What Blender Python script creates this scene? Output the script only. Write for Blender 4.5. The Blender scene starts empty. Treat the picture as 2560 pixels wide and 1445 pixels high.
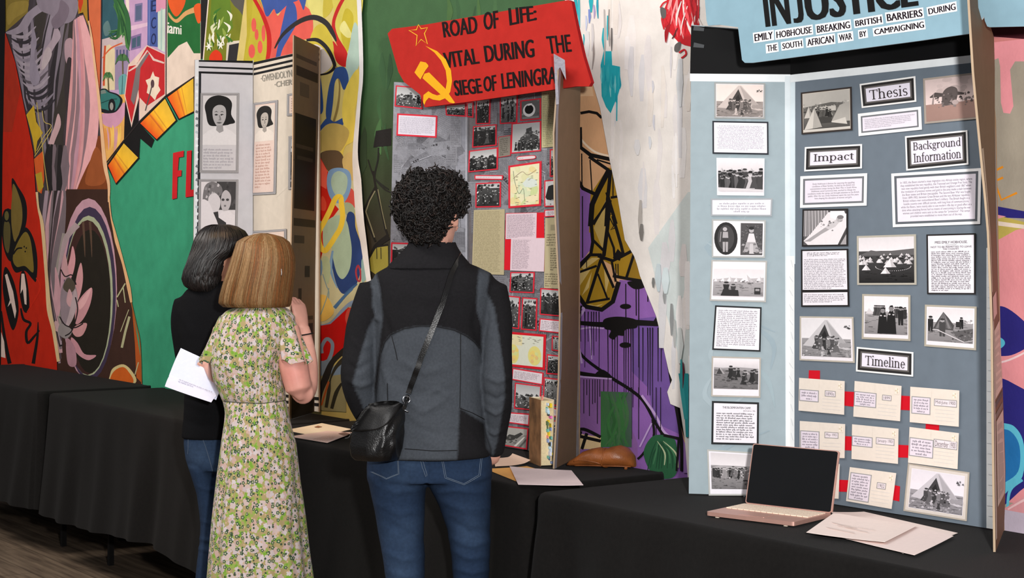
import bpy, bmesh, math, random
from mathutils import Vector, Matrix, noise
from mathutils.bvhtree import BVHTree

# ------------------------------------------------------------------ camera
SC = bpy.context.scene
COL = SC.collection
FPX = 4270.0          # focal length in pixels of the 2560 x 1445 frame
EYE = 1.41            # camera height
HOR = 612.0           # image row of the horizon
TOPZ = 0.75           # table height
cam_d = bpy.data.cameras.new('camera')
cam = bpy.data.objects.new('camera', cam_d)
COL.objects.link(cam)
cam.location = (0, 0, EYE)
cam.rotation_euler = (math.pi / 2, 0, 0)
cam_d.sensor_width = 36.0
cam_d.lens = FPX / 2560.0 * 36.0
cam_d.shift_y = -(722.5 - HOR) / 2560.0
cam_d.clip_start = 0.05
SC.camera = cam

# ------------------------------------------------------------------ world, lights, exposure
W = bpy.data.worlds.new('world')
SC.world = W
W.use_nodes = True
W.node_tree.nodes['Background'].inputs[0].default_value = (0.9, 0.93, 1.0, 1)
W.node_tree.nodes['Background'].inputs[1].default_value = 0.26
SC.view_settings.view_transform = 'Standard'
SC.view_settings.look = 'None'
SC.view_settings.gamma = 1.0
SC.view_settings.use_curve_mapping = False
SC.view_settings.exposure = 0.0

def aim(o, target):
    d = Vector(target) - o.location
    o.rotation_euler = d.to_track_quat('-Z', 'Y').to_euler()

def lamp(name, kind, loc, energy, color=(1, 1, 1), target=None, **kw):
    ld = bpy.data.lights.new(name, kind)
    ld.energy = energy
    ld.color = color
    for k, v in kw.items():
        setattr(ld, k, v)
    o = bpy.data.objects.new(name, ld)
    COL.objects.link(o)
    o.location = loc
    if target is not None:
        aim(o, target)
    return o

# the photographer's flash, a little right of and above the lens
lamp('camera_flash', 'SPOT', (0.32, -0.05, 1.70), 760, (1.0, 0.985, 0.97), (0.0, 6.0, 1.1),
     spot_size=math.radians(75), spot_blend=0.6, shadow_soft_size=0.07)
# ceiling downlights of the hall, washing the long wall
lamp('ceiling_light_near', 'AREA', (-0.7, 1.6, 3.3), 30, (1.0, 0.97, 0.94), (0.9, 4.4, 1.0), shape='RECTANGLE', size=1.6, size_y=0.8)
lamp('ceiling_light_mid', 'AREA', (-1.7, 3.8, 3.4), 46, (1.0, 0.95, 0.9), (-0.1, 6.0, 1.0), shape='RECTANGLE', size=1.6, size_y=0.8)
lamp('ceiling_light_far', 'AREA', (-3.8, 6.2, 3.4), 92, (1.0, 0.93, 0.86), (-2.0, 8.8, 1.2), shape='RECTANGLE', size=2.0, size_y=0.8)
# warm spotlight over the boards on the middle tables
lamp('ceiling_spotlight', 'SPOT', (-1.05, 5.1, 3.3), 130, (1.0, 0.62, 0.32), (-0.72, 6.55, 0.95),
     spot_size=math.radians(34), spot_blend=0.7, shadow_soft_size=0.08)

# ------------------------------------------------------------------ colour and materials
def lin(c):
    r = []
    for v in c[:3]:
        v = v / 255.0
        r.append(v / 12.92 if v <= 0.04045 else ((v + 0.055) / 1.055) ** 2.4)
    return (r[0], r[1], r[2], 1.0)

def nodes_of(name):
    m = bpy.data.materials.new(name)
    m.use_nodes = True
    nt = m.node_tree
    return m, nt, nt.nodes['Principled BSDF']

def paint_material(name, rough=0.6, grain=0.06, scale=60.0, spec=0.25, bump=0.0, bscale=400.0, metal=0.0, sheen=0.0):
    """colour comes from the mesh's own colour attribute, with a fine procedural grain"""
    m, nt, b = nodes_of(name)
    a = nt.nodes.new('ShaderNodeAttribute'); a.attribute_name = 'Col'
    tc = nt.nodes.new('ShaderNodeTexCoord')
    n = nt.nodes.new('ShaderNodeTexNoise'); n.inputs['Scale'].default_value = scale; n.inputs['Detail'].default_value = 5
    nt.links.new(tc.outputs['Object'], n.inputs['Vector'])
    mr = nt.nodes.new('ShaderNodeMapRange')
    mr.inputs['From Min'].default_value = 0.25; mr.inputs['From Max'].default_value = 0.75
    mr.inputs['To Min'].default_value = 1 - grain; mr.inputs['To Max'].default_value = 1 + grain
    nt.links.new(n.outputs['Fac'], mr.inputs['Value'])
    mx = nt.nodes.new('ShaderNodeVectorMath'); mx.operation = 'SCALE'
    nt.links.new(a.outputs['Color'], mx.inputs[0]); nt.links.new(mr.outputs[0], mx.inputs['Scale'])
    nt.links.new(mx.outputs[0], b.inputs['Base Color'])
    b.inputs['Roughness'].default_value = rough
    b.inputs['Specular IOR Level'].default_value = spec
    b.inputs['Metallic'].default_value = metal
    b.inputs['Sheen Weight'].default_value = sheen
    if bump:
        n2 = nt.nodes.new('ShaderNodeTexNoise'); n2.inputs['Scale'].default_value = bscale; n2.inputs['Detail'].default_value = 4
        nt.links.new(tc.outputs['Object'], n2.inputs['Vector'])
        bp = nt.nodes.new('ShaderNodeBump'); bp.inputs['Strength'].default_value = bump; bp.inputs['Distance'].default_value = 0.002
        nt.links.new(n2.outputs['Fac'], bp.inputs['Height']); nt.links.new(bp.outputs[0], b.inputs['Normal'])
    return m

def plain_material(name, rgb, rough=0.6, grain=0.1, scale=40.0, spec=0.3, bump=0.0, bscale=300.0, metal=0.0, sheen=0.0):
    m, nt, b = nodes_of(name)
    tc = nt.nodes.new('ShaderNodeTexCoord')
    n = nt.nodes.new('ShaderNodeTexNoise'); n.inputs['Scale'].default_value = scale; n.inputs['Detail'].default_value = 5
    nt.links.new(tc.outputs['Object'], n.inputs['Vector'])
    cr = nt.nodes.new('ShaderNodeValToRGB')
    c = lin(rgb)
    cr.color_ramp.elements[0].position = 0.25; cr.color_ramp.elements[1].position = 0.75
    cr.color_ramp.elements[0].color = tuple(v * (1 - grain) for v in c[:3]) + (1,)
    cr.color_ramp.elements[1].color = tuple(min(1, v * (1 + grain)) for v in c[:3]) + (1,)
    nt.links.new(n.outputs['Fac'], cr.inputs['Fac']); nt.links.new(cr.outputs[0], b.inputs['Base Color'])
    b.inputs['Roughness'].default_value = rough
    b.inputs['Specular IOR Level'].default_value = spec
    b.inputs['Metallic'].default_value = metal
    b.inputs['Sheen Weight'].default_value = sheen
    if bump:
        n2 = nt.nodes.new('ShaderNodeTexNoise'); n2.inputs['Scale'].default_value = bscale; n2.inputs['Detail'].default_value = 4
        nt.links.new(tc.outputs['Object'], n2.inputs['Vector'])
        bp = nt.nodes.new('ShaderNodeBump'); bp.inputs['Strength'].default_value = bump; bp.inputs['Distance'].default_value = 0.002
        nt.links.new(n2.outputs['Fac'], bp.inputs['Height']); nt.links.new(bp.outputs[0], b.inputs['Normal'])
    return m

M_PRINT = paint_material('printed_paper', 0.6, 0.03, 90, 0.12)
M_MURAL = paint_material('wall_paint', 0.6, 0.10, 14, 0.2, 0.25, 120)
M_CARD = paint_material('painted_board', 0.65, 0.05, 30, 0.10)
M_FELT = paint_material('banner_cloth', 0.9, 0.08, 25, 0.1, 0.5, 700)
M_FOIL = paint_material('silver_foil', 0.45, 0.15, 40, 0.4, 0.5, 90, 0.25)
M_SKIN = paint_material('skin', 0.5, 0.05, 60, 0.35, 0.1, 500)
M_JACKET = paint_material('jacket_fleece', 0.92, 0.14, 160, 0.1, 0.6, 900)
M_DENIM = paint_material('denim', 0.85, 0.16, 120, 0.15, 0.6, 1200)
M_KNIT = plain_material('black_knit', (20, 20, 22), 0.95, 0.15, 300, 0.08, 0.5, 900)
M_LEATHER = plain_material('black_leather', (16, 15, 15), 0.32, 0.2, 60, 0.5, 0.5, 250)
M_BLACKCLOTH = plain_material('black_tablecloth', (15, 13, 12), 0.85, 0.22, 90, 0.14, 0.4, 900, 0.0, 0.02)
M_METAL = plain_material('polished_metal', (200, 200, 205), 0.25, 0.05, 30, 0.5, 0, 1, 1.0)
M_SHOE = plain_material('dark_shoe', (30, 28, 28), 0.6, 0.1, 50)
M_TABLE = plain_material('grey_plastic_table', (150, 148, 142), 0.6)

# ------------------------------------------------------------------ geometry helpers
def tag(o, label=None, cat=None, group=None, kind=None):
    if label: o['label'] = label
    if cat: o['category'] = cat
    if group: o['group'] = group
    if kind: o['kind'] = kind
    return o

def empty(name, loc, label, cat, group=None):
    o = bpy.data.objects.new(name, None)
    COL.objects.link(o)
    o.location = loc
    o.empty_display_size = 0.1
    return tag(o, label, cat, group)

def link_mesh(name, me, mats, parent=None):
    o = bpy.data.objects.new(name, me)
    if not isinstance(mats, (list, tuple)): mats = [mats]
    for m in mats: me.materials.append(m)
    COL.objects.link(o)
    if parent is not None:
        o.parent = parent
        t, p = Vector((0, 0, 0)), parent
        while p is not None:
            t += p.location; p = p.parent
        # meshes are written in world coordinates: shift them into the parent's frame
        me.transform(Matrix.Translation(-t))
    return o

def ray(px, py):
    return Vector(((px - 1280.0) / FPX, 1.0, -(py - HOR) / FPX))

CAM = Vector((0, 0, EYE))

class Plane:
    """an upright plane through two floor points A (left) and B (right); off moves it towards the viewer's side"""
    def __init__(self, a, b, lean=0.0, z0=TOPZ):
        self.a = Vector((a[0], a[1], z0)); self.b = Vector((b[0], b[1], z0))
        d = (self.b - self.a).normalized()
        n = Vector((d.y, -d.x, 0)).normalized()
        up = Vector((0, 0, 1)) - n * lean
        self.n = d.cross(up.normalized()).normalized()
        if self.n.dot(n) < 0: self.n = -self.n
        self.d = d
    def at(self, px, py, off=0.0):
        r = ray(px, py)
        t = ((self.a - CAM).dot(self.n) + off) / r.dot(self.n)
        return CAM + r * t

class Level:
    """the horizontal plane at height z"""
    def __init__(self, z): self.z = z
    def at(self, px, py, off=0.0):
        r = ray(px, py)
        t = (self.z + off - EYE) / r.z
        return CAM + r * t

def depth_at(px, py, D):
    return CAM + ray(px, py) * D

def catmull(pts, n=6, closed=True):
    P = [Vector(p) for p in pts]
    k = len(P)
    out = []
    rng = range(k) if closed else range(k - 1)
    for i in rng:
        if closed:
            p0, p1, p2, p3 = P[(i - 1) % k], P[i], P[(i + 1) % k], P[(i + 2) % k]
        else:
            p0, p1, p2, p3 = P[max(i - 1, 0)], P[i], P[i + 1], P[min(i + 2, k - 1)]
        for j in range(n):
            t = j / n
            out.append(0.5 * ((2 * p1) + (p2 - p0) * t + (2 * p0 - 5 * p1 + 4 * p2 - p3) * t * t + (3 * p1 - p0 - 3 * p2 + p3) * t ** 3))
    if not closed: out.append(P[-1].copy())
    return out

def ellipse(cx, cy, rx, ry, n=28, rot=0.0, a0=0.0, a1=2 * math.pi):
    out = []
    c, s = math.cos(rot), math.sin(rot)
    full = abs(a1 - a0 - 2 * math.pi) < 1e-6
    m = n if full else n + 1
    for i in range(m):
        a = a0 + (a1 - a0) * i / n
        x, y = rx * math.cos(a), ry * math.sin(a)
        out.append((cx + x * c - y * s, cy + x * s + y * c))
    return out

def crop(ox, oy, s):
    """turns points read off an enlargement of the photograph into its pixels"""
    return lambda pts: [(ox + x / s, oy + y / s) for x, y in pts]

class Paint:
    """flat coloured shapes laid on a surface, collected as ONE mesh"""
    def __init__(self, surf, base=0.0, eps=4e-5):
        self.s = surf; self.off = base; self.eps = eps
        self.v = []; self.f = []; self.c = []
    def face3(self, pts, cols):
        i = len(self.v)
        self.v += [tuple(p) for p in pts]
        self.f.append(tuple(range(i, i + len(pts))))
        self.c.append(cols)
    def _cols(self, col, n):
        if isinstance(col[0], (tuple, list)): return [lin(c) for c in col]
        l = lin(col)
        return [l] * n
    def poly(self, pts, col, bump=True):
        if bump: self.off += self.eps
        p3 = [self.s.at(p[0], p[1], self.off) for p in pts]
        self.face3(p3, self._cols(col, len(pts)))
    def blob(self, pts, col, n=5):
        self.poly(catmull([(p[0], p[1], 0) for p in pts], n), col)
    def line(self, pts, w, col, smooth=True, closed=False, bump=True, n=5):
        """a brush line; w one width, or a list of widths along it"""
        P = [Vector((p[0], p[1], 0)) for p in pts]
        Q = catmull(P, n, closed) if smooth and len(P) > 2 else P
        if closed: Q = Q + [Q[0]]
        m = len(Q)
        ws = w if isinstance(w, (list, tuple)) else [w, w]
        L, R = [], []
        for i, q in enumerate(Q):
            t = (Q[min(i + 1, m - 1)] - Q[max(i - 1, 0)])
            if closed and i in (0, m - 1): t = Q[1] - Q[m - 2]
            if t.length < 1e-9: t = Vector((1, 0, 0))
            t.normalize()
            nrm = Vector((-t.y, t.x, 0))
            x = i / max(1, m - 1) * (len(ws) - 1)
            k = min(int(x), len(ws) - 2)
            h = (ws[k] + (ws[k + 1] - ws[k]) * (x - k)) / 2
            L.append(q + nrm * h); R.append(q - nrm * h)
        if bump: self.off += self.eps
        for i in range(m - 1):
            self.poly([L[i], L[i + 1], R[i + 1], R[i]], col, bump=False)
    def tris(self, verts, faces, col, fn):
        """a flat mesh (2D verts, faces) sent through fn(u, v) -> pixel"""
        self.off += self.eps
        i = len(self.v)
        l = lin(col)
        for u, v in verts:
            q = fn(u, v)
            self.v.append(tuple(self.s.at(q[0], q[1], self.off)))
        for f in faces:
            self.f.append(tuple(i + k for k in f)); self.c.append([l] * len(f))
    def prism(self, pts, back, col, edge):
        """a solid sheet: front at the present offset, back at offset back"""
        f3 = [self.s.at(p[0], p[1], self.off) for p in pts]
        # the back is the front moved straight back along the surface's normal, so the sheet has its true thickness
        nrm = self.s.n if isinstance(self.s, Plane) else Vector((0, 0, 1))
        b3 = [p + nrm * (back - self.off) for p in f3]
        n = len(pts)
        self.face3(f3, self._cols(col, n))
        e = lin(edge)
        self.face3(list(reversed(b3)), [e] * n)
        for i in range(n):
            j = (i + 1) % n
            self.face3([f3[i], b3[i], b3[j], f3[j]], [e] * 4)
    def build(self, name, mat, parent=None, smooth=False):
        me = bpy.data.meshes.new(name)
        me.from_pydata(self.v, [], self.f)
        ca = me.color_attributes.new('Col', 'FLOAT_COLOR', 'CORNER')
        flat = []
        for cs in self.c:
            for c in cs: flat.extend(c)
        ca.data.foreach_set('color', flat)
        me.update()
        return link_mesh(name, me, mat, parent)

def quad_map(q):
    """unit square (v upwards) -> pixels of the quad TL, TR, BR, BL"""
    tl, tr, br, bl = q
    def fn(u, v):
        x = (1 - v) * ((1 - u) * tl[0] + u * tr[0]) + v * ((1 - u) * bl[0] + u * br[0])
        y = (1 - v) * ((1 - u) * tl[1] + u * tr[1]) + v * ((1 - u) * bl[1] + u * br[1])
        return (x, y)
    return lambda u, v: fn(u, 1 - v)

def sub_quad(q, u0, v0, u1, v1):
    f = quad_map(q)
    return [f(u0, v1), f(u1, v1), f(u1, v0), f(u0, v0)]

def inset(q, px):
    """the quad shrunk by px pixels on every side"""
    w = (math.dist(q[0], q[1]) + math.dist(q[3], q[2])) / 2
    h = (math.dist(q[0], q[3]) + math.dist(q[1], q[2])) / 2
    if isinstance(px, (tuple, list)): l, t, r, b = px
    else: l = t = r = b = px
    return sub_quad(q, l / w, b / h, 1 - r / w, 1 - t / h)

_text_cache = {}
def text_shape(s, bold=0.0, align='CENTER', spacing=1.0, line=1.0):
    key = (s, bold, align, spacing, line)
    if key in _text_cache: return _text_cache[key]
    cu = bpy.data.curves.new('text', 'FONT')
    cu.body = s; cu.size = 1.0; cu.align_x = align; cu.offset = bold
    cu.space_character = spacing; cu.space_line = line
    cu.resolution_u = 3
    o = bpy.data.objects.new('text', cu)
    COL.objects.link(o)
    dg = bpy.context.evaluated_depsgraph_get()
    me = bpy.data.meshes.new_from_object(o.evaluated_get(dg))
    vs = [(v.co.x, v.co.y) for v in me.vertices]
    fs = [tuple(p.vertices) for p in me.polygons]
    bpy.data.objects.remove(o); bpy.data.curves.remove(cu); bpy.data.meshes.remove(me)
    x0 = min(v[0] for v in vs); x1 = max(v[0] for v in vs)
    y0 = min(v[1] for v in vs); y1 = max(v[1] for v in vs)
    vs = [((x - x0) / (x1 - x0), (y - y0) / (y1 - y0)) for x, y in vs]
    _text_cache[key] = (vs, fs, 1 / (x1 - x0))
    return _text_cache[key]

def write(pt, s, q, col, bold=0.0, align='CENTER', spacing=1.0, line=1.0):
    vs, fs, k = text_shape(s, 0.0, align, spacing, line)
    f = quad_map(q)
    for d in ((-1, -.67, -.33, 0, .33, .67, 1) if bold else (0,)):        # heavier weights: the letter drawn again a hair to each side
        pt.tris(vs, fs, col, lambda u, v: f(u * (1 - 2 * bold * k) + bold * k * (1 + d), v))

def typed(pt, q, lines, rnd, col=(60, 60, 66), fill=0.9, chars=46, indent=0.0, bold=0.52, align='l'):
    """rows of small illegible type: one upright tick per letter"""
    f = quad_map(q)
    pt.off += pt.eps
    rows = 1.0 / lines
    for r in range(lines):
        y0 = 1 - (r + 0.85) * rows
        h = rows * 0.44
        last = r == lines - 1
        n = int(chars * (fill + rnd.uniform(-0.05, 0.05)) * (rnd.uniform(0.3, 0.7) if last else 1))
        cw = 1.0 / chars
        x = 0.0 if align == 'l' else (1 - n * cw) / 2
        if indent and r == 0: x += indent
        word = rnd.randint(2, 8)
        for k in range(n):
            if word == 0:
                word = rnd.randint(2, 9); x += cw; continue
            word -= 1
            if x + cw > 1.0: break
            hh = h * rnd.choice((1.0, 1.0, 1.0, 1.45, 0.95))
            lo = y0 - (h * 0.4 if rnd.random() < 0.1 else 0)
            a = x + cw * (1 - bold) / 2; b = x + cw * (1 + bold) / 2
            pt.poly([f(a, lo), f(b, lo), f(b, y0 + hh), f(a, y0 + hh)], col, bump=False)
            x += cw

# ------------------------------------------------------------------ the room
WU = Vector((0.573, -0.819, 0)).normalized()      # along the long wall, towards the viewer
WN = Vector((-0.819, -0.573, 0)).normalized()     # out of the wall, into the hall
W0 = Vector((0.511, 4.96, 0))
def wp(s, n, z=0.0): return W0 + WU * s + WN * n + Vector((0, 0, z))
WA, WB = wp(-6.09, 0), wp(2.6, 0)
WALL = Plane((WA.x, WA.y), (WB.x, WB.y))

def box_mesh(name, corners, z0, z1, mat, parent=None):
    v = [(c[0], c[1], z0) for c in corners] + [(c[0], c[1], z1) for c in corners]
    n = len(corners)
    f = [tuple(range(n - 1, -1, -1)), tuple(range(n, 2 * n))] + [(i, (i + 1) % n, n + (i + 1) % n, n + i) for i in range(n)]
    me = bpy.data.meshes.new(name); me.from_pydata(v, [], f); me.update()
    return link_mesh(name, me, mat, parent)

M_WALL = plain_material('dark_wall', (26, 25, 25), 0.8, 0.2, 8)
def floor_material():
    m, nt, b = nodes_of('brown_plank_floor')
    tc = nt.nodes.new('ShaderNodeTexCoord')
    mp = nt.nodes.new('ShaderNodeMapping')
    mp.inputs['Rotation'].default_value = (0, 0, math.atan2(0.819, 0.573))
    mp2 = nt.nodes.new('ShaderNodeMapping'); mp2.inputs['Scale'].default_value = (1.3, 16, 1)
    nt.links.new(tc.outputs['Object'], mp.inputs[0]); nt.links.new(mp.outputs[0], mp2.inputs[0])
    n = nt.nodes.new('ShaderNodeTexNoise'); n.inputs['Scale'].default_value = 2.2; n.inputs['Detail'].default_value = 7
    nt.links.new(mp2.outputs[0], n.inputs['Vector'])
    cr = nt.nodes.new('ShaderNodeValToRGB')
    cr.color_ramp.elements[0].position = 0.33; cr.color_ramp.elements[0].color = lin((84, 70, 58))
    cr.color_ramp.elements[1].position = 0.66; cr.color_ramp.elements[1].color = lin((126, 108, 90))
    nt.links.new(n.outputs['Fac'], cr.inputs['Fac'])
    br = nt.nodes.new('ShaderNodeTexBrick')
    br.inputs['Scale'].default_value = 1.0; br.inputs['Brick Width'].default_value = 1.2; br.inputs['Row Height'].default_value = 0.18
    br.inputs['Mortar Size'].default_value = 0.004
    br.inputs['Color1'].default_value = (1, 1, 1, 1); br.inputs['Color2'].default_value = (0.8, 0.8, 0.8, 1); br.inputs['Mortar'].default_value = (0.45, 0.45, 0.45, 1)
    nt.links.new(mp.outputs[0], br.inputs['Vector'])
    mx = nt.nodes.new('ShaderNodeMix'); mx.data_type = 'RGBA'; mx.blend_type = 'MULTIPLY'; mx.inputs[0].default_value = 0.8
    nt.links.new(cr.outputs[0], mx.inputs[6]); nt.links.new(br.outputs['Color'], mx.inputs[7])
    nt.links.new(mx.outputs[2], b.inputs['Base Color'])
    b.inputs['Roughness'].default_value = 0.75
    b.inputs['Specular IOR Level'].default_value = 0.15
    return m

fl = box_mesh('floor', [(-17, -2.5), (5, -2.5), (5, 17.5), (-17, 17.5)], -0.1, 0.0, floor_material())
tag(fl, 'dark brown wood-grain floor under the tables', 'floor', kind='structure')
a, b_ = wp(-6.09, 0), wp(3.2, 0); c, d = wp(3.2, -0.2), wp(-6.09, -0.2)
wl = box_mesh('wall_back', [a, b_, c, d], 0.0, 4.2, M_WALL)
tag(wl, 'long hall wall carrying the painted mural', 'wall', kind='structure')
a, b_, c, d = wp(-6.0, -0.9), wp(-13, -0.9), wp(-13, -1.1), wp(-6.0, -1.1)
wf = box_mesh('wall_left', [a, b_, c, d], 0.0, 4.2, M_WALL)
tag(wf, 'dark wall set back beyond the far end of the mural', 'wall', kind='structure')
a, b_, c, d = wp(-13, -1.1), wp(-13, 9), wp(-13.2, 9), wp(-13.2, -1.1)
we = box_mesh('wall_far', [a, b_, c, d], 0.0, 4.2, M_WALL)
tag(we, 'dark wall closing the far end of the hall', 'wall', kind='structure')

# ------------------------------------------------------------------ tables and cloths
def folding_table(s0, s1, label):
    t = empty('folding_table', wp((s0 + s1) / 2, 0.33), label, 'table', 'folding tables hidden under the black cloths')
    def slab(name, sa, sb, na, nb, za, zb, mat):
        return box_mesh(name, [wp(sa, na), wp(sb, na), wp(sb, nb), wp(sa, nb)], za, zb, mat, t)
    slab('tabletop', s0 + .02, s1 - .02, .07, .55, TOPZ - .045, TOPZ - .006, M_TABLE)
    for s in (s0 + .22, s1 - .22):
        for n in (.12, .40):
            slab('leg', s - .011, s + .011, n - .011, n + .011, 0, TOPZ - .045, M_BLACKCLOTH)
    return t

def tablecloth(s0, s1, hem, seed, label, front_amp=0.03, n1=0.60, rest=0.0):
    rnd = random.Random(seed)
    n0 = 0.055
    r = 0.035
    # perimeter as (s, n, outward s, outward n, fold weight)
    per = []
    def seg(pa, pb, o, w, step=0.012):
        L = math.dist(pa, pb); k = max(2, int(L / step))
        for i in range(k):
            t = i / k
            per.append((pa[0] + (pb[0] - pa[0]) * t, pa[1] + (pb[1] - pa[1]) * t, o[0], o[1], w))
    seg((s1 - r, n0), (s0 + r, n0), (0, -1), 0.0)
    for i in range(10):
        a = -math.pi / 2 - math.pi / 2 * i / 10
        per.append((s0 + r + r * math.cos(a), n0 + r + r * math.sin(a), math.cos(a), 0, 0.15))
    seg((s0, n0 + r), (s0, n1 - r), (-1, 0), 0.18)
    for i in range(10):
        a = math.pi - math.pi / 2 * i / 10
        per.append((s0 + r + r * math.cos(a), n1 - r + r * math.sin(a), math.cos(a), math.sin(a), 0.5))
    seg((s0 + r, n1), (s1 - r, n1), (0, 1), 1.0)
    for i in range(10):
        a = math.pi / 2 - math.pi / 2 * i / 10
        per.append((s1 - r + r * math.cos(a), n1 - r + r * math.sin(a), math.cos(a), math.sin(a), 0.5))
    seg((s1, n1 - r), (s1, n0 + r), (1, 0), 0.18)
    for i in range(10):
        a = -math.pi / 2 * i / 10
        per.append((s1 - r + r * math.cos(a), n0 + r + r * math.sin(a), math.cos(a), 0, 0.15))
    m = len(per)
    ph = [rnd.uniform(0, 6.28) for _ in range(6)]
    rows = 30
    verts, faces = [], []
    for j in range(rows + 1):
        q = j / rows
        if j == 0: z = TOPZ
        drop = (TOPZ - hem)
        for i, (s, n, os_, on, w) in enumerate(per):
            x = s * 1.0 + n * 1.0
            fold = (math.sin(x * 17 + ph[0]) * .5 + math.sin(x * 31 + ph[1]) * .32 + math.sin(x * 7.3 + ph[2]) * .5 + noise.noise(Vector((x * 9, seed, q * 1.2))) * .8)
            up = max(0.0, q - 0.03)
            amp = w * front_amp * (up ** 0.75) * (0.55 + 0.45 * math.sin(x * 4.1 + ph[3]) ** 2)
            out = amp * (fold + 0.9) + w * 0.035 * up
            hemw = 0.035 * noise.noise(Vector((x * 2.1, seed * 3.1, 0))) if w else 0
            # rounded shoulder at the table edge
            zr = TOPZ - drop * q
            if j == 0: out = -0.012; zr = TOPZ
            elif j == 1: out = -0.003; zr = TOPZ - 0.004
            elif j == 2: zr = TOPZ - 0.015
            zr += hemw * q
            o = wp(s + os_ * out, max(0.02, n + on * out), zr)
            verts.append(tuple(o))
    for j in range(rows):
        for i in range(m):
            k = (i + 1) % m
            faces.append((j * m + i, j * m + k, (j + 1) * m + k, (j + 1) * m + i))
    # slightly rumpled top
    faces.append(tuple(range(m - 1, -1, -1)))
    me = bpy.data.meshes.new('tablecloth'); me.from_pydata(verts, [], faces); me.update()
    for p in me.polygons: p.use_smooth = len(p.vertices) == 4
    o = link_mesh('tablecloth', me, M_BLACKCLOTH)
    tag(o, label, 'tablecloth', 'black tablecloths along the mural wall')
    return o

for s0, s1 in ((-5.53, -3.76), (-3.62, -1.87), (-1.83, -0.06), (0.09, 1.85)):
    folding_table(s0, s1, 'folding table with grey top hidden under a black cloth')
tablecloth(-5.55, -3.74, 0.215, 3, 'black tablecloth on the farthest table, below the red and grey mural end', 0.034)
tablecloth(-3.64, -1.86, 0.235, 5, 'black tablecloth on the table below the green mural field', 0.026)
tablecloth(-1.83, -0.02, 0.14, 8, 'black tablecloth on the table behind the person in the grey-and-black jacket', 0.014, 0.565)
tablecloth(0.07, 1.87, 0.12, 12, 'black tablecloth on the nearest table, under the open laptop', 0.062)

# ------------------------------------------------------------------ the painted wall
MUR = empty('mural', wp(-2, 0.0), 'graffiti mural of torn-edged painted strips along the whole hall wall', 'mural')
cA = crop(0, 0, 2.89); cB = crop(0, 480, 2.89); cC = crop(420, 0, 2.89)
cD = crop(880, 0, 3.01); cE = crop(1360, 0, 2.58); cF = crop(1360, 520, 2.0075)
cG = crop(760, 440, 4.817); cH = crop(760, 720, 3.6125); cI = crop(2380, 0, 2.411); cJ = crop(2440, 560, 1.633)
rnd = random.Random(11)

def strands(pt, left, right, n, cols, w, rnd, jit=0.15):
    """n long brush strokes running between two guide lines, like folded drapery"""
    m = min(len(left), len(right))
    for i in range(n):
        t = (i + 0.5) / n
        path = []
        for k in range(m):
            tt = min(1, max(0, t + rnd.uniform(-jit, jit) / 2))
            path.append((left[k][0] + (right[k][0] - left[k][0]) * tt, left[k][1] + (right[k][1] - left[k][1]) * tt))
        ww = [w * rnd.uniform(0.1, 0.4)] + [w * rnd.uniform(0.5, 1.3) for _ in range(m - 2)] + [w * rnd.uniform(0.1, 0.5)]
        pt.line(path, ww, cols[i % len(cols)] if rnd.random() < 0.7 else rnd.choice(cols))

BLK = (24, 22, 22)
# ---- strip with the winged figure and the wheel
pt = Paint(WALL, 0.0012, 2.5e-5)
pt.poly([(-60, -160), (262, -160), (254, 240), (262, 330), (268, 420), (274, 500), (284, 570), (308, 660), (327, 755), (345, 826), (352, 895), (358, 1000), (-60, 960)], (66, 58, 62))
pt.poly(cA([(-120, -450), (260, -450), (200, 90), (110, 170), (40, 230), (-120, 260)]), (132, 112, 48))
pt.blob(cA([(90, 20), (200, 10), (190, 80), (110, 130), (60, 180), (50, 80)]), (150, 128, 58))
# drapery
strands(pt, cA([(250, -60), (235, 200), (180, 500), (200, 760), (300, 1000), (330, 1445)]), cA([(560, -60), (520, 300), (480, 600), (450, 900), (440, 1100), (500, 1445)]), 18,
        [(74, 66, 72), (122, 112, 122), (48, 43, 46), (146, 134, 146), (96, 86, 92), (60, 54, 50)], 22, rnd)
strands(pt, cA([(60, 240), (90, 400), (140, 560), (180, 700), (200, 800)]), cA([(230, 110), (240, 300), (260, 520), (280, 700), (300, 820)]), 10,
        [(70, 62, 70), (128, 118, 130), (50, 45, 50), (150, 138, 150)], 16, rnd, 0.4)
for k in range(14):
    y = 230 + k * 40
    x = 60 + k * 11
    pt.line(cA([(x, y), (x + 60, y + 45 + rnd.uniform(-12, 12)), (x + 130, y + 30), (x + 200, y - 40)]), [1, 7, 9, 2], rnd.choice([(52, 47, 52), (132, 122, 134), (92, 83, 90), (160, 148, 158)]))
for pts, col in (
    ([(40, 235), (130, 190), (200, 90), (330, 0), (370, 40), (250, 120), (190, 210), (110, 250)], (150, 138, 150)),
    ([(270, -30), (420, -60), (560, 0), (540, 130), (460, 170), (370, 110), (290, 70)], (138, 126, 138)),
    ([(235, 200), (265, 300), (250, 420), (290, 560), (250, 620), (215, 560), (220, 400)], (142, 132, 146)),
    ([(400, 190), (440, 260), (400, 330), (350, 420), (320, 500), (285, 490), (310, 380), (370, 290)], (168, 150, 160)),
    ([(315, 390), (350, 340), (375, 390), (340, 470), (300, 500)], (182, 166, 170)),
    ([(440, 0), (500, 60), (470, 160), (400, 210), (370, 150), (420, 80)], (120, 106, 118)),
    ([(470, 300), (520, 280), (540, 380), (500, 480), (470, 420)], (172, 142, 150)),
    ([(490, 420), (540, 480), (530, 700), (490, 820), (465, 640)], (56, 48, 50)),
    ([(420, 820), (440, 900), (400, 1010), (370, 1090), (350, 1040), (390, 920)], (196, 160, 162)),
):
    pt.blob(cA(pts), col)
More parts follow.
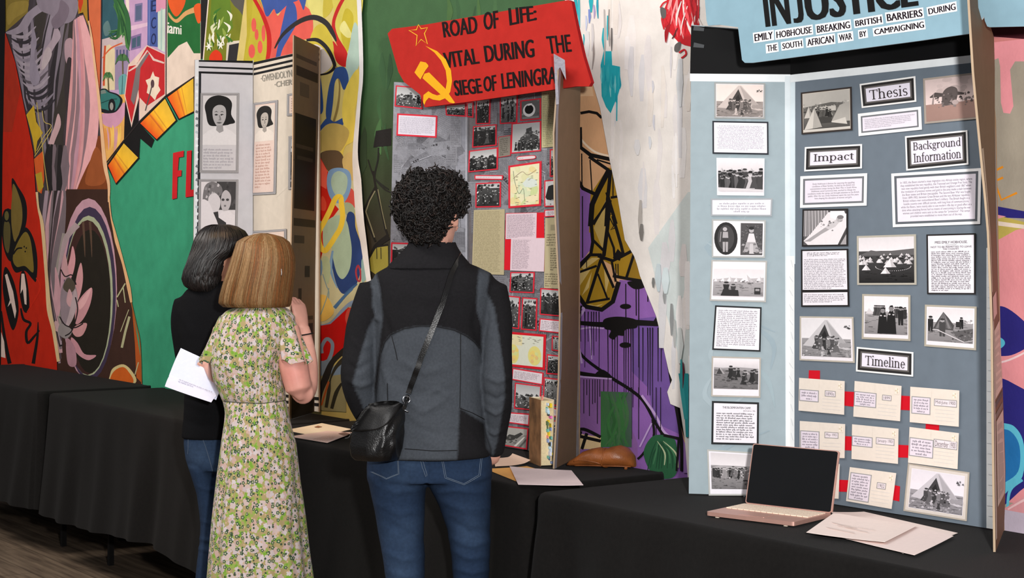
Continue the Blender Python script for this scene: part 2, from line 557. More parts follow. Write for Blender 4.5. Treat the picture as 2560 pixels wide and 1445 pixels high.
strands(pt, cA([(535, 150), (550, 400), (520, 800), (500, 1100), (485, 1460)]), cA([(590, 110), (660, 420), (690, 760), (650, 1150), (560, 1370)]), 9,
        [(212, 150, 152), (140, 112, 118), (226, 166, 168), (104, 88, 92), (188, 142, 156), (204, 138, 144)], 28, rnd, 0.05)
strands(pt, cA([(345, 1040), (330, 1200), (350, 1330), (370, 1460)]), cA([(470, 1050), (480, 1200), (470, 1330), (440, 1460)]), 6, [(40, 36, 36), (120, 104, 110), (206, 150, 152), (70, 62, 64)], 20, rnd)
for pts, col in (
    ([(190, 830), (245, 760), (262, 880), (310, 960), (270, 1020), (255, 1120), (235, 1000), (215, 920)], (196, 160, 42)),
    ([(245, 1150), (310, 1090), (320, 1300), (300, 1400), (270, 1380)], (206, 92, 40)),
    ([(255, 1260), (300, 1240), (315, 1350), (280, 1390)], (180, 150, 44)),
): pt.poly(cA(pts), col)
for p in ([(265, 1090), (310, 1000), (370, 910), (320, 880), (305, 800)], [(265, 740), (300, 1000), (320, 1180), (360, 1460)], [(250, 1130), (330, 1010), (375, 930)]):
    pt.line(cA(p), 1.6, (205, 180, 96))
# brown sphere and the wheel below
pt.blob(cA([(720, 980), (790, 1200), (800, 1460), (540, 1460), (560, 1360), (620, 1220), (680, 1100)]), (122, 62, 30))
pt.blob(cA([(700, 1060), (770, 1230), (740, 1330), (620, 1330), (640, 1200)]), (150, 80, 42))
pt.poly(cB([(480, -20), (785, -20), (805, 230), (850, 400), (930, 680), (955, 860), (1010, 1080), (1025, 1500), (400, 1500), (380, 900), (350, 500)]), (62, 40, 32))
pt.poly(cB(ellipse(640, 700, 205, 655)), (190, 146, 158))
pt.poly(cB(ellipse(648, 735, 190, 628)), (64, 52, 74))
pt.poly(cB(ellipse(640, 750, 176, 580)), (166, 172, 140))
pt.poly(cB(ellipse(632, 762, 168, 560)), (64, 40, 36))
pt.poly(cB(ellipse(650, 790, 150, 520)), (38, 33, 26))
for x0 in (600, 650): pt.line(cB([(x0, 215), (x0 + 8, 330), (x0 + 14, 470)]), [6, 5, 1], (92, 70, 56), )
strands(pt, cB([(330, -10), (320, 300), (330, 600), (380, 900), (430, 1240)]), cB([(480, -10), (470, 150), (430, 400), (400, 620), (450, 1000)]), 9, [(160, 138, 148), (84, 70, 74), (196, 152, 158), (118, 104, 108), (52, 44, 44)], 22, rnd, 0.1)
pt.line(cB([(470, 300), (440, 430), (410, 600), (420, 820), (440, 1000)]), [14, 10, 8, 6], (150, 140, 132))
pt.line(cB([(560, 235), (480, 330), (440, 480), (420, 600)]), [16, 14, 8, 3], (172, 150, 152))
for pts, col in (
    ([(525, 390), (545, 480), (530, 580), (500, 640), (480, 590), (505, 480)], (214, 152, 156)),
    ([(470, 440), (490, 540), (500, 640), (455, 620), (450, 520)], (196, 150, 152)),
    ([(583, 510), (600, 620), (580, 740), (550, 790), (545, 660)], (206, 148, 150)),
    ([(660, 690), (655, 800), (600, 920), (545, 950), (560, 800)], (204, 146, 150)),
    ([(660, 690), (600, 760), (570, 800), (575, 850), (620, 800)], (228, 172, 172)),
    ([(628, 950), (600, 1030), (550, 1045), (520, 1000), (560, 960)], (206, 148, 148)),
    ([(515, 1050), (560, 1090), (610, 1170), (695, 1180), (640, 1215), (570, 1180), (520, 1110)], (200, 142, 150)),
    ([(400, 540), (430, 660), (440, 800), (420, 900), (390, 800), (395, 660)], (196, 150, 156)),
    ([(490, 610), (545, 680), (560, 800), (520, 920), (470, 960), (440, 880), (440, 720)], (146, 128, 134)),
    ([(490, 620), (535, 650), (540, 700), (500, 730), (455, 690)], (84, 74, 62)),
    ([(500, 700), (525, 760), (510, 830), (480, 790)], (200, 156, 158)),
    ([(540, 700), (560, 800), (520, 930), (470, 990), (500, 870)], (182, 160, 162)),
    ([(400, 930), (430, 960), (420, 1010), (385, 980)], (196, 160, 160)),
    ([(440, 950), (520, 1000), (480, 1060), (420, 1020)], (146, 136, 134)),
    ([(480, 1060), (540, 1120), (550, 1250), (490, 1240)], (176, 130, 140)),
): pt.blob(cB(pts), col)
for pts in ([(440, 560), (470, 610), (520, 600), (550, 670)], [(545, 760), (560, 860), (520, 1000), (470, 1040)], [(430, 900), (470, 960), (540, 980), (600, 950)]):
    pt.line(cB(pts), 3, (40, 34, 34))
pt.blob(cB([(795, 1320), (820, 1270), (890, 1245), (950, 1290), (985, 1370), (900, 1420), (790, 1400)]), (206, 186, 130))
pt.blob(cB([(800, 1335), (835, 1285), (890, 1265), (930, 1300), (965, 1370), (900, 1420), (800, 1400)]), (198, 92, 30))
pt.poly(cB([(955, 850), (1000, 1000), (1015, 1200), (1025, 1380), (985, 1340), (975, 1100)]), (176, 84, 34))
for p, w in (([(935, 900), (905, 1010), (880, 1125)], 9), ([(905, 660), (845, 760)], 5), ([(1000, 1230), (975, 1320)], 4), ([(890, 690), (905, 800)], 4), ([(845, 780), (855, 830)], 4), ([(930, 850), (870, 1010)], 3)):
    pt.line(cB(p), w / 1.5, (176, 172, 132), smooth=False)
pt.build('winged_figure_strip', M_MURAL, MUR)

# ---- red strip
pt = Paint(WALL, 0.0062, 2.5e-5)
pt.poly([(-60, 84), (14, 83), (38, 156), (62, 277), (83, 380), (90, 500), (104, 566), (114, 688), (121, 774), (131, 826), (142, 904), (146, 1010), (-60, 980)], (186, 38, 18))
pt.poly([(-60, 84), (14, 83), (34, 150), (50, 230), (30, 330), (-60, 330)], (164, 44, 24))
pt.line([(92, 480), (96, 520), (106, 566), (116, 688), (123, 774), (134, 826), (146, 904)], [6, 5, 9, 8, 12, 9, 8], (216, 186, 140))
pt.blob(cB([(85, -95), (130, -40), (185, 60), (195, 180), (170, 300), (120, 400), (80, 500), (40, 450), (15, 330), (15, 180), (50, 120), (90, 110)]), BLK)
pt.blob(cB([(95, -60), (135, 20), (160, 120), (155, 240), (110, 360), (85, 260), (80, 130), (85, 60)]), (120, 100, 48))
pt.blob(cB([(35, 210), (70, 230), (75, 340), (60, 440), (35, 400), (25, 300)]), (92, 82, 46))
pt.poly(cB(ellipse(47, 170, 26, 48)), BLK); pt.poly(cB(ellipse(48, 172, 16, 34)), (100, 92, 50))
pt.blob(cB([(75, 480), (110, 360), (180, 255), (240, 330), (270, 480), (262, 640), (235, 630), (180, 570), (110, 580)]), BLK)
pt.blob(cB([(92, 480), (120, 380), (178, 290), (215, 330), (235, 450), (240, 580), (180, 535), (120, 540)]), (124, 104, 42))
pt.line(cB([(95, 450), (125, 410), (160, 405)]), 4, BLK)
for x, y in ((175, 395), (182, 430), (190, 405)): pt.poly(cB(ellipse(x, y, 5, 7, 8)), BLK)
pt.blob(cB([(30, 555), (60, 560), (110, 680), (135, 860), (95, 1000), (50, 880), (20, 700)]), BLK)
pt.poly(cB([(35, 600), (52, 590), (95, 720), (118, 860), (108, 915), (80, 800), (55, 830), (72, 780)]), (222, 196, 184))
pt.blob(cB([(150, 590), (180, 580), (205, 700), (210, 850), (170, 860), (140, 720)]), BLK)
pt.poly(cB([(155, 590), (175, 590), (190, 700), (192, 815), (178, 810), (165, 700), (148, 735)]), (222, 196, 184))
pt.line(cB([(150, 840), (170, 920), (220, 950), (190, 1010), (200, 1090), (250, 1040), (285, 1000)]), [4, 7, 6, 7, 6, 3], BLK)
pt.line(cB([(275, 940), (270, 1050), (240, 1240)]), [2, 6, 9], BLK)
pt.line(cB([(10, 860), (25, 1000), (50, 1150), (70, 1240)]), [3, 7, 9, 10], BLK)
pt.poly(cB([(8, 1010), (30, 1080), (40, 1200), (5, 1190)]), (222, 196, 184))
pt.line(cB([(195, 870), (290, 700), (262, 620)]), [2, 5, 3], (196, 40, 20))
pt.poly([(-80, -160), (12, -160), (13, 60), (6, 400), (2, 960), (-80, 960)], (16, 15, 15))
pt.build('red_cartoon_strip', M_MURAL, MUR)

# ---- terracotta sliver and the postcard of the seaside town
pt = Paint(WALL, 0.0092, 2.5e-5)
pt.poly(cA([(560, -450), (735, -450), (730, 300), (722, 720), (700, 560), (668, 300), (640, 150), (630, 60)]), (206, 104, 66))
pt.poly(cA([(560, -450), (625, -450), (630, 60), (640, 190), (600, 90), (565, 100)]), (172, 128, 40))
pt.poly(cA([(572, -450), (600, -450), (600, 20), (580, 90), (566, 40)]), (196, 60, 30))
pt.line(cA([(632, -100), (640, 150), (662, 280), (690, 560)]), [3, 4, 3], (40, 30, 30))
TEAL = (58, 148, 112)
pt.poly([(249, 240), (520, -160), (660, -160), (760, 400), (830, 1100), (360, 1010), (352, 900), (330, 760), (308, 660), (284, 570), (272, 480), (268, 400)], TEAL)
# picture area: lilac walls
pt.poly(cA([(735, -450), (1205, -450), (1195, 690), (1005, 885), (895, 1020), (770, 1190), (745, 960), (720, 700)]), (184, 152, 184))
pt.poly(cA([(735, -450), (900, -450), (930, 100), (940, 240), (735, 285)]), (50, 86, 96))
pt.blob(cA([(745, 190), (780, 150), (800, 230), (760, 260)]), (92, 120, 120))
pt.poly(cA([(735, 285), (900, 240), (945, 330), (940, 640), (735, 650)]), (196, 176, 176))
pt.poly(cA([(750, 340), (790, 320), (830, 360), (830, 650), (745, 650)]), (216, 198, 160))
pt.line(cA([(760, 330), (752, 450), (750, 620)]), 5, (196, 78, 44)); pt.line(cA([(740, 420), (800, 350), (885, 310)]), [2, 4, 3], (204, 92, 52))
pt.poly(cA([(830, 340), (935, 320), (935, 640), (830, 650)]), (150, 132, 160))
for i in range(4): pt.poly(cA([(840 + i * 24, 360), (852 + i * 24, 358), (852 + i * 24, 430), (840 + i * 24, 432)]), (84, 84, 120))
# tall facade
pt.poly(cA([(890, -450), (1075, -450), (1070, 330), (930, 480), (945, 240), (900, 100)]), (190, 152, 186))
for q, c in (([(975, 30), (1030, 20), (1028, 150), (972, 160)], (120, 112, 150)), ([(982, 44), (1022, 36), (1020, 140), (980, 148)], (86, 96, 124)),
             ([(945, 265), (1022, 240), (1018, 345), (945, 365)], (126, 104, 146)), ([(955, 280), (985, 268), (982, 340), (953, 350)], (70, 92, 110)), ([(990, 265), (1014, 258), (1012, 330), (988, 338)], (70, 92, 110)),
             ([(905, -40), (930, -45), (935, 90), (912, 60)], (226, 208, 196)), ([(930, 190), (1075, 160), (1075, 185), (930, 225)], (214, 180, 200))):
    pt.poly(cA(q), c)
pt.poly(cA([(1068, -450), (1140, -450), (1140, 340), (1065, 330)]), (70, 88, 150))
pt.poly(cA([(1075, -450), (1085, -450), (1082, 330), (1072, 330)]), (104, 116, 170))
for ch, y in (('E', 5), ('C', 130), ('O', 245)):
    write(pt, ch, cA([(1092, y), (1128, y - 8), (1126, y + 74), (1090, y + 80)]), (36, 44, 84), 0.02)
pt.poly(cA([(1140, -450), (1198, -450), (1192, 380), (1140, 350)]), (190, 204, 190))
pt.poly(cA([(1128, -60), (1200, -80), (1198, 60), (1128, 90)]), (206, 140, 164))
pt.line(cA([(1168, 60), (1165, 360)]), 4, (160, 184, 176), smooth=False)
# palm
for k in range(22):
    a = -0.3 + k * 0.12
    pt.line(cA([(820 + k * 2, 40 - k * 8), (870 + 20 * math.sin(a * 2), 130 + k * 6), (860 + 80 * math.sin(k * .55), 250 + 25 * math.cos(k))]), [2, 6, 1], rnd.choice([(46, 92, 52), (60, 112, 58), (38, 76, 48), (78, 128, 70)]))
pt.blob(cA([(790, -80), (850, -60), (930, 100), (945, 250), (925, 360), (900, 200), (860, 100)]), (52, 100, 58))
for k in range(9): pt.line(cA([(840 + k * 8, -20 + k * 30), (890 + k * 3, 90 + k * 30), (905 + k * 4, 190 + k * 22)]), [1, 5, 1], rnd.choice([(72, 122, 64), (40, 80, 48)]))
for cx, cy, r, top in ((885, 440, 48, 640), (780, 560, 34, 660)):
    pt.line(cA([(cx, cy), (cx + 4, top)]), 3, (104, 92, 60), smooth=False)
    for k in range(9):
        a = math.pi * (k / 8.0)
        pt.line(cA([(cx, cy), (cx + r * .7 * math.cos(a), cy - r * .9 * math.sin(a) - 8), (cx + r * 1.1 * math.cos(a), cy - r * .6 * math.sin(a) + 26)]), [1, 4, 1], rnd.choice([(90, 132, 76), (66, 108, 66)]))
pt.blob(cA([(860, 560), (905, 535), (918, 600), (900, 690), (870, 710), (858, 640)]), (104, 158, 158))
pt.line(cA([(886, 545), (880, 700)]), 2, (60, 98, 100), smooth=False)
# street and car
pt.poly(cA([(722, 700), (905, 680), (895, 1020), (768, 1190), (742, 960)]), (222, 166, 88))
pt.blob(cA([(725, 830), (830, 800), (900, 740), (895, 850), (830, 920), (750, 900)]), (202, 146, 170))
for k in range(10): pt.line(cA([(745 + k * 14, 900 + rnd.uniform(0, 30)), (760 + k * 12, 990), (765 + k * 10, 1080 + rnd.uniform(-20, 20))]), [2, 5, 1], rnd.choice([(236, 190, 96), (212, 140, 74), (206, 150, 160)]))
pt.blob(cA([(722, 800), (722, 660), (760, 640), (790, 660), (850, 680), (885, 720), (870, 770), (820, 815)]), (28, 30, 34))
pt.blob(cA([(722, 770), (722, 665), (758, 648), (785, 668), (845, 690), (868, 730), (830, 800), (760, 790)]), (52, 112, 106))
pt.poly(cA([(728, 655), (758, 648), (770, 672), (730, 680)]), (116, 128, 120)); pt.line(cA([(730, 745), (800, 720), (845, 715)]), 2, (30, 66, 64))
pt.poly(cA(ellipse(808, 765, 26, 52)), (26, 26, 28)); pt.poly(cA(ellipse(806, 768, 13, 28)), (150, 146, 140))
# red folded shapes
RED = (188, 40, 44)
pt.poly(cA([(895, 1030), (905, 690), (948, 918), (1002, 700), (1000, 885), (1115, 1010), (1092, 1068), (1012, 1000), (1005, 1140)]), BLK)
pt.poly(cA([(898, 690), (925, 470), (1062, 325), (1196, 392), (1196, 690), (1008, 890), (1004, 705), (950, 920)]), (218, 190, 176))
pt.poly(cA([(905, 690), (930, 480), (985, 470), (1062, 335), (1190, 395), (1190, 680), (1010, 800), (1000, 640), (950, 890)]), RED)
pt.poly(cA([(990, 455), (1060, 390), (1085, 378), (1015, 490), (1003, 640), (968, 760), (944, 720)]), (118, 108, 108))
pt.line(cA([(930, 515), (985, 480), (1065, 365), (1110, 430), (1185, 455)]), [3, 5, 4, 6, 4], (214, 186, 176), smooth=False)
pt.poly(cA([(1010, 705), (1060, 760), (1035, 850), (1008, 870)]), (222, 194, 180))
pt.poly(cA([(1105, 515), (1118, 550), (1150, 560), (1145, 620), (1160, 650), (1132, 690), (1120, 725), (1090, 690), (1060, 670), (1068, 620), (1052, 580), (1085, 565)]), (226, 206, 184))
pt.line(cA([(1105, 590), (1080, 690), (1050, 800)]), 3, (90, 78, 76), smooth=False); pt.poly(cA(ellipse(1102, 605, 13, 30)), (84, 62, 66))
# green sports panel, mascot left out
pt.poly(cA([(1205, -450), (1450, -450), (1450, 540), (1200, 690)]), (218, 198, 182))
pt.poly(cA([(1208, -450), (1448, -450), (1448, 385), (1400, 385), (1350, 300), (1290, 330), (1210, 420)]), (34, 98, 48))
pt.blob(cA([(1220, 90), (1270, 140), (1340, 80), (1440, 40), (1440, 80), (1350, 110), (1280, 165), (1225, 125)]), (204, 152, 96))
pt.blob(cA([(1225, -60), (1330, -60), (1335, 30), (1275, 120), (1220, 40)]), (212, 84, 34))
pt.blob(cA([(1400, 50), (1450, 30), (1450, 150), (1425, 160)]), (212, 84, 34))
write(pt, 'iami', cA([(1212, 160), (1312, 185), (1312, 250), (1208, 240)]), (222, 216, 206), 0.03)
pt.line(cA([(1203, -400), (1200, 690)]), 2.4, (50, 44, 44), smooth=False)
pt.line(cA([(735, -400), (730, 300), (722, 715)]), 2.4, (60, 44, 44), smooth=False)
# ring of orange and yellow tiles
O1, O2, O3, O4 = (226, 72, 26), (236, 140, 36), (240, 184, 48), (222, 178, 56)
def tile(q):
    # q: red-orange edge a->b, yellow edge d->c
    a, b_, c, d = q
    L = lambda p, r_, t: (p[0] + (r_[0] - p[0]) * t, p[1] + (r_[1] - p[1]) * t)
    for t0, t1, c0, c1 in ((0, .35, O1, O2), (.35, .4, (206, 110, 40), (206, 110, 40)), (.4, .52, O2, O3), (.52, .56, (214, 150, 46), (214, 150, 46)), (.56, 1, O3, O4)):
        pt.poly([L(a, d, t0), L(b_, c, t0), L(b_, c, t1), L(a, d, t1)], [c0, c0, c1, c1])
    pt.line([a, b_, c, d], 4, BLK, smooth=False, closed=True)
tile(cA([(775, 1195), (838, 1330), (1003, 1140), (893, 1030)]))
tile(cA([(1008, 890), (1132, 1012), (1275, 870), (1192, 708)]))
tile(cA([(1205, 700), (1292, 862), (1405, 805), (1400, 560)]))
tile(cA([(1415, 550), (1430, 880), (1660, 760), (1600, 480)]))
pt.line(cA([(780, 1330), (765, 1180), (890, 1020), (1005, 880), (1195, 695), (1420, 545), (1600, 470)]), 3.2, (40, 34, 34), smooth=False)
# the two red letters that show
FR = (196, 32, 38)
for q in ([(1250, 1105), (1328, 1088), (1326, 1132), (1292, 1138), (1285, 1232), (1312, 1228), (1310, 1272), (1282, 1278), (1278, 1432), (1243, 1440)],
          [(1350, 1092), (1384, 1085), (1378, 1372), (1440, 1362), (1440, 1412), (1340, 1426)]):
    pt.poly(cA(q), FR)
# torn edge towards the winged figure
pt.line(cA([(640, 150), (662, 280), (688, 500), (712, 700), (735, 950), (758, 1190), (785, 1330), (785, 1460)]), [3, 5, 6, 7, 8, 10, 7, 4], (226, 180, 138))
pt.line([(272, 490), (277, 540), (285, 575), (292, 605), (308, 660), (322, 720), (328, 756)], [4, 3, 6, 9, 6, 9, 5], (222, 172, 122))
pt.line([(328, 756), (340, 810), (350, 860), (354, 960)], [3, 3, 2], (150, 90, 44))
# picture with flower, dark strip
pt.poly(cC([(235, -450), (305, -450), (300, 0), (265, 425), (238, 425)]), (30, 28, 28))
pt.poly(cC([(290, -450), (620, -450), (560, 200), (545, 440), (250, 440), (288, 0)]), (224, 204, 194))
pt.poly(cC([(300, -450), (560, -450), (548, 290), (432, 300), (422, 440), (258, 440), (296, 0)]), (114, 118, 30))
pt.poly(cC([(320, -100), (440, -60), (470, 200), (400, 280), (300, 200)]), (92, 120, 36))
pt.blob(cC([(430, -60), (556, -60), (552, 110), (510, 70), (470, 30)]), (84, 80, 74))
for k in range(26):
    x, y = rnd.uniform(285, 470), rnd.uniform(130, 380)
    pt.line(cC([(x, y), (x + rnd.uniform(-15, 15), y - 40), (x + rnd.uniform(-35, 35), y - 75)]), [1, 7, 1], rnd.choice([(206, 208, 170), (60, 110, 40), (140, 160, 70), (226, 222, 206), (44, 84, 34)]))
for cx, cy in ((295, 335), (380, 325)):
    for k in range(6):
        a = k * math.pi / 3
        pt.line(cC([(cx, cy), (cx + 26 * math.cos(a), cy + 34 * math.sin(a))]), [5, 1], (232, 228, 214), smooth=False)
pt.blob(cC([(345, 360), (385, 390), (385, 440), (305, 440), (305, 395)]), (208, 52, 22))
pt.poly(cC([(425, 310), (545, 288), (542, 440), (418, 440)]), (206, 196, 178))
pt.poly(cC([(442, 325), (538, 305), (535, 440), (430, 440)]), (44, 42, 44))
pt.poly(cC([(562, -450), (640, -450), (612, 20), (598, 250), (580, 440), (545, 440), (556, 250)]), (222, 206, 200))
pt.build('seaside_postcard_strip', M_MURAL, MUR)

# ---- abstract eye strip behind the portrait board
pt = Paint(WALL, 0.0165, 2.5e-5)
pt.poly([(632, -160), (890, -160), (902, 140), (897, 260), (890, 380), (896, 470), (900, 560), (910, 620), (926, 700), (940, 800), (960, 1100), (600, 1050), (560, 400)], (204, 184, 110))
YEL, LIM, COR, BLU, CRD, PAL, MID = (206, 190, 92), (176, 160, 40), (216, 88, 76), (58, 82, 150), (186, 32, 30), (168, 190, 176), (48, 76, 130)
pt.poly(cC([(560, -450), (640, -450), (640, 440), (545, 440), (570, 250)]), (176, 160, 44))
pt.blob(cC([(620, -60), (700, 60), (735, 200), (740, 330), (720, 450), (560, 450), (590, 250), (610, 60)]), (184, 168, 50))
for x, y, rx, ry in ((620, 180, 18, 50), (640, 250, 14, 40), (605, 370, 24, 50), (665, 340, 18, 46), (690, 240, 14, 60)): pt.poly(cC(ellipse(x, y, rx, ry)), COR)
pt.blob(cC([(640, -40), (720, 110), (770, 60), (800, 110), (900, -80), (980, 30), (1040, 100), (1040, 260), (960, 300), (900, 420), (800, 440), (710, 440), (735, 250), (690, 90)]), COR)
pt.blob(cC([(650, -200), (1000, -200), (960, -20), (870, 30), (790, 100), (765, 65), (720, 120), (690, 60)]), BLU)
pt.blob(cC([(870, 10), (920, 40), (930, 160), (880, 260), (830, 350), (800, 440), (775, 440), (800, 300), (830, 150)]), BLU)
pt.blob(cC([(900, -150), (1010, -150), (985, 60), (960, 30)]), BLU)
pt.line(cC([(615, -20), (680, 100), (725, 230), (730, 350), (715, 450)]), [8, 10, 12, 9], CRD)
pt.blob(cC([(1010, -60), (1190, -80), (1170, 60), (1130, 130), (1060, 130), (1020, 60)]), (212, 202, 116))
pt.blob(cC([(1140, -80), (1230, -80), (1180, 80), (1120, 120)]), (190, 172, 60))
pt.blob(cC([(1190, -120), (1390, -120), (1400, 100), (1350, 250), (1300, 420), (1230, 300), (1205, 120)]), (204, 190, 84))
pt.blob(cC([(1290, 60), (1340, 120), (1320, 300), (1290, 370), (1250, 260), (1260, 130)]), (188, 170, 44))
pt.blob(cC([(1270, 150), (1300, 190), (1330, 260), (1290, 270), (1240, 210)]), (216, 208, 130))
pt.line(cC([(1285, -40), (1230, 60), (1195, 170), (1215, 270), (1270, 380), (1300, 470)]), [8, 9, 8, 10, 16, 10], CRD)
pt.blob(cC([(1190, 300), (1230, 340), (1290, 400), (1300, 470), (1260, 480), (1210, 430)]), CRD)
pt.blob(cC([(1350, 160), (1400, 300), (1385, 460), (1310, 590), (1285, 480), (1310, 330)]), PAL)
# the eye with its dark lids
pt.blob(cC([(1020, 330), (1060, 200), (1130, 180), (1190, 300), (1190, 440), (1120, 520), (1060, 500)]), (196, 176, 60))
pt.blob(cC([(1040, 340), (1095, 330), (1160, 400), (1185, 470), (1120, 530), (1060, 520)]), (206, 194, 186))
pt.line(cC([(770, 350), (830, 250), (940, 160), (1050, 125), (1140, 165), (1195, 250), (1215, 300)]), [3, 9, 12, 14, 11, 3], (42, 38, 38))
pt.line(cC([(1000, 290), (1080, 290), (1150, 350), (1195, 440), (1200, 490), (1150, 530), (1060, 545)]), [6, 10, 10, 9, 8, 5, 3], (34, 31, 32))
pt.line(cC([(1215, 480), (1240, 620), (1220, 800), (1160, 960), (1080, 1060)]), [5, 4, 6, 5, 2], (140, 118, 66))
pt.blob(cC([(1215, 490), (1280, 490), (1305, 580), (1270, 650), (1235, 570), (1205, 600), (1190, 760), (1165, 900), (1140, 820), (1160, 640), (1190, 540)]), MID)
pt.blob(cC([(1150, 850), (1200, 880), (1275, 850), (1250, 930), (1195, 950), (1150, 900), (1080, 970), (1075, 950)]), MID)
pt.blob(cC([(1100, 560), (1118, 700), (1120, 800), (1095, 820), (1085, 720)]), MID)
pt.blob(cC([(1370, 500), (1385, 640), (1350, 800), (1345, 980), (1270, 900), (1260, 760), (1290, 620)]), (222, 196, 84))
pt.blob(cC([(1340, 820), (1350, 1000), (1280, 1060), (1255, 1150), (1235, 1100), (1250, 1000)]), (222, 196, 84))
pt.blob(cC([(1150, 900), (1250, 900), (1310, 960), (1250, 1090), (1180, 1090), (1080, 1080), (1080, 1000)]), (186, 160, 88))
pt.blob(cC([(1100, 1110), (1230, 1090), (1280, 1180), (1270, 1300), (1160, 1240)]), (98, 78, 56))
pt.blob(cC([(1260, 1150), (1340, 1100), (1355, 1250), (1320, 1420), (1290, 1300)]), (204, 176, 110))
# lower half
pt.poly(cG([(60, -340), (130, -330), (300, 0), (620, 60), (620, 380), (600, 470), (620, 620), (700, 900), (740, 1150), (820, 2000), (60, 2000)]), (196, 190, 150))
pt.poly(cG([(60, -330), (140, -330), (290, -50), (330, 300), (420, 400), (330, 520), (180, 560), (240, 700), (230, 900), (200, 1000), (60, 1200)]), (192, 34, 22))
pt.poly(cG([(60, -330), (130, -330), (280, -60), (272, 160), (140, 80)]), (222, 92, 72))
pt.blob(cG([(220, 240), (270, 330), (250, 420), (180, 380)]), (206, 70, 50)); pt.blob(cG([(140, 360), (210, 480), (190, 540), (130, 520)]), (156, 28, 26))
pt.blob(cG([(560, 150), (620, 240), (610, 380), (530, 330), (490, 320)]), (204, 84, 74))
pt.blob(cG([(470, 330), (540, 320), (600, 370), (600, 470), (520, 480), (480, 400)]), (156, 170, 140))
pt.blob(cG([(420, -100), (540, -60), (570, 60), (550, 200), (480, 320), (380, 320), (310, 250), (275, 100), (300, -60)]), (122, 156, 194))
pt.blob(cG([(420, -60), (500, -20), (525, 60), (500, 190), (430, 260), (360, 200), (325, 80), (350, -20)]), (166, 190, 170))
pt.blob(cG([(520, 460), (605, 460), (620, 620), (680, 800), (705, 960), (680, 1150), (620, 1320), (490, 1420), (410, 1350), (350, 1150), (330, 960), (470, 800)]), (44, 66, 118))
pt.blob(cG([(230, 640), (290, 530), (420, 470), (510, 540), (550, 700), (575, 900), (550, 1120), (470, 1240), (400, 1180), (350, 1000), (330, 870), (240, 860)]), (166, 188, 162))
pt.line(cG([(150, 540), (190, 560), (220, 640)]), [6, 9, 7], (166, 190, 184))
pt.line(cG([(345, 900), (325, 1040), (335, 1180), (400, 1350)]), [5, 7, 6, 2], (120, 156, 190))
pt.line(cG([(440, 255), (380, 270), (310, 420), (240, 560), (180, 680), (190, 830), (250, 900), (320, 820), (370, 740), (440, 620), (465, 480), (450, 330)]), 13, (230, 198, 66), closed=True)
pt.line(cG([(645, 1085), (625, 1150), (645, 1250), (675, 1260), (680, 1160), (660, 1090)]), 4.5, (166, 56, 66), closed=True)
pt.blob(cG([(130, 1010), (180, 990), (220, 1040), (215, 1180), (160, 1220), (120, 1160)]), (128, 158, 184)); pt.blob(cG([(150, 1050), (170, 1090), (150, 1160), (132, 1120)]), CRD)
pt.blob(cG([(220, 990), (290, 980), (320, 1120), (290, 1300), (240, 1200)]), (176, 190, 152))
pt.line(cG([(225, 1180), (270, 1320), (300, 1400), (290, 1500)]), 2.5, (132, 156, 160))
pt.line(cG([(490, 1430), (590, 1340), (640, 1300)]), [7, 6, 3], (62, 96, 140))
pt.blob(cG([(700, 1000), (760, 1080), (770, 1200), (700, 1280), (690, 1100)]), (136, 166, 160))
# base of the strip
pt.blob(cH([(110, 80), (200, 70), (270, 200), (230, 270), (150, 300), (100, 200)]), (222, 184, 92))
pt.line(cH([(225, 0), (205, 90), (150, 240)]), 2.5, (140, 160, 150))
pt.line(cH([(275, 180), (370, 70), (440, 10)]), [9, 7, 3], (74, 110, 150))
pt.blob(cH([(90, 320), (150, 330), (240, 300), (330, 200), (420, 120), (500, 110), (500, 180), (400, 170), (330, 260), (250, 330), (150, 340)]), (136, 158, 188))
pt.poly(cH([(60, 80), (110, 120), (150, 340), (240, 325), (330, 240), (400, 175), (480, 190), (470, 300), (370, 550), (260, 620), (210, 680), (160, 660), (60, 600)]), (196, 22, 20))
pt.blob(cH([(400, 185), (465, 190), (440, 330), (400, 350), (372, 270)]), (206, 82, 70))
pt.blob(cH([(60, 610), (160, 660), (240, 640), (200, 800), (120, 790), (60, 760)]), (130, 150, 172))
pt.line(cH([(165, 590), (160, 530), (205, 460), (255, 500), (250, 580), (225, 650)]), [7, 9, 9, 9, 9, 10], (134, 154, 178))
pt.blob(cH([(340, 650), (380, 640), (340, 780), (250, 800), (260, 720)]), (130, 152, 176))
pt.poly(cH([(60, 770), (140, 790), (200, 800), (340, 780), (380, 900), (380, 1120), (60, 1100)]), (158, 152, 112))
pt.line(cH([(390, 540), (260, 660), (200, 800), (150, 940), (130, 1090)]), [14, 12, 18, 12, 8], (44, 42, 40))
pt.line(cH([(400, 620), (300, 700), (240, 820), (225, 930), (200, 1080)]), [18, 9, 4, 9, 8], (58, 56, 46))
pt.line(cH([(340, 860), (290, 950), (250, 1090)]), [5, 10, 8], (52, 50, 40))
pt.poly(cH([(215, 840), (232, 850), (165, 1060), (150, 1060), (190, 920)]), (186, 92, 44))
pt.line([(890, -160), (903, 150), (897, 260), (888, 380), (893, 450), (899, 540), (908, 600), (920, 690), (930, 760)], [12, 10, 9, 13, 20, 20, 16, 12, 14], (222, 218, 216))
pt.build('abstract_eye_strip', M_MURAL, MUR)

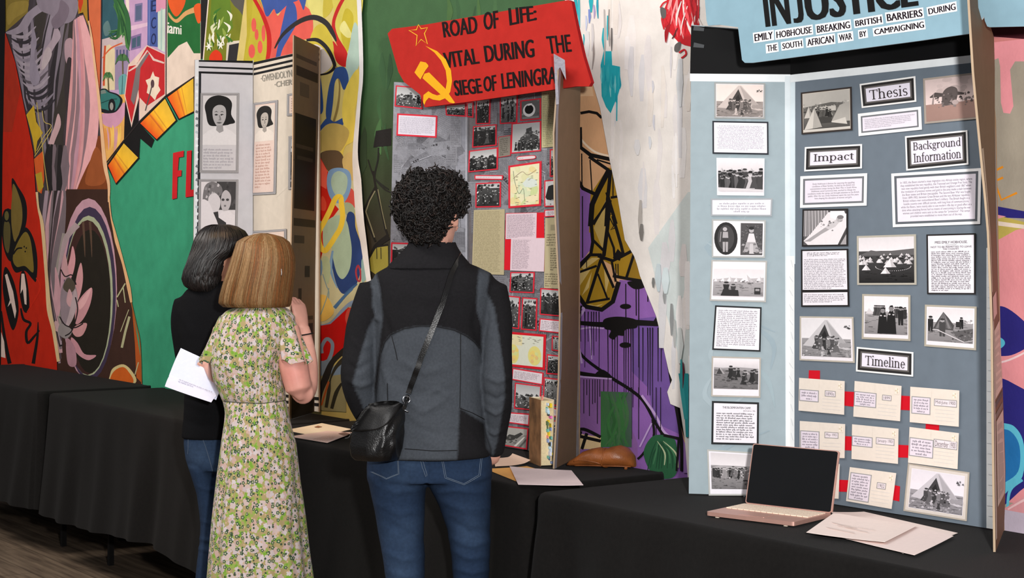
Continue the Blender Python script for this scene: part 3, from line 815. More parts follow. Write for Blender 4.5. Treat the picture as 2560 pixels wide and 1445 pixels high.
# ---- green strip behind the red banner
pt = Paint(WALL, 0.0012, 2.5e-5)
G1, G2, G3 = (62, 98, 60), (48, 78, 48), (52, 46, 38)
pt.poly([(890, -160), (1440, -160), (1470, 300), (1480, 420), (905, 420), (897, 260), (903, 150)], [G1, G1, G2, (46, 64, 42), (48, 60, 40), G2, G1])
pt.poly([(890, 420), (1480, 420), (1500, 1200), (960, 1120), (930, 760), (905, 600)], [(48, 60, 40), (46, 64, 42), G3, G3, G3, G3])
for k in range(40):
    x, y = rnd.uniform(900, 1420), rnd.uniform(-20, 380)
    pt.line([(x, y), (x + rnd.uniform(-8, 8), y + 40), (x + rnd.uniform(-10, 10), y + 90)], [2, rnd.uniform(8, 20), 2], rnd.choice([(66, 102, 62), (56, 90, 56), (50, 82, 52), (72, 106, 58)]))
pt.poly(cD([(180, 985), (295, 965), (295, 1095), (160, 1110)]), (30, 28, 28))
pt.line(cD([(200, 1110), (195, 1200), (170, 1330), (190, 1460)]), 4, (30, 30, 28)); pt.line(cD([(120, 1200), (165, 1330), (240, 1420), (300, 1450)]), [3, 4, 3], (34, 34, 30))
pt.poly(cD([(95, 950), (110, 1000), (110, 1250), (60, 1350), (60, 1050)]), (46, 60, 42))
pt.line(cG([(830, -60), (850, 60), (860, 130), (790, 260), (720, 410), (760, 560), (860, 790)]), 5, (30, 28, 25), smooth=False)
pt.line(cG([(855, 180), (790, 300), (745, 430), (790, 560), (850, 740)]), 3, (120, 116, 92), smooth=False)
pt.line(cG([(860, 110), (920, 360), (980, 640), (1010, 720)]), 5, (30, 28, 25), smooth=False)
pt.line(cG([(890, 160), (940, 420), (990, 640)]), 2.5, (110, 108, 84), smooth=False)
pt.line(cG([(860, 40), (940, 110), (1020, 160)]), [3, 5, 3], (32, 34, 30))
pt.poly(cG([(790, 1000), (870, 850), (1010, 830), (1020, 1300), (800, 1140)]), (142, 134, 58))
pt.line(cG([(790, 980), (850, 860), (920, 800), (1020, 730)]), [4, 8, 13, 15], (28, 26, 24))
pt.line(cG([(870, 850), (1010, 830)]), 5, (28, 26, 24), smooth=False)
for x in (875, 925): pt.line(cG([(x, 860), (x + 3, 1000)]), 2, (36, 34, 26), smooth=False)
pt.build('dark_green_strip', M_MURAL, MUR)

# ---- peach, gold and purple strip
pt = Paint(WALL, 0.0040, 2.5e-5)
PEA, PUR, PU2, GOL, GO2 = (214, 166, 124), (140, 96, 168), (112, 82, 150), (160, 124, 34), (186, 158, 92)
pt.poly([(1400, 130), (1470, 130), (1500, 250), (1520, 350), (1548, 480), (1575, 600), (1585, 645), (1620, 740), (1650, 830), (1672, 930), (1690, 1020), (1712, 1100), (1722, 1230), (1400, 1180)], PEA)
pt.poly(cE([(150, 480), (290, 440), (320, 620), (150, 620)]), (226, 186, 146))
pt.line(cE([(150, 690), (170, 780), (240, 900), (330, 980), (440, 1010)]), [4, 5, 5], (238, 216, 190))
pt.poly(cE([(100, 1150), (225, 1180), (320, 1260), (300, 1460), (100, 1460)]) , PUR)
pt.poly(cF([(0, -60), (150, -40), (250, 60), (240, 200), (165, 300), (165, 440), (200, 500), (290, 520), (350, 480), (380, 360), (520, 370), (580, 500), (640, 780), (660, 960), (700, 1160), (740, 1300), (740, 1450), (0, 1400)]), PUR)
pt.poly(cF([(440, 560), (600, 540), (640, 780), (660, 960), (690, 1140), (560, 1080), (520, 900), (440, 820)]), PU2)
pt.poly(cF([(160, 850), (330, 850), (470, 1180), (470, 1300), (0, 1300), (0, 850)]), (134, 92, 150))
pt.poly(cE([(300, 1250), (415, 1080), (465, 1095), (490, 1250), (548, 1445), (570, 1500), (290, 1500)]), GOL)
pt.poly(cF([(250, -40), (400, -40), (450, 140), (515, 365), (380, 355), (345, 290), (240, 230)]), GOL)
pt.poly(cF([(250, 100), (310, -40), (330, 60), (300, 220)]), GO2); pt.poly(cF([(440, 220), (515, 365), (410, 350)]), (146, 112, 36))
pt.blob(cF([(170, 320), (230, 240), (290, 260), (345, 380), (350, 450), (290, 500), (210, 490), (168, 430)]), GOL)
for q in ([(180, 290), (240, 250), (280, 250), (200, 310)], [(175, 330), (240, 300), (180, 390)], [(300, 290), (330, 350), (310, 430)], [(190, 440), (215, 380), (240, 320), (225, 400)], [(215, 480), (260, 490), (300, 480), (250, 505)]):
    pt.poly(cF(q), (200, 172, 106))
# black outlines of the figure
for p, w in (([(235, 730), (290, 720), (340, 730), (372, 760)], 7), ([(232, 820), (235, 950), (300, 1000), (440, 1030), (452, 1090)], 10), ([(290, 1010), (420, 1100)], 8), ([(340, 1030), (440, 1060)], 4),
             ([(420, 1095), (350, 1230), (310, 1320), (300, 1460)], 13), ([(430, 1095), (410, 1290), (400, 1460)], 9), ([(222, 1165), (250, 1215), (325, 1250)], 9), ([(405, 1240), (465, 1445)], 8), ([(410, 1290), (320, 1450)], 5), ([(430, 1275), (490, 1265)], 6), ([(445, 1095), (445, 1265)], 3),
             ([(243, 990), (245, 1190)], 3), ([(297, 1030), (310, 1240)], 3), ([(430, 1360), (440, 1385), (425, 1380)], 3)):
    pt.line(cE(p), w, BLK, smooth=False)
for p, w in (([(250, -40), (235, 60), (245, 170), (235, 230), (165, 310)], 9), ([(240, 80), (330, -40)], 5), ([(330, -40), (318, 100), (300, 240)], 10), ([(345, 40), (385, 180), (400, 240)], 8), ([(320, 120), (350, 200), (355, 260)], 6),
             ([(330, 50), (350, 90), (335, 110), (355, 100)], 3), ([(245, 160), (300, 215), (300, 260)], 7), ([(270, 240), (345, 265), (395, 240), (460, 205)], 8), ([(460, 205), (410, 360)], 7), ([(340, 270), (360, 370)], 6), ([(345, 340), (420, 355), (515, 370)], 8),
             ([(165, 430), (210, 495), (290, 510), (345, 470), (375, 370)], 12), ([(165, 300), (230, 235), (285, 235), (290, 270)], 9), ([(285, 250), (350, 400)], 7), ([(285, 260), (215, 480)], 8), ([(170, 325), (265, 290)], 6), ([(215, 475), (330, 455)], 6), ([(270, 330), (320, 460)], 5), ([(168, 320), (165, 440)], 8), ([(190, 490), (165, 560)], 6)):
    pt.line(cF(p), w / 1.05, BLK, smooth=False)
for x, y0, y1, w in ((175, -60, 235, 2.5), (193, -60, 250, 2.5), (213, 250, 300, 2), (410, 380, 600, 2.5), (462, 400, 540, 2.5), (475, 400, 800, 2.5), (520, 380, 470, 2.5), (360, 280, 340, 2.5), (371, 280, 345, 2.5)):
    pt.line(cF([(x, y0), (x + 1, y1)]), w, BLK, smooth=False)
pt.poly(cF([(345, 250), (370, 205), (395, 230), (380, 265)]), BLK)
pt.blob(cF([(420, 370), (515, 370), (500, 400), (450, 405)]), BLK)
pt.poly(cF(ellipse(409, 494, 28, 13)), BLK); pt.poly(cF(ellipse(408, 688, 29, 14)), BLK)
pt.line(cF([(160, 575), (300, 585), (430, 575), (600, 582)]), [9, 12, 15, 14, 12], BLK)
pt.blob(cF([(300, 560), (370, 545), (460, 560), (465, 600), (410, 610), (400, 640), (370, 640), (350, 660), (325, 645), (335, 615), (305, 605)]), BLK)
pt.line(cF([(590, 582), (610, 700), (640, 880)]), 7, BLK); pt.line(cF([(555, 570), (580, 530)]), 6, BLK, smooth=False)
pt.line(cF([(160, 680), (200, 750), (320, 840), (430, 910), (500, 970), (560, 1080), (600, 1140)]), [6, 7, 8, 8, 8, 7, 9], BLK)
pt.line(cF([(160, 825), (240, 840), (330, 850)]), [9, 11, 9], BLK)
pt.blob(cF([(250, 850), (290, 810), (340, 850)]), BLK)
for p, w in (([(170, 560), (200, 510), (190, 500)], 6), ([(165, 610), (235, 600), (300, 605)], 4), ([(165, 640), (190, 780)], 5), ([(230, 610), (240, 760)], 3), ([(160, 845), (340, 858)], 4), ([(490, 940), (560, 1040), (600, 1120), (650, 1160)], 6), ([(590, 560), (580, 600)], 3)):
    pt.line(cF(p), w, (190, 158, 206), smooth=True)
for x in (176, 185, 205, 222, 238, 250, 262, 276, 320, 342, 356, 368, 402, 412, 424, 436, 446, 476, 496, 520, 532, 545, 572, 588):
    y0 = 520 if x < 290 else 600
    y1 = y0 + rnd.choice((90, 160, 220, 300)) + (180 if x > 300 else 60)
    pt.line(cF([(x, y0), (x + rnd.uniform(-2, 2), (y0 + y1) / 2), (x, y1)]), [2.6, 1.8, 1.4], BLK, smooth=False)
for x in (180, 200, 215, 228, 244, 256, 268, 280, 300): pt.line(cF([(x, 860), (x, rnd.uniform(930, 1120))]), 1.8, BLK, smooth=False)
for x in (440, 475, 563, 585): pt.line(cF([(x, 900), (x, 1160)]), 1.8, BLK, smooth=False)
pt.poly(cF([(285, 920), (440, 925), (440, 1200), (285, 1200)]), [(62, 104, 62), (84, 84, 96), (66, 92, 74), (56, 110, 60)])
for k in range(14): pt.line(cF([(rnd.uniform(290, 430), 925), (rnd.uniform(290, 430), 1060), (rnd.uniform(290, 430), 1195)]), [2, 8, 2], rnd.choice([(60, 112, 62), (70, 108, 70), (52, 98, 56)]))
pt.poly(cF([(160, 1130), (285, 1150), (285, 1210), (160, 1210)]), (216, 186, 140))
for p in ([(155, 1125), (200, 1110), (285, 1150)], [(185, 1120), (160, 1200)], [(215, 1130), (190, 1210)], [(155, 1140), (285, 1170)]): pt.line(cF(p), 8, BLK)
pt.line(cF([(545, 1060), (550, 1150), (500, 1230), (470, 1260)]), 6, BLK); pt.line(cF([(480, 1200), (540, 1080)]), 4, (186, 156, 204), smooth=False)
pt.blob(cF([(500, 1230), (540, 1150), (600, 1140), (660, 1170), (665, 1330), (600, 1360), (540, 1330)]), (44, 92, 62))
for k in range(12): pt.line(cF([(570 + rnd.uniform(-10, 40), 1170), (540 + k * 11, 1230), (520 + k * 14, 1300 + rnd.uniform(-20, 20))]), [1, 4, 2], rnd.choice([(180, 188, 150), (66, 116, 80), (34, 72, 50)]))
pt.line(cF([(660, 985), (680, 1100), (690, 1200), (690, 1320)]), [7, 8, 7], BLK); pt.line(cF([(600, 1140), (690, 1160)]), 7, BLK); pt.line(cF([(675, 1160), (665, 1320)]), 5, BLK)
pt.poly(cF([(700, 1170), (725, 1200), (725, 1330), (700, 1330)]), (150, 112, 176))
pt.build('purple_gold_figure_strip', M_MURAL, MUR)

# ---- white brushed strip
pt = Paint(WALL, 0.0105, 2.5e-5)
WHT = (226, 220, 214)
pt.poly([(1300, -160), (1860, -160), (1860, 1300), (1722, 1230), (1712, 1100), (1700, 1020), (1676, 1010), (1668, 980), (1680, 950), (1672, 930), (1650, 830), (1640, 790), (1622, 745), (1600, 690), (1592, 660), (1585, 640), (1562, 600), (1545, 500), (1520, 380), (1500, 270), (1475, 185), (1440, 40)], WHT)
pt.poly([(1720, 480), (1860, 480), (1860, 1300), (1730, 1230), (1700, 900), (1640, 700), (1620, 620)], (204, 212, 210))
for k in range(70):
    x, y = rnd.uniform(1480, 1740), rnd.uniform(-40, 900)
    if x < 1470 + y * 0.25: continue
    w = rnd.uniform(6, 26)
    pt.line([(x, y), (x + rnd.uniform(-4, 4), y + 50), (x + rnd.uniform(-5, 5), y + rnd.uniform(80, 170))], [w * .4, w, w * .5], rnd.choice([(230, 224, 220), (220, 214, 212), (232, 228, 226), (212, 210, 212), (224, 216, 208)]))
TQ = (36, 164, 176)
pt.poly(cE([(365, 420), (385, 330), (435, 330), (440, 420), (490, 430), (492, 560), (475, 620), (472, 780), (466, 780), (466, 640), (430, 730), (400, 690), (372, 620)]), TQ)
for k in range(16):
    x = rnd.uniform(370, 490); y = rnd.uniform(400, 600)
    pt.line(cE([(x, y), (x + rnd.uniform(-4, 4), y + 60), (x, y + rnd.uniform(80, 120))]), [1, 5, 1], rnd.choice([(52, 174, 184), (30, 150, 166), (120, 200, 204)]))
for x, y0, y1, w, c in ((200, -60, 200, 18, TQ), (225, -40, 180, 12, (60, 176, 188)), (255, 220, 300, 6, TQ), (300, -60, 80, 20, TQ), (345, -40, 120, 10, (40, 150, 170)), (385, 180, 330, 12, TQ), (410, 100, 260, 9, (44, 166, 178)),
                        (290, 60, 150, 12, (120, 140, 200)), (320, 30, 120, 9, (170, 150, 190)), (270, 100, 200, 9, (190, 198, 220)), (315, 250, 450, 9, (150, 140, 136)), (388, 60, 420, 9, (176, 172, 168)), (420, 60, 300, 7, (128, 122, 118)), (436, 180, 330, 10, (104, 100, 98)), (310, 150, 330, 12, (204, 200, 200)),
                        (280, 200, 360, 24, (214, 212, 212)), (565, 300, 620, 28, (214, 212, 214)), (700, 520, 600, 10, (196, 196, 202)), (710, 740, 840, 10, (200, 200, 208)), (680, 880, 960, 14, (206, 208, 212)), (600, 900, 1000, 30, (218, 216, 216)), (625, 1300, 1440, 7, (176, 170, 164)), (820, 300, 500, 10, (206, 202, 204)), (880, 380, 690, 32, (204, 206, 208))):
    pt.line(cE([(x, y0), (x + rnd.uniform(-6, 6), (y0 + y1) / 2), (x + rnd.uniform(-4, 4), y1)]), [w * .3, w * .55, w * .15], c)
# red splash
RD = (196, 30, 40)
pt.poly(cE([(800, -200), (1000, -200), (1000, 160), (945, 300), (905, 290), (865, 270), (820, 220), (775, 170), (760, 100), (790, 40)]), RD)
for k in range(46):
    a = rnd.uniform(0.35, 1.1) * math.pi / 2 + 0.5
    x, y = rnd.uniform(800, 1000), rnd.uniform(-60, 120)
    l = rnd.uniform(80, 220)
    pt.line(cE([(x, y), (x - l * .35 * math.cos(a), y + l * .5), (x - l * .5 * math.cos(a) + rnd.uniform(-8, 8), y + l * .9)]), [2, rnd.uniform(3, 9), 1], rnd.choice([(206, 36, 46), (178, 22, 34), (224, 80, 86), (232, 150, 150), (156, 22, 32), (222, 210, 206)]))
for p in ([(750, 50), (770, 20), (800, 10), (780, 60), (760, 120), (775, 190)], [(870, 340), (905, 320), (915, 350), (885, 375)], [(800, 60), (780, 120), (800, 160)]): pt.line(cE(p), 4, RD)
for q in ([(750, 50), (785, 60), (785, 110), (760, 115)], [(845, 290), (880, 270), (870, 330), (842, 330)]): pt.blob(cE(q), (92, 88, 86))
pt.line(cE([(860, 180), (840, 230), (825, 250)]), [2, 5, 2], (92, 40, 40))
# lower right of the strip
for x, y0, y1, w, c in ((485, -40, 160, 10, (172, 166, 160)), (490, 80, 165, 12, (120, 116, 112)), (575, 280, 420, 16, (192, 204, 208)), (605, 400, 480, 8, (150, 152, 152)), (640, 480, 640, 10, (140, 142, 142)), (655, 560, 700, 8, (170, 172, 170)), (610, 300, 430, 20, (206, 218, 220)), (548, 350, 400, 8, (120, 120, 118)), (680, 600, 780, 16, (210, 216, 214))):
    pt.line(cF([(x, y0), (x + rnd.uniform(-5, 5), (y0 + y1) / 2), (x, y1)]), [w * .5, w, w * .3], c)
pt.poly(cF([(675, 830), (725, 830), (725, 1150), (712, 1150), (705, 1030), (690, 940)]), (40, 142, 146))
pt.line(cF([(688, 760), (692, 900), (712, 1060)]), [3, 10, 8], (56, 156, 158)); pt.line(cF([(698, 775), (700, 830), (697, 905)]), [2, 5, 1], (96, 34, 48))
pt.build('white_brushed_strip', M_MURAL, MUR)

# ---- pink and grey strip at the near end
pt = Paint(WALL, 0.0032, 2.5e-5)
GRY, PNK, NAV = (162, 152, 136), (232, 150, 156), (44, 40, 116)
pt.poly([(1855, -260), (3100, -320), (3100, 1500), (1855, 1240)], GRY)
pt.poly(cI([(0, -300), (900, -380), (900, 250), (470, 370), (380, 370), (350, 420), (370, 640), (350, 685), (310, 680), (295, 620), (290, 400), (280, 350), (255, 360), (255, 460), (230, 460), (230, 200), (0, 200)]), PNK)
pt.poly(cI([(200, 165), (900, 130), (900, 215), (430, 235), (255, 222), (200, 222)]), (66, 24, 32))
pt.poly(cI([(200, 222), (430, 235), (255, 255), (200, 258)]), (206, 128, 124))
for p in ([(258, 1030), (308, 1005)], [(262, 1090), (308, 1070)], [(262, 1110), (298, 1205), (392, 1162)]): pt.line(cI(p), 5.5, (222, 140, 36), smooth=False)
pt.poly([(2300, 515), (2488, 515), (2560, 528), (2900, 590), (2900, 640), (2560, 546), (2300, 536)], NAV)
pt.poly([(2300, 536), (2488, 537), (2900, 640), (2900, 900), (2300, 900)], (186, 168, 84))
pt.poly([(2300, 600), (2488, 604), (2540, 575), (2620, 560), (2900, 600), (2900, 1300), (2300, 1230)], (226, 146, 150))
pt.poly([(2300, 552), (2488, 552), (2560, 562), (2560, 572), (2488, 563), (2300, 563)], (226, 208, 190))
pt.poly([(2300, 536), (2488, 536), (2515, 541), (2488, 549), (2300, 549)], (222, 150, 158))
pt.blob(cJ([(-100, 340), (60, 335), (130, 345), (220, 420), (250, 470), (160, 530), (80, 540), (-100, 540)]), NAV)
pt.blob(cJ([(80, 460), (110, 470), (118, 490), (100, 508), (80, 505)]), (88, 184, 206))
pt.line(cJ([(60, 570), (120, 560), (180, 535), (240, 500)]), [4, 5, 4], (232, 204, 204))
pt.blob(cJ([(-100, 640), (60, 625), (150, 650), (250, 740), (260, 1000), (180, 1090), (60, 1180), (-100, 1180)]), NAV)
pt.blob(cJ([(-60, 780), (100, 810), (160, 830), (195, 900), (190, 1030), (130, 1090), (60, 1160), (-60, 1160)]), (94, 186, 208))
pt.blob(cJ([(-60, 800), (90, 832), (145, 850), (178, 910), (172, 1010), (110, 1060), (40, 1100), (-60, 1100)]), (38, 112, 172))
pt.line(cJ([(190, 1045), (140, 1085), (128, 1160)]), [6, 8, 6], (94, 186, 208))
pt.poly(cJ([(135, 1150), (200, 1110), (300, 1080), (300, 1400), (60, 1400), (80, 1180)]), (214, 148, 152))
pt.line(cJ([(130, 1165), (200, 1125), (280, 1090)]), [4, 6, 6], (232, 190, 190))
pt.poly(cJ([(40, 1165), (110, 1165), (190, 1180), (300, 1200), (300, 1400), (40, 1400)]), (190, 176, 190))
pt.build('pink_grey_strip', M_MURAL, MUR)

# ------------------------------------------------------------------ exhibit boards
BROWN, EDGE = (120, 96, 76), (140, 114, 90)

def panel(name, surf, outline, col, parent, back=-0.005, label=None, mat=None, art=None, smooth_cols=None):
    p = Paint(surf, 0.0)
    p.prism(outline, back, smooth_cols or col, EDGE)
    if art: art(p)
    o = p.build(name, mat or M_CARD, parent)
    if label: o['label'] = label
    return o

def card(parent, name, surf, q, rings, art=None, art_name='print', lift=0.0035, thick=0.0012, label=None, mat=None, art_label=None):
    """a sheet glued to a board: q its corners, rings = [(inset px, colour), ...]; art(paint, inner quad) makes the print as a sub-part"""
    p = Paint(surf, lift)
    p.prism(q, lift - thick, rings[0][1], rings[0][1])
    inner = q
    for ins, c in rings[1:]:
        inner = inset(inner, ins)
        p.poly(inner, c)
    o = p.build(name, mat or M_PRINT, parent)
    if label: o['label'] = label
    if art:
        a = Paint(surf, p.off + 0.0002, 1.5e-5)
        art(a, inner)
        if a.f:
            ao = a.build(art_name, M_PRINT, o)
            if art_label: ao['label'] = art_label
    return o

# ---- small monochrome pictures, drawn in the unit square
def gray(v, tint=(1.0, 0.97, 0.97)):
    return tuple(max(0, min(255, v * t)) for t in tint)

class Pic:
    def __init__(self, pt, q, seed, tint=(1.0, 0.97, 0.98)):
        self.p = pt; self.f = quad_map(q); self.r = random.Random(seed); self.t = tint
    def g(self, v): return gray(v, self.t)
    def poly(self, pts, v, bump=True):
        c = [self.g(x) for x in v] if isinstance(v, (list, tuple)) else self.g(v)
        cl = lambda x: min(1.0, max(0.0, x))
        self.p.poly([self.f(cl(a), cl(b)) for a, b in pts], c, bump)
    def rect(self, a, b, c, d, v): self.poly([(a, b), (c, b), (c, d), (a, d)], v)
    def ell(self, x, y, rx, ry, v, n=12): self.poly(ellipse(x, y, rx, ry, n), v)
    def blob(self, pts, v):
        self.poly([(q.x, q.y) for q in catmull([(a, b, 0) for a, b in pts], 4)], v)
    def sky(self, h, top=215, low=232): self.poly([(0, h), (1, h), (1, 1), (0, 1)], [low, low, top, top])
    def ground(self, h, top=150, low=120, n=60, var=30):
        self.poly([(0, 0), (1, 0), (1, h), (0, h)], [low, low, top, top])
        for _ in range(n):
            x, y = self.r.random(), self.r.random() * h * .95
            w, hh = self.r.uniform(.01, .08), self.r.uniform(.004, .02)
            self.poly([(x - w, y), (x + w, y - hh * .3), (x + w * .7, y + hh), (x - w * .6, y + hh)], low + self.r.uniform(-var, var), False)
    def speckle(self, x0, y0, x1, y1, n, lo, hi, s=0.03):
        for _ in range(n):
            x, y = self.r.uniform(x0, x1), self.r.uniform(y0, y1)
            a = s * self.r.uniform(.4, 1.2)
            v = self.r.uniform(lo, hi)
            self.poly([(x - a, y - a * .5), (x + a * .4, y - a * .8), (x + a, y + a * .3), (x - a * .2, y + a)], v)
    def tent(self, x, y, w, h, v=205, dark=None):
        self.poly([(x - w / 2, y), (x, y + h), (x + w * .12, y)], v)
        self.poly([(x + w * .12, y), (x, y + h), (x + w / 2, y)], v - 35)
        if dark is not None: self.poly([(x - w * .1, y), (x, y + h * .7), (x + w * .12, y)], dark)
    def person(self, x, y, h, v=40, skirt=False, head=None):
        w = h * .26
        if skirt: self.poly([(x - w * .8, y), (x - w * .35, y + h * .5), (x - w * .5, y + h * .8), (x + w * .5, y + h * .8), (x + w * .35, y + h * .5), (x + w * .8, y)], v)
        else: self.poly([(x - w * .4, y), (x - w * .5, y + h * .8), (x + w * .5, y + h * .8), (x + w * .45, y), (x + w * .08, y), (x, y + h * .35), (x - w * .08, y)], v)
        self.ell(x, y + h * .89, h * .09, h * .11, head if head is not None else min(200, v + 90), 8)
        self.poly(ellipse(x, y + h * .95, h * .1, h * .06, 8), max(15, v - 10))
    def crowd(self, x0, x1, y, h, n, lo=25, hi=110, jit=.04):
        for k in range(n):
            x = x0 + (x1 - x0) * (k + self.r.random()) / n
            self.person(x, y + self.r.uniform(-jit, jit), h * self.r.uniform(.8, 1.15), self.r.uniform(lo, hi), self.r.random() < .5)

def pic_tent_family(seed=1, tint=(1, .96, .95), dark=True):
    def art(pt, q):
        p = Pic(pt, q, seed, tint)
        p.sky(.45, 215, 225); p.ground(.48, 150, 130)
        p.poly([(.02, .28), (.47, .97), (.53, .97), (1, .22), (.9, .2), (.6, .3), (.2, .26)], 190)
        p.poly([(.5, .97), (1, .22), (.86, .3), (.62, .5)], 165)
        p.poly([(.2, .22), (.47, .86), (.66, .2)], 62); p.poly([(.28, .3), (.47, .7), (.6, .25)], 40)
        for x, y, h, v in ((.3, .2, .36, 70), (.38, .16, .4, 95), (.46, .18, .34, 55), (.54, .14, .4, 120), (.62, .16, .38, 80), (.7, .14, .36, 100), (.42, .05, .22, 185), (.55, .06, .2, 60)):
            p.person(x, y, h, v, p.r.random() < .6)
        p.speckle(.25, .1, .75, .55, 40, 40, 200, .025); p.speckle(.0, .0, 1, .18, 24, 110, 190, .03)
        for x in (.8, .88, .95): p.ell(x, .32, .05, .06, 150)
        p.speckle(.86, .75, 1, .85, 6, 60, 120, .03)
    return art

def pic_crowd(seed=2):
    def art(pt, q):
        p = Pic(pt, q, seed)
        p.sky(.62, 222, 205); p.rect(0, .1, 1, .64, 190)
        for k in range(5): p.tent(.08 + k * .22, .56, .18, .2, 200)
        p.speckle(0, .58, 1, .68, 26, 70, 170, .03)
        p.poly([(0, .12), (1, .05), (1, .6), (0, .62)], 62)
        p.crowd(0.02, .98, .2, .46, 15, 22, 70); p.crowd(.02, .98, .08, .46, 16, 22, 95)
        p.person(.72, .08, .5, 185, True); p.person(.8, .1, .46, 70, True)
        p.poly([(0, .12), (1, .06), (1, 0), (0, 0)], 205)
    return art

def pic_pair(seed=3):
    def art(pt, q):
        p = Pic(pt, q, seed)
        p.rect(0, 0, 1, 1, 226)
        p.ell(.24, .5, .24, .49, 40, 24); p.ell(.24, .52, .17, .38, 66, 20)
        p.ell(.22, .78, .045, .06, 175); p.poly([(.17, .5), (.18, .7), (.28, .7), (.29, .5)], 165); p.poly([(.17, .38), (.17, .52), (.29, .52), (.29, .38)], 60)
        for x in (.2, .26): p.poly([(x - .02, .1), (x - .025, .4), (x + .025, .4), (x + .02, .1)], 165)
        p.poly([(.11, .4), (.13, .7), (.15, .7), (.13, .4)], 140)
        p.rect(.54, .01, .99, .97, 78)
        for k in range(60): p.ell(p.r.uniform(.56, .97), p.r.uniform(.35, .9), .014, .014, p.r.choice((50, 110, 120)), 5)
        p.ell(.76, .76, .05, .08, 170); p.ell(.76, .82, .055, .05, 40)
        p.poly([(.66, .36), (.71, .66), (.81, .66), (.86, .36)], 215); p.poly([(.6, .1), (.66, .4), (.86, .4), (.93, .1)], 165)
        p.speckle(.58, .05, .96, .35, 22, 70, 190, .04); p.poly([(.72, .05), (.73, .35), (.8, .35), (.81, .05)], 190)
    return art

def pic_tent_rows(seed=4):
    def art(pt, q):
        p = Pic(pt, q, seed)
        p.sky(.6, 214, 224); p.ground(.62, 165, 140)
        p.poly([(0, .6), (.3, .68), (.7, .66), (1, .7), (1, .58), (0, .56)], 176)
        for x, w, h in ((.06, .14, .12), (.2, .14, .14), (.33, .14, .2), (.46, .12, .16), (.66, .28, .27), (.92, .2, .22)): p.tent(x, .54, w, h, 222)
        p.speckle(0, .5, 1, .58, 26, 60, 150, .02)
        p.person(.26, .04, .5, 40, True); p.person(.4, .04, .42, 60, True); p.poly([(.16, 0), (.2, .26), (.5, .24), (.52, 0)], 44)
        p.rect(.82, .1, .94, .34, 46); p.rect(.84, .22, .92, .3, 150); p.speckle(.5, .3, .8, .45, 10, 70, 170, .025)
        p.rect(0, 0, 1, .02, 220)
    return art

def pic_field(seed=5, dark=50):
    def art(pt, q):
        p = Pic(pt, q, seed)
        p.sky(.66, 224, 196); p.ground(.68, 120, 105, 50)
        p.poly([(0, .66), (1, .6), (1, .7), (.5, .74), (.2, .7), (0, .72)], 150)
        for x, w, h in ((.15, .2, .2), (.1, .12, .14), (.75, .14, .1)): p.tent(x, .5, w, h, 190)
        p.poly([(.05, .5), (.12, .7), (.2, .5)], 60)
        for x, y, h in ((.38, .34, .44), (.46, .3, .4), (.55, .4, .3), (.7, .22, .42), (.67, .16, .36), (.92, .22, .46), (.96, .18, .44), (.86, .25, .4)): p.person(x, y, h, p.r.uniform(35, 80), True)
        p.ell(.33, .28, .05, .04, 70); p.ell(.22, .3, .04, .03, 80); p.speckle(.3, .1, 1, .4, 30, 45, 130, .025)
    return art

def pic_row_people(seed=6):
    def art(pt, q):
        p = Pic(pt, q, seed)
        p.sky(.62, 205, 226); p.ground(.66, 150, 112, 60)
        p.poly([(0, .58), (.2, .66), (.5, .62), (.8, .66), (1, .58), (1, .5), (0, .5)], 172)
        p.rect(.02, .34, .98, .56, 130); p.rect(.03, .34, .1, .58, 50)
        p.crowd(.08, .98, .32, .28, 22, 30, 150, .02); p.crowd(.6, .98, .26, .28, 8, 40, 190, .03)
        p.speckle(.1, .3, .98, .52, 50, 50, 215, .018); p.speckle(.1, .05, .9, .25, 20, 90, 150, .03)
    return art

def pic_camp_rows(seed=7):
    def art(pt, q):
        p = Pic(pt, q, seed)
        p.sky(.68, 212, 226); p.ground(.7, 70, 34, 50, 20)
        p.poly([(.1, .66), (.22, .72), (.4, .68), (1, .74), (1, .6), (0, .6)], 96)
        for k in range(40):
            d = p.r.random(); y = .62 - d * .22
            p.tent(p.r.random() * .98, y, .05 + d * .06, .04 + d * .05, p.r.uniform(185, 225))
        for x, y, s in ((.13, .28, .16), (.05, .4, .12), (.56, .34, .24), (.48, .2, .18), (.38, .44, .12)): p.tent(x, y, s, s * .8, 224)
        for k in range(26):
            a = k / 25 * math.pi
            p.ell(.62 + .32 * math.cos(a + math.pi), .36 - .1 * math.sin(a), .008, .008, 200, 5)
    return art

def pic_two_women(seed=8):
    def art(pt, q):
        p = Pic(pt, q, seed)
        p.sky(.58, 226, 232); p.ground(.6, 160, 128, 50)
        p.poly([(.02, .54), (.1, .7), (.22, .54)], 205); p.speckle(.2, .55, 1, .64, 18, 90, 170, .03)
        for k in range(7): p.person(.24 + k * .035, .5, .28, p.r.uniform(40, 90), True)
        for k in range(6): p.person(.72 + k * .045, .44 + p.r.uniform(-.02, .03), .3, p.r.uniform(35, 85), k % 2 == 0)
        p.person(.84, .26, .5, 40)
        for x, h in ((.42, .74), (.62, .8)):
            p.poly([(x - .12, .02), (x - .09, h * .62), (x - .04, h * .8), (x + .04, h * .8), (x + .09, h * .62), (x + .12, .02)], 34)
            p.ell(x, h * .86, .05, .07, 130); p.poly([(x - .07, h * .84), (x - .03, h * .97), (x + .03, h * .99), (x + .07, h * .84), (x + .03, h * .93), (x - .03, h * .93)], 24)
            p.ell(x - .04, h * .68, .025, .02, 190); p.ell(x + .05, h * .67, .025, .02, 190)
    return art

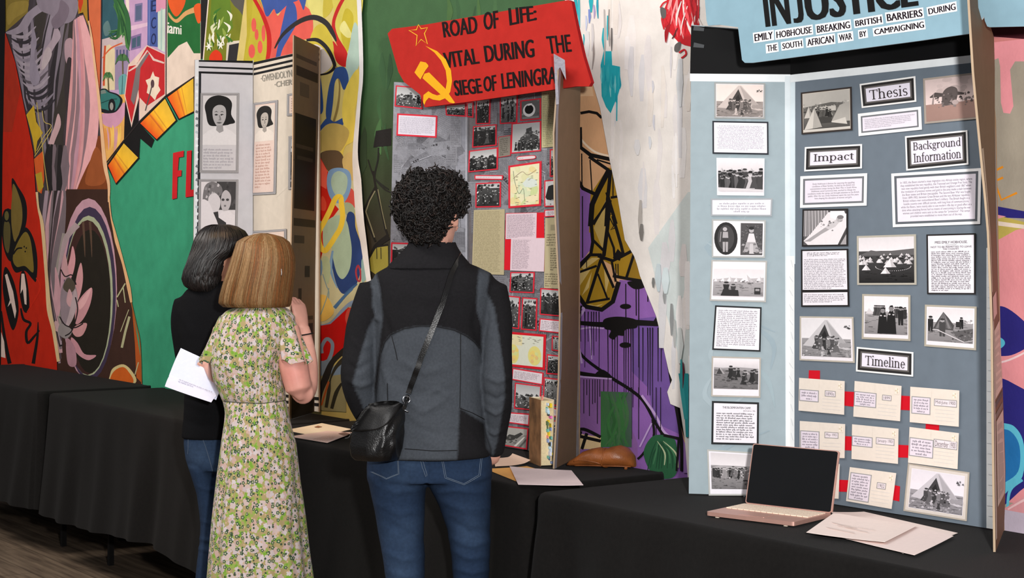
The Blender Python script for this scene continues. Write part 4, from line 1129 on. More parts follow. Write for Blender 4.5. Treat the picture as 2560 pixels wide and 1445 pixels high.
def pic_hut(seed=9):
    def art(pt, q):
        p = Pic(pt, q, seed)
        p.sky(.55, 216, 228); p.ground(.58, 150, 128, 60)
        p.speckle(.75, .58, 1, .68, 14, 120, 190, .03)
        p.poly([(.12, .38), (.2, .6), (.34, .9), (.46, .72), (.58, .5), (.56, .36)], 74)
        for k in range(20): p.poly([(.34, .9), (.16 + k * .02, .4), (.17 + k * .02, .4)], p.r.uniform(90, 165))
        p.person(.06, .3, .46, 44); p.person(.32, .16, .54, 70); p.person(.74, .42, .34, 34); p.poly([(.62, .46), (.62, .62), (.74, .62), (.74, .46)], 50)
        p.poly([(.5, .3), (1, .44), (1, .06), (.8, .02)], 92); p.speckle(.55, .08, 1, .4, 40, 60, 140, .025)
        for a, b in (((.2, .34), (.8, .02)), ((.1, .34), (.2, .34)), ((.8, .02), (1, .08))):
            p.poly([a, (a[0] + .015, a[1] + .02), (b[0] + .015, b[1] + .02), b], 205)
    return art

def pic_bed(seed=10):
    def art(pt, q):
        p = Pic(pt, q, seed)
        p.rect(0, 0, 1, 1, 92)
        for k in range(16): p.poly([(k * .04, .25), (k * .04 + .02, .25), (k * .036 + .02, 1), (k * .036, 1)], 205 if k % 2 else 160)
        p.rect(.6, .8, 1, 1, 70)
        p.poly([(0, .12), (.15, .3), (.58, .95), (1, .9), (1, .5), (.8, 0), (.1, 0)], 222)
        p.poly([(.62, .98), (.95, .98), (1, .8), (.84, .68), (.62, .8)], 232)
        p.poly([(.8, 0), (1, .45), (1, 0)], 70); p.poly([(.86, 0), (1, .3), (1, 0)], 160)
        p.poly([(.0, .1), (.1, .16), (.5, .5), (.66, .6), (.76, .62), (.74, .52), (.6, .44), (.4, .3), (.16, .1)], 160)
        p.poly([(.5, .5), (.62, .64), (.78, .74), (.84, .66), (.74, .52), (.6, .44)], 195)
        p.ell(.84, .74, .08, .09, 178); p.ell(.86, .8, .08, .06, 120); p.speckle(.4, .4, .75, .7, 14, 90, 210, .03); p.speckle(.8, .68, .9, .78, 6, 70, 130, .012)
    return art

def pic_camp_near(seed=12):
    def art(pt, q):
        p = Pic(pt, q, seed, (1.0, .97, .93))
        p.sky(.62, 186, 172); p.ground(.64, 116, 70, 40)
        p.poly([(0, .64), (.3, .68), (.6, .72), (1, .66), (1, .58), (0, .56)], 96); p.speckle(0, .6, 1, .72, 26, 110, 205, .025)
        p.rect(.35, .5, .7, .62, 190); p.poly([(.6, .22), (.78, .62), (1, .7), (1, .2)], 168); p.poly([(.6, .22), (.9, .3), (.94, .12), (.6, .2)], 200)
        for x, y, w, h in ((.12, .36, .2, .3), (.54, .38, .2, .24)): p.tent(x, y, w, h, 190)
        p.crowd(.26, .6, .34, .22, 10, 30, 90, .03); p.poly([(.3, .2), (.6, .2), (.6, .34), (.3, .36)], 64)
        p.poly([(.02, .06), (.24, .62), (.4, .1)], 196); p.poly([(.2, .08), (.24, .62), (.4, .1)], 165); p.rect(0, 0, 1, .06, 196)
    return art

def pic_fire(seed=13):
    def art(pt, q):
        p = Pic(pt, q, seed, (1.0, .9, .88))
        p.poly([(0, .36), (1, .4), (1, 1), (0, 1)], [226, 220, 200, 206])
        for k in range(16): p.ell(p.r.uniform(.1, 1), p.r.uniform(.66, .98), p.r.uniform(.06, .16), p.r.uniform(.04, .09), p.r.uniform(182, 214))
        p.t = (1.0, .80, .74); p.poly([(0, 0), (1, 0), (1, .42), (0, .4)], [150, 152, 166, 160]); p.t = (1.0, .9, .88)
        p.rect(.1, .4, .78, .58, 226); p.poly([(.08, .58), (.2, .68), (.36, .64), (.5, .72), (.62, .66), (.8, .6), (.78, .56), (.1, .56)], 84)
        p.blob([(.36, .35), (.34, .6), (.42, .74), (.56, .78), (.66, .68), (.6, .4)], 92)
        p.speckle(.2, .3, .9, .62, 40, 60, 150, .03); p.poly([(.12, .4), (.16, .66), (.18, .66), (.16, .4)], 150)
        p.ell(.6, .4, .07, .06, 176); p.speckle(.8, .4, 1, .52, 8, 70, 120, .03)
    return art

def pic_dark(seed, base=90, lo=25, hi=215, people=8, horizon=.6):
    """a contrasty wartime scene"""
    def art(pt, q):
        p = Pic(pt, q, seed, (1, 1, 1))
        p.sky(horizon, 165, 200); p.ground(horizon, base, base * .6, 30)
        p.speckle(0, horizon - .12, 1, horizon + .15, 26, 20, 90, .07)
        p.crowd(.05, .95, .12, .5, people, 18, 80, .1)
        p.speckle(0, .02, 1, horizon, 46, lo, hi, .035)
    return art

def pic_map(seed, green=(196, 206, 150), water=(206, 214, 206), land2=(222, 206, 150)):
    def art(pt, q):
        f = quad_map(q); r = random.Random(seed)
        P = lambda pts, c: pt.poly([f(min(1, max(0, a)), min(1, max(0, b))) for a, b in pts], c)
        P([(0, 0), (1, 0), (1, 1), (0, 1)], (222, 218, 180))
        for _ in range(26):
            x, y = r.random(), r.random()
            P([(a, b) for a, b in ellipse(x, y, r.uniform(.05, .2), r.uniform(.04, .14), 10, r.random() * 3)], r.choice([green, land2, (214, 212, 168), (206, 214, 178), (226, 214, 170)]))
        P([(.42, .55), (.6, .68), (.9, .6), (.95, .45), (.7, .42), (.5, .46)], water)
        P([(.55, .05), (.96, .08), (.96, .25), (.55, .2)], (226, 214, 176))
        pt.line([f(.1, .9), f(.16, .6), f(.3, .3), f(.45, .42), f(.5, .1)], 1.2, (120, 130, 110)); pt.line([f(.1, .7), f(.4, .85), f(.6, .75), f(.9, .85)], 1.2, (150, 130, 110))
        for _ in range(24):
            x, y = r.random() * .9, r.random()
            pt.line([f(x, y), f(x + .07, y)], 1.2, (130, 126, 104), smooth=False)
    return art

def pic_islands(seed):
    def art(pt, q):
        f = quad_map(q); r = random.Random(seed)
        P = lambda pts, c: pt.poly([f(min(1, max(0, a)), min(1, max(0, b))) for a, b in pts], c)
        P([(0, 0), (1, 0), (1, 1), (0, 1)], (206, 208, 192)); P([(0, .65), (.4, .65), (.4, 1), (0, 1)], (216, 206, 164))
        for cx, rx in ((.15, .16), (.76, .19)):
            P([(a, b) for a, b in ellipse(cx, .35, rx, .32, 20)], (214, 204, 124))
            for _ in range(14): P([(a, b) for a, b in ellipse(cx + r.uniform(-rx, rx) * .7, .35 + r.uniform(-.2, .2), .05, .06, 8)], r.choice([(222, 196, 110), (202, 206, 140), (214, 180, 120)]))
        for _ in range(20):
            x, y = r.random() * .9, .7 + r.random() * .25
            pt.line([f(x, y), f(x + .06, y)], 1.1, (140, 138, 124), smooth=False)
    return art

def type_art(lines, seed, col=(58, 58, 66), chars=46, pad=4, align='l', fill=.92, indent=0.0, bold=.5):
    def art(pt, q):
        typed(pt, inset(q, pad), lines, random.Random(seed), col, fill, chars, indent, bold, align)
    return art

def words_art(text, pad=4, col=(58, 58, 66), align='CENTER', bold=0.0, line=1.0):
    def art(pt, q): write(pt, text, inset(q, pad), col, bold, align, 1.0, line)
    return art

# ---- slab-serif capitals and letters for the printed titles (cap height 1, x height .74)
def serif_word(pt, word, q, col):
    """strokes: each glyph is a list of (kind, ...) in its own box; stems thick, joins thin"""
    ST, TH, SF = 0.13, 0.06, 0.07
    X = 0.72
    def stem(x, y0, y1, top=True, bot=True, ext=0.09):
        out = [[(x, y0), (x + ST, y0), (x + ST, y1), (x, y1)]]
        if bot: out.append([(x - ext, y0), (x + ST + ext, y0), (x + ST + ext, y0 + SF), (x - ext, y0 + SF)])
        if top == 'l': out.append([(x - ext, y1 - SF), (x + ST * .5, y1 - SF), (x + ST * .5, y1), (x - ext, y1 - SF * .3)])
        elif top: out.append([(x - ext, y1 - SF), (x + ST + ext, y1 - SF), (x + ST + ext, y1), (x - ext, y1)])
        return out
    def bar(x0, x1, y, h=TH): return [[(x0, y), (x1, y), (x1, y + h), (x0, y + h)]]
    def arc(cx, cy, rx, ry, a0, a1, tv=ST, th=TH, n=14):
        """elliptic stroke, thick at the sides and thin at top and bottom"""
        out = []
        for i in range(n):
            A = [a0 + (a1 - a0) * (i + k) / n for k in (0, 1)]
            o = [(cx + rx * math.cos(a), cy + ry * math.sin(a)) for a in A]
            ii = [(cx + (rx - tv) * math.cos(a), cy + (ry - th) * math.sin(a)) for a in A]
            out.append([o[0], o[1], ii[1], ii[0]])
        return out
    pi = math.pi
    G = {}
    G['T'] = (0.86, stem(.365, 0, 1, top=False) + bar(.02, .84, 1 - SF) + [[(.02, .76), (.09, .76), (.09, 1), (.02, 1)], [(.77, .76), (.84, .76), (.84, 1), (.77, 1)]])
    G['I'] = (0.44, stem(.155, 0, 1, ext=.12))
    G['B'] = (0.80, stem(.12, 0, 1) + bar(.12, .45, 1 - TH) + bar(.12, .45, .5) + bar(.12, .45, 0) + arc(.42, .76, .26, .24, -pi / 2, pi / 2) + arc(.42, .28, .31, .28, -pi / 2, pi / 2))
    hh = lambda x: stem(x, 0, X, top=False)
    def nn(x0, w=.34): return arc(x0 + ST + w / 2 - .03, X - .26, w / 2 + ST - .02, .27, 0, pi * .93) + stem(x0 + w + ST - .05, 0, X - .26, top=False)
    G['h'] = (0.80, stem(.1, 0, 1.08, top='l') + nn(.1))
    G['n'] = (0.80, stem(.1, 0, X, top='l') + nn(.1))
    G['m'] = (1.20, stem(.1, 0, X, top='l') + nn(.1) + nn(.52))
    G['r'] = (0.58, stem(.1, 0, X, top='l') + arc(.42, X - .22, .2, .22, pi * .35, pi * .95) + [[(.4, X - .14), (.54, X - .14), (.54, X), (.42, X)]])
    G['i'] = (0.38, stem(.12, 0, X, top='l') + [[(q_[0], q_[1]) for q_ in ellipse(.185, .98, .085, .085, 12)]])
    G['l'] = (0.38, stem(.12, 0, 1.08, top='l'))
    G['e'] = (0.64, arc(.33, X / 2, .28, X / 2 + .01, 0, pi * 1.82) + bar(.1, .6, .36))
    G['c'] = (0.60, arc(.33, X / 2, .28, X / 2 + .01, pi * .22, pi * 1.8) + [[(q_[0], q_[1]) for q_ in ellipse(.52, .58, .07, .07, 10)]])
    G['o'] = (0.70, arc(.35, X / 2, .31, X / 2 + .01, 0, 2 * pi, n=22))
    G['p'] = (0.78, stem(.1, -.3, X, top='l') + arc(.4, X / 2, .31, X / 2 + .01, -pi * .9, pi * .9, n=20))
    G['d'] = (0.78, arc(.36, X / 2, .3, X / 2 + .01, pi * .1, pi * 1.9, n=20) + stem(.52, 0, 1.08, top='l', ext=.06))
    G['a'] = (0.68, stem(.43, 0, X * .72, top=False, ext=.05) + arc(.3, X - .24, .26, .25, 0, pi * .85) + arc(.3, .2, .24, .21, pi * .3, pi * 1.75) + bar(.3, .5, .38))
    G['s'] = (0.56, arc(.28, X - .19, .22, .2, pi * .15, pi * 1.4, .11) + arc(.28, .19, .23, .2, -pi * .85, pi * .45, .11) + [[(.1, .42), (.2, .32), (.46, .28), (.4, .4)]])
    G['t'] = (0.46, [[(.14, .1), (.14 + ST, .1), (.14 + ST, .92), (.14, .82)]] + bar(.02, .44, X - TH) + arc(.32, .16, .18, .17, pi, pi * 1.75))
    G['k'] = (0.80, stem(.1, 0, 1.08, top='l') + [[(.22, .3), (.3, .36), (.66, X), (.56, X)], [(.34, .4), (.46, .46), (.76, .04), (.6, .04)]] + bar(.52, .82, 0, SF) + bar(.46, .76, X - SF, SF))
    G['g'] = (0.66, arc(.31, .48, .24, .25, 0, 2 * pi, n=18) + arc(.32, -.12, .28, .18, 0, 2 * pi, .1, n=18) + [[(.1, .2), (.2, .26), (.2, .1), (.12, .04)]] + bar(.14, .5, .04, .08) + bar(.48, .64, .62, .07))
    G['f'] = (0.46, stem(.12, 0, .9, top=False) + arc(.34, .84, .22, .24, pi * .3, pi) + bar(.0, .44, X - TH))
    G['u'] = (0.80, arc(.38, .26, .28, .27, pi, pi * 2) + stem(.1, .24, X, top='l', bot=False) + stem(.53, 0, X, top='l'))
    x = 0
    polys = []
    for ch in word:
        w, ps = G[ch]
        for s in ps: polys.append([(a + x, b) for a, b in s])
        x += w
    x -= .04
    lo = -.3 if any(c in 'pg' for c in word) else 0
    hi = 1.08
    f = quad_map(q)
    pt.off += pt.eps
    for s in polys:
        pt.poly([f(a / x, (b - lo) / (hi - lo)) for a, b in s], col, bump=False)

WHITE, PAPER, DARK, BEIGE = (226, 220, 226), (222, 216, 222), (44, 42, 42), (160, 154, 142)

# ================================================================== the grey board on the right
GB = empty('exhibit_board', ((0.724 + 1.129) / 2, 4.19, TOPZ),
           'grey three-panel exhibit board titled INJUSTICE, with postcards and camp photos, behind the laptop', 'display board', 'project boards on the tables')
G_L = Plane((0.466, 4.50), (0.724, 4.45))
G_C = Plane((0.724, 4.45), (1.129, 3.926))
R2, R3, R4, R5 = crop(1700, 0, 2.58), crop(1700, 500, 1.877), crop(1960, 520, 3.01), crop(1960, 900, 2.652)
FOLD = 1976

def art_left(p):
    p.poly([(1728, 64), (FOLD, 84), (FOLD, 190), (1725, 186)], (13, 13, 14))
    p.poly([(1725, 184), (FOLD, 186), (FOLD, 205), (1725, 203)], (222, 226, 228))
    p.poly([(1962, 190), (FOLD, 190), (FOLD, 1243), (1964, 1243)], (206, 214, 218))
    p.poly([(1966, 640), (FOLD, 640), (FOLD, 1244), (1965, 1244)], (224, 226, 226))
    for k in range(20):
        y = 230 + k * 47
        p.line([(1735 + rnd.uniform(0, 200), y), (1760 + rnd.uniform(0, 190), y + 60), (1760 + rnd.uniform(0, 180), y + 130)], [2, 14, 2], rnd.choice([(150, 166, 172), (156, 170, 176), (144, 160, 168)]))
    for x, y in ((1734, 70), (1734, 112)): p.line([(x, y), (x + 26, y + 4)], [12, 8], (70, 72, 74), smooth=False)
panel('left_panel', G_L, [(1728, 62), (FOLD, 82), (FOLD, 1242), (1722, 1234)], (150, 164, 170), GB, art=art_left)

def art_centre(p):
    p.poly([(FOLD, 84), (2455, 10), (2462, 136), (FOLD, 190)], (13, 13, 14))
    p.poly([(FOLD, 187), (2464, 134), (2466, 153), (FOLD, 206)], (222, 226, 228))
    p.poly([(FOLD, 206), (1988, 205), (1988, 660), (FOLD, 660)], (206, 218, 224))
    p.poly([(FOLD, 640), (1986, 640), (1986, 1246), (FOLD, 1245)], (226, 228, 228))
    p.poly([(2466, 620), (2484, 616), (2502, 1326), (2466, 1320)], (226, 228, 228))
    for k in range(26): p.line([(2467 + rnd.uniform(0, 4), 640 + k * 26), (2486, 642 + k * 26)], 1.4, (200, 202, 204), smooth=False)
    for k in range(16): p.line([(1968 + rnd.uniform(0, 10), 650 + k * 36), (1982, 668 + k * 36)], 1.4, (206, 208, 210), smooth=False)
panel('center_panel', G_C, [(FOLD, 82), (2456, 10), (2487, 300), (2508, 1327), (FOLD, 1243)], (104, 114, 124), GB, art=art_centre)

# the right wing, folded towards the hall and slightly bowed
def wing_mesh(name, near, far, Dn, Df, parent, t=0.005, mat=None, col=BROWN, n=18, strips=()):
    """near/far: pixel outlines of the two upright edges, top to bottom; Dn, Df their depths"""
    def interp(poly, y):
        for (x0, y0), (x1, y1) in zip(poly, poly[1:]):
            if y0 <= y <= y1: return x0 + (x1 - x0) * (y - y0) / (y1 - y0)
        return poly[-1][0] if y > poly[-1][1] else poly[0][0]
    p = Paint(None)
    rows = []
    for i in range(n + 1):
        u = i / n
        yn = near[0][1] + (near[-1][1] - near[0][1]) * u
        yf = far[0][1] + (far[-1][1] - far[0][1]) * u
        a = depth_at(interp(near, yn), yn, Dn); b = depth_at(interp(far, yf), yf, Df)
        rows.append((a, b))
    for side in (0, 1):
        for i in range(n):
            (a, b), (c, d) = rows[i], rows[i + 1]
            nn = (b - a).cross(c - a).normalized() * (t * side)
            q = [a + nn, b + nn, d + nn, c + nn]
            p.face3(q if side == 0 else q[::-1], [lin(col if side == 0 else (118, 128, 138))] * 4)
    nn = (rows[0][1] - rows[0][0]).cross(rows[1][0] - rows[0][0]).normalized() * t
    ring = [r[0] for r in rows] + [r[1] for r in reversed(rows)]
    for i in range(len(ring)):
        j = (i + 1) % len(ring)
        p.face3([ring[i], ring[j], ring[j] + nn, ring[i] + nn], [lin((168, 146, 122))] * 4)
    # glued strips on the visible outer face: (u0, u1, v0, v1, colour)
    for k, (u0, u1, v0, v1, c) in enumerate(strips):
        def pt_(u, v):
            x = v * n; i = min(int(x), n - 1); f_ = x - i
            A = rows[i][0].lerp(rows[i + 1][0], f_); B = rows[i][1].lerp(rows[i + 1][1], f_)
            return A.lerp(B, u) - nn.normalized() * (0.0008 + k * 4e-5)
        m = 8
        for i in range(m):
            va, vb = v0 + (v1 - v0) * i / m, v0 + (v1 - v0) * (i + 1) / m
            p.face3([pt_(u0, va), pt_(u1, va), pt_(u1, vb), pt_(u0, vb)], [lin(c)] * 4)
    return p.build(name, mat or M_CARD, parent)
wing_mesh('right_panel', [(2421, -60), (2424, 0), (2436, 194), (2460, 440), (2472, 560), (2482, 800), (2485, 1100), (2489, 1380)],
          [(2452, -60), (2456, 0), (2487, 100), (2487, 300), (2490, 500), (2496, 750), (2506, 950), (2515, 1200), (2510, 1325)], 3.655, 3.915, GB,
          strips=[(.0, .12, .30, .55, (190, 170, 150)), (.15, .95, .62, .74, (206, 194, 180)), (.2, .9, .63, .73, (186, 176, 164)), (.2, .92, .78, .93, (198, 188, 174)), (.3, .8, .79, .92, (176, 168, 156)), (.05, .6, .56, .60, (210, 180, 174)), (.1, .9, .745, .755, (96, 90, 86)), (.1, .9, .765, .775, (130, 120, 108)), (.0, .1, .6, .98, (214, 200, 190))])

# title panel slotted across the top
G_T = Plane((0.485, 4.40), (1.035, 3.80))
hp = Paint(G_T, 0.0)
HDR = (130, 161, 175)
hp.prism([(1740, -240), (2620, -330), (2620, -60), (2620, 60), (2560, 66), (2474, 68), (2468, 66), (2462, 52), (2460, 40), (2431, 74), (2431, 83), (2290, 103), (2100, 128), (1880, 157), (1862, 157), (1855, 150), (1845, 68), (1800, 62), (1770, 64), (1766, 50), (1758, -60)], -0.006, HDR, (190, 206, 214))
to = hp.build('title_panel', M_CARD, GB); to['label'] = 'light blue title panel with stepped edges'
lp = Paint(G_T, 0.0006, 2e-5)
def jx(x, h=0): return R2([(x - .11 * h, 172 - (x - 570) * .138 - h)])[0]
def jq(a, b): return [jx(a, 235), jx(b, 235), jx(b), jx(a)]
INK = (15, 15, 15)
write(lp, 'IN', jq(552, 718), INK, 0.042)
jp = lambda u, v: jx(733 + 70 * u, 235 * v)
lp.poly([jp(*p) for p in ((.52, 1), (1, 1), (1, .2), (.92, .07), (.72, 0), (.35, -.01), (.02, .01), (.02, .13), (.3, .12), (.46, .15), (.52, .24))], INK)
write(lp, 'USTICE', jq(815, 1540), INK, 0.05)
lp.build('title_lettering', M_PRINT, to)
for w, q in (('EMILY', [(470, 212), (605, 192), (608, 258), (475, 278)]), ('HOBHOUSE', [(612, 195), (855, 158), (860, 222), (615, 258)]), ('BREAKING', [(872, 158), (1100, 125), (1108, 190), (878, 225)]),
             ('BRITISH', [(1120, 125), (1305, 92), (1312, 155), (1125, 182)]), ('BARRIERS', [(1322, 82), (1568, 48), (1575, 115), (1330, 150)]), ('DURING', [(1590, 48), (1782, 8), (1788, 72), (1598, 105)]),
             ('THE', [(552, 285), (632, 272), (637, 332), (555, 345)]), ('SOUTH', [(650, 272), (792, 248), (798, 308), (655, 328)]), ('AFRICAN', [(810, 245), (998, 215), (1003, 282), (815, 308)]),
             ('WAR', [(1015, 215), (1115, 200), (1120, 262), (1020, 278)]), ('BY', [(1148, 195), (1208, 185), (1214, 242), (1152, 252)]), ('CAMPAIGNING', [(1242, 182), (1578, 125), (1585, 188), (1248, 235)])):
    q = R2(q)
    wpnt = Paint(G_T, 0.0006, 2e-5)
    wpnt.poly(q, (232, 230, 230))
    write(wpnt, w, inset(q, (3, 4, 3, 4)), (24, 14, 24), 0.04)
    wpnt.build('word_label', M_PRINT, to)

def photo(q, surf, art, mat_c=BEIGE, m=3, name='photograph', border=None, lab=None):
    rings = [(0, mat_c), (m, (224, 218, 222))]
    if border: rings.append((border, (222, 216, 220)))
    return card(GB, 'mounted_photo', surf, q, rings, art, name)
MAT1 = (150, 152, 150)
photo(R2([(222, 530), (550, 536), (548, 768), (222, 764)]), G_L, pic_tent_family(21, (1, .93, .90)), MAT1, 4, border=1)
card(GB, 'text_card', G_L, R2([(209, 779), (570, 785), (572, 998), (210, 992)]), [(0, (40, 44, 50)), (4, WHITE)], type_art(17, 31, (136, 132, 150), 74, 6, 'c', .95), 'print')
photo(R2([(234, 1017), (546, 1021), (543, 1263), (238, 1260)]), G_L, lambda pt, q: pic_crowd(22)(pt, inset(q, (3, 5, 3, 10))), (196, 202, 206), 1)
card(GB, 'text_card', G_L, R2([(199, 1281), (597, 1278), (592, 1396), (199, 1393)]), [(0, (156, 160, 164)), (4, WHITE)], type_art(4, 32, (130, 130, 142), 58, 5, 'c', .88), 'print')
card(GB, 'mounted_photo', G_L, R3([(149, 90), (403, 94), (399, 272), (149, 270)]), [(0, (166, 168, 166)), (4, (226, 222, 226))], lambda pt, q: pic_pair(23)(pt, inset(q, 2)), 'photograph')
card(GB, 'mounted_photo', G_L, R3([(147, 281), (409, 285), (403, 480), (139, 473)]), [(0, (170, 168, 164)), (4, (226, 222, 226))], lambda pt, q: pic_tent_rows(24)(pt, inset(q, (3, 18, 3, 8))), 'photograph')
card(GB, 'text_card', G_L, R3([(165, 494), (383, 503), (378, 712), (151, 703)]), [(0, (34, 36, 38)), (4, WHITE)], type_art(20, 33, (84, 84, 94), 56, 5, 'l', .98), 'print')
card(GB, 'mounted_photo', G_L, R3([(149, 733), (380, 739), (377, 928), (146, 922)]), [(0, (170, 164, 156)), (4, (224, 218, 222))], lambda pt, q: pic_field(25)(pt, inset(q, (2, 2, 2, 16))), 'photograph')
def bloem(pt, q):
    write(pt, 'THE BLOEMFONTEIN CAMP.', sub_quad(q, .2, .87, .86, .925), (50, 50, 58), .012)
    write(pt, 'January 26.', sub_quad(q, .68, .80, .97, .845), (60, 60, 66), 0)
    typed(pt, sub_quad(q, .06, .07, .95, .78), 12, random.Random(34), (50, 50, 58), .98, 46, 0, .64)
card(GB, 'text_card', G_L, R3([(150, 943), (371, 950), (369, 1151), (147, 1146)]), [(0, (34, 36, 38)), (5, WHITE)], bloem, 'print')
card(GB, 'mounted_photo', G_L, R3([(127, 1170), (372, 1186), (372, 1387), (135, 1387)]), [(0, (176, 176, 172)), (4, (226, 222, 228))], lambda pt, q: pic_row_people(26)(pt, inset(q, (4, 3, 2, 12))), 'photograph')

# centre panel
card(GB, 'mounted_photo', G_C, R2([(779, 597), (1106, 559), (1111, 840), (784, 868)]), [(0, (52, 46, 44)), (4, (206, 192, 178))], lambda pt, q: pic_camp_near(41)(pt, inset(q, 1)), 'photograph')
def title_card(q, word, lines=1, seed=0):
    c = card(GB, 'title_card', G_C, q, [(0, (232, 230, 228)), (4, (44, 42, 42)), (6, (96, 92, 90)), (4, (224, 218, 230))])
    a = Paint(G_C, 0.0055, 1.5e-5)
    iq = inset(q, 15)
    if isinstance(word, str): serif_word(a, word, sub_quad(iq, .06, .1, .95, .92), (52, 46, 46))
    else:
        for k, (w, box) in enumerate(word): serif_word(a, w, sub_quad(iq, *box), (52, 46, 46))
    a.build('lettering', M_PRINT, c)
    return c
title_card(R2([(1158, 542), (1516, 491), (1523, 656), (1172, 697)]), 'Thesis')
title_card(R2([(805, 949), (1173, 929), (1172, 1086), (801, 1106)]), 'Impact')
title_card(R2([(1451, 879), (1853, 839), (1860, 1061), (1459, 1101)]), [('Background', (.03, .5, .98, .98)), ('Information', (.03, .06, .98, .48))])
title_card(R4([(547, 1045), (972, 1085), (970, 1269), (541, 1229)]), 'Timeline')
BORD = [(0, (232, 230, 230)), (7, (110, 112, 116)), (4, (224, 216, 226))]
card(GB, 'text_card', G_C, R2([(1147, 734), (1553, 687), (1559, 836), (1152, 878)]), BORD, words_art('During the South African War, the British fought in the way where they held the Boer\nwomen and children in concentration camps. Emily Hobhouse heard about the\nappalling conditions under the inspection and exposed the British government\'s\ntreatment of civilians in the camps. Hobhouse drafted conditions, rallied citizens\nsupporting relief, and its results: in addition, she censured the British\ngovernment for exile against the Boer people.', 5, (122, 116, 128), 'LEFT'), 'print')
card(GB, 'mounted_photo', G_C, R2([(1567, 507), (1903, 467), (1923, 766), (1577, 799)]), [(0, (160, 148, 138)), (5, (196, 170, 160))], pic_fire(42), 'photograph')
card(GB, 'text_card', G_C, R2([(776, 1137), (1206, 1117), (1202, 1326), (774, 1341)]), [(0, (232, 230, 230)), (7, (112, 114, 118)), (5, (224, 216, 226))], words_art('Emily Hobhouse is famous for exposing the appalling\nconditions of Boer families, herded by the British into\nconcentration camps during the Boer War in South Africa.\nHobhouse saved numerous lives, worked to change the\nconditions inside the camps, and brought attention to the British\npublic. After the war, Emily Hobhouse spent the next five years\nhere shaping the education of women and girls.', 7, (98, 92, 102)), 'print')
card(GB, 'text_card', G_C, [(2228, 434), (2453, 420), (2450, 560), (2232, 568)], [(0, (234, 232, 232)), (7, (92, 96, 102)), (6, (224, 216, 226))], words_art('In 1835, the Boers started a mass migration into African onsite region, where\nthey established the two republics, the Transvaal and Orange Free State. The\ntwo new republics lived gently with their British neighbors until 1867 when\nthe revelation of precious stones and gold in the area made a clash between\nthe Boer states and Britain inescapable. The Second Boer War was fought\nfrom 1899-1902, between Great Britain and the two Afrikaner republics.\nBritish military men outnumbered Boer\'s military. The British fought in a\nhostile country over difficult terrain, with long lines of communications,\nwhile the Boers, were mainly able to use modern rifle day or good effect at a\ntime when attacking forces had no means of overcoming it. During the war\nwomen and children were sent to the camps for "protection". The camps\nprovided were established to move them out of the way.', 9, (104, 98, 108)), 'print')
card(GB, 'mounted_photo', G_C, R4([(139, 9), (481, 4), (481, 286), (134, 291)]), [(0, (40, 38, 38)), (4, (222, 218, 220))], pic_bed(43), 'photograph')
def two_blocks(pt, q):
    pt.poly(sub_quad(q, 0, .275, 1, .285), DARK); pt.poly(sub_quad(q, 0, .235, 1, .28), (36, 34, 34))
    typed(pt, sub_quad(q, .1, .9, .9, .98), 3, random.Random(45), (70, 66, 74), .95, 52)
    typed(pt, sub_quad(q, .03, .3, .97, .86), 18, random.Random(46), (92, 88, 98), .98, 74)
    typed(pt, sub_quad(q, .03, .05, .97, .21), 5, random.Random(47), (92, 88, 98), .98, 62)
card(GB, 'text_card', G_C, R4([(127, 313), (482, 306), (491, 742), (129, 744)]), [(0, (36, 34, 34)), (4, WHITE)], two_blocks, 'print')
card(GB, 'mounted_photo', G_C, R4([(547, 211), (992, 197), (996, 578), (550, 579)]), [(0, (172, 166, 154)), (5, (222, 216, 220))], pic_camp_rows(48), 'photograph')
def emily(pt, q):
    write(pt, 'MISS EMILY HOBHOUSE.', sub_quad(q, .15, .86, .86, .905), (60, 56, 62), .012)
    pt.poly(sub_quad(q, .38, .835, .62, .839), (70, 66, 70))
    write(pt, 'NOT TO BE PERMITTED TO LEAVE', sub_quad(q, .06, .785, .95, .818), (70, 66, 74), .008); write(pt, 'THE COUNTRY.', sub_quad(q, .32, .75, .68, .778), (70, 66, 74), .008)
    typed(pt, sub_quad(q, .06, .03, .95, .735), 23, random.Random(49), (66, 62, 70), .99, 50, 0, .62)
card(GB, 'text_card', G_C, R4([(1071, 199), (1441, 189), (1441, 651), (1077, 649)]), [(0, (40, 38, 38)), (4, WHITE)], emily, 'print')
card(GB, 'mounted_photo', G_C, R4([(588, 647), (950, 655), (950, 1001), (584, 985)]), [(0, (170, 162, 148)), (5, (224, 218, 222))], lambda pt, q: pic_two_women(50)(pt, inset(q, (2, 2, 2, 9))), 'photograph')
card(GB, 'mounted_photo', G_C, R4([(1060, 727), (1449, 742), (1444, 1071), (1055, 1040)]), [(0, (170, 162, 148)), (5, (224, 218, 222))], lambda pt, q: pic_hut(51)(pt, inset(q, (3, 3, 3, 10))), 'photograph')
card(GB, 'mounted_photo', G_C, R4([(118, 814), (521, 820), (531, 1166), (116, 1146)]), [(0, (178, 170, 158)), (4, (224, 218, 222))], lambda pt, q: pic_tent_family(52, (1, .98, .99))(pt, inset(q, (2, 2, 4, 8))), 'photograph')
RIB = (196, 20, 36)
for q in ([(165, 68), (237, 70), (237, 130), (163, 126)], [(396, 208), (468, 212), (465, 310), (396, 302)], [(771, 236), (840, 240), (838, 334), (768, 330)], [(940, 420), (1028, 428), (1026, 468), (938, 460)], [(400, 504), (452, 508), (450, 600), (398, 598)],
          [(753, 562), (830, 566), (828, 648), (752, 646)], [(360, 794), (430, 797), (425, 875), (356, 872)], [(732, 830), (768, 838), (763, 937), (718, 928)]):
    rp = Paint(G_C, 0.0012); rp.prism(R5(q), 0.0002, RIB, RIB); rp.build('timeline_ribbon', M_PRINT, GB)

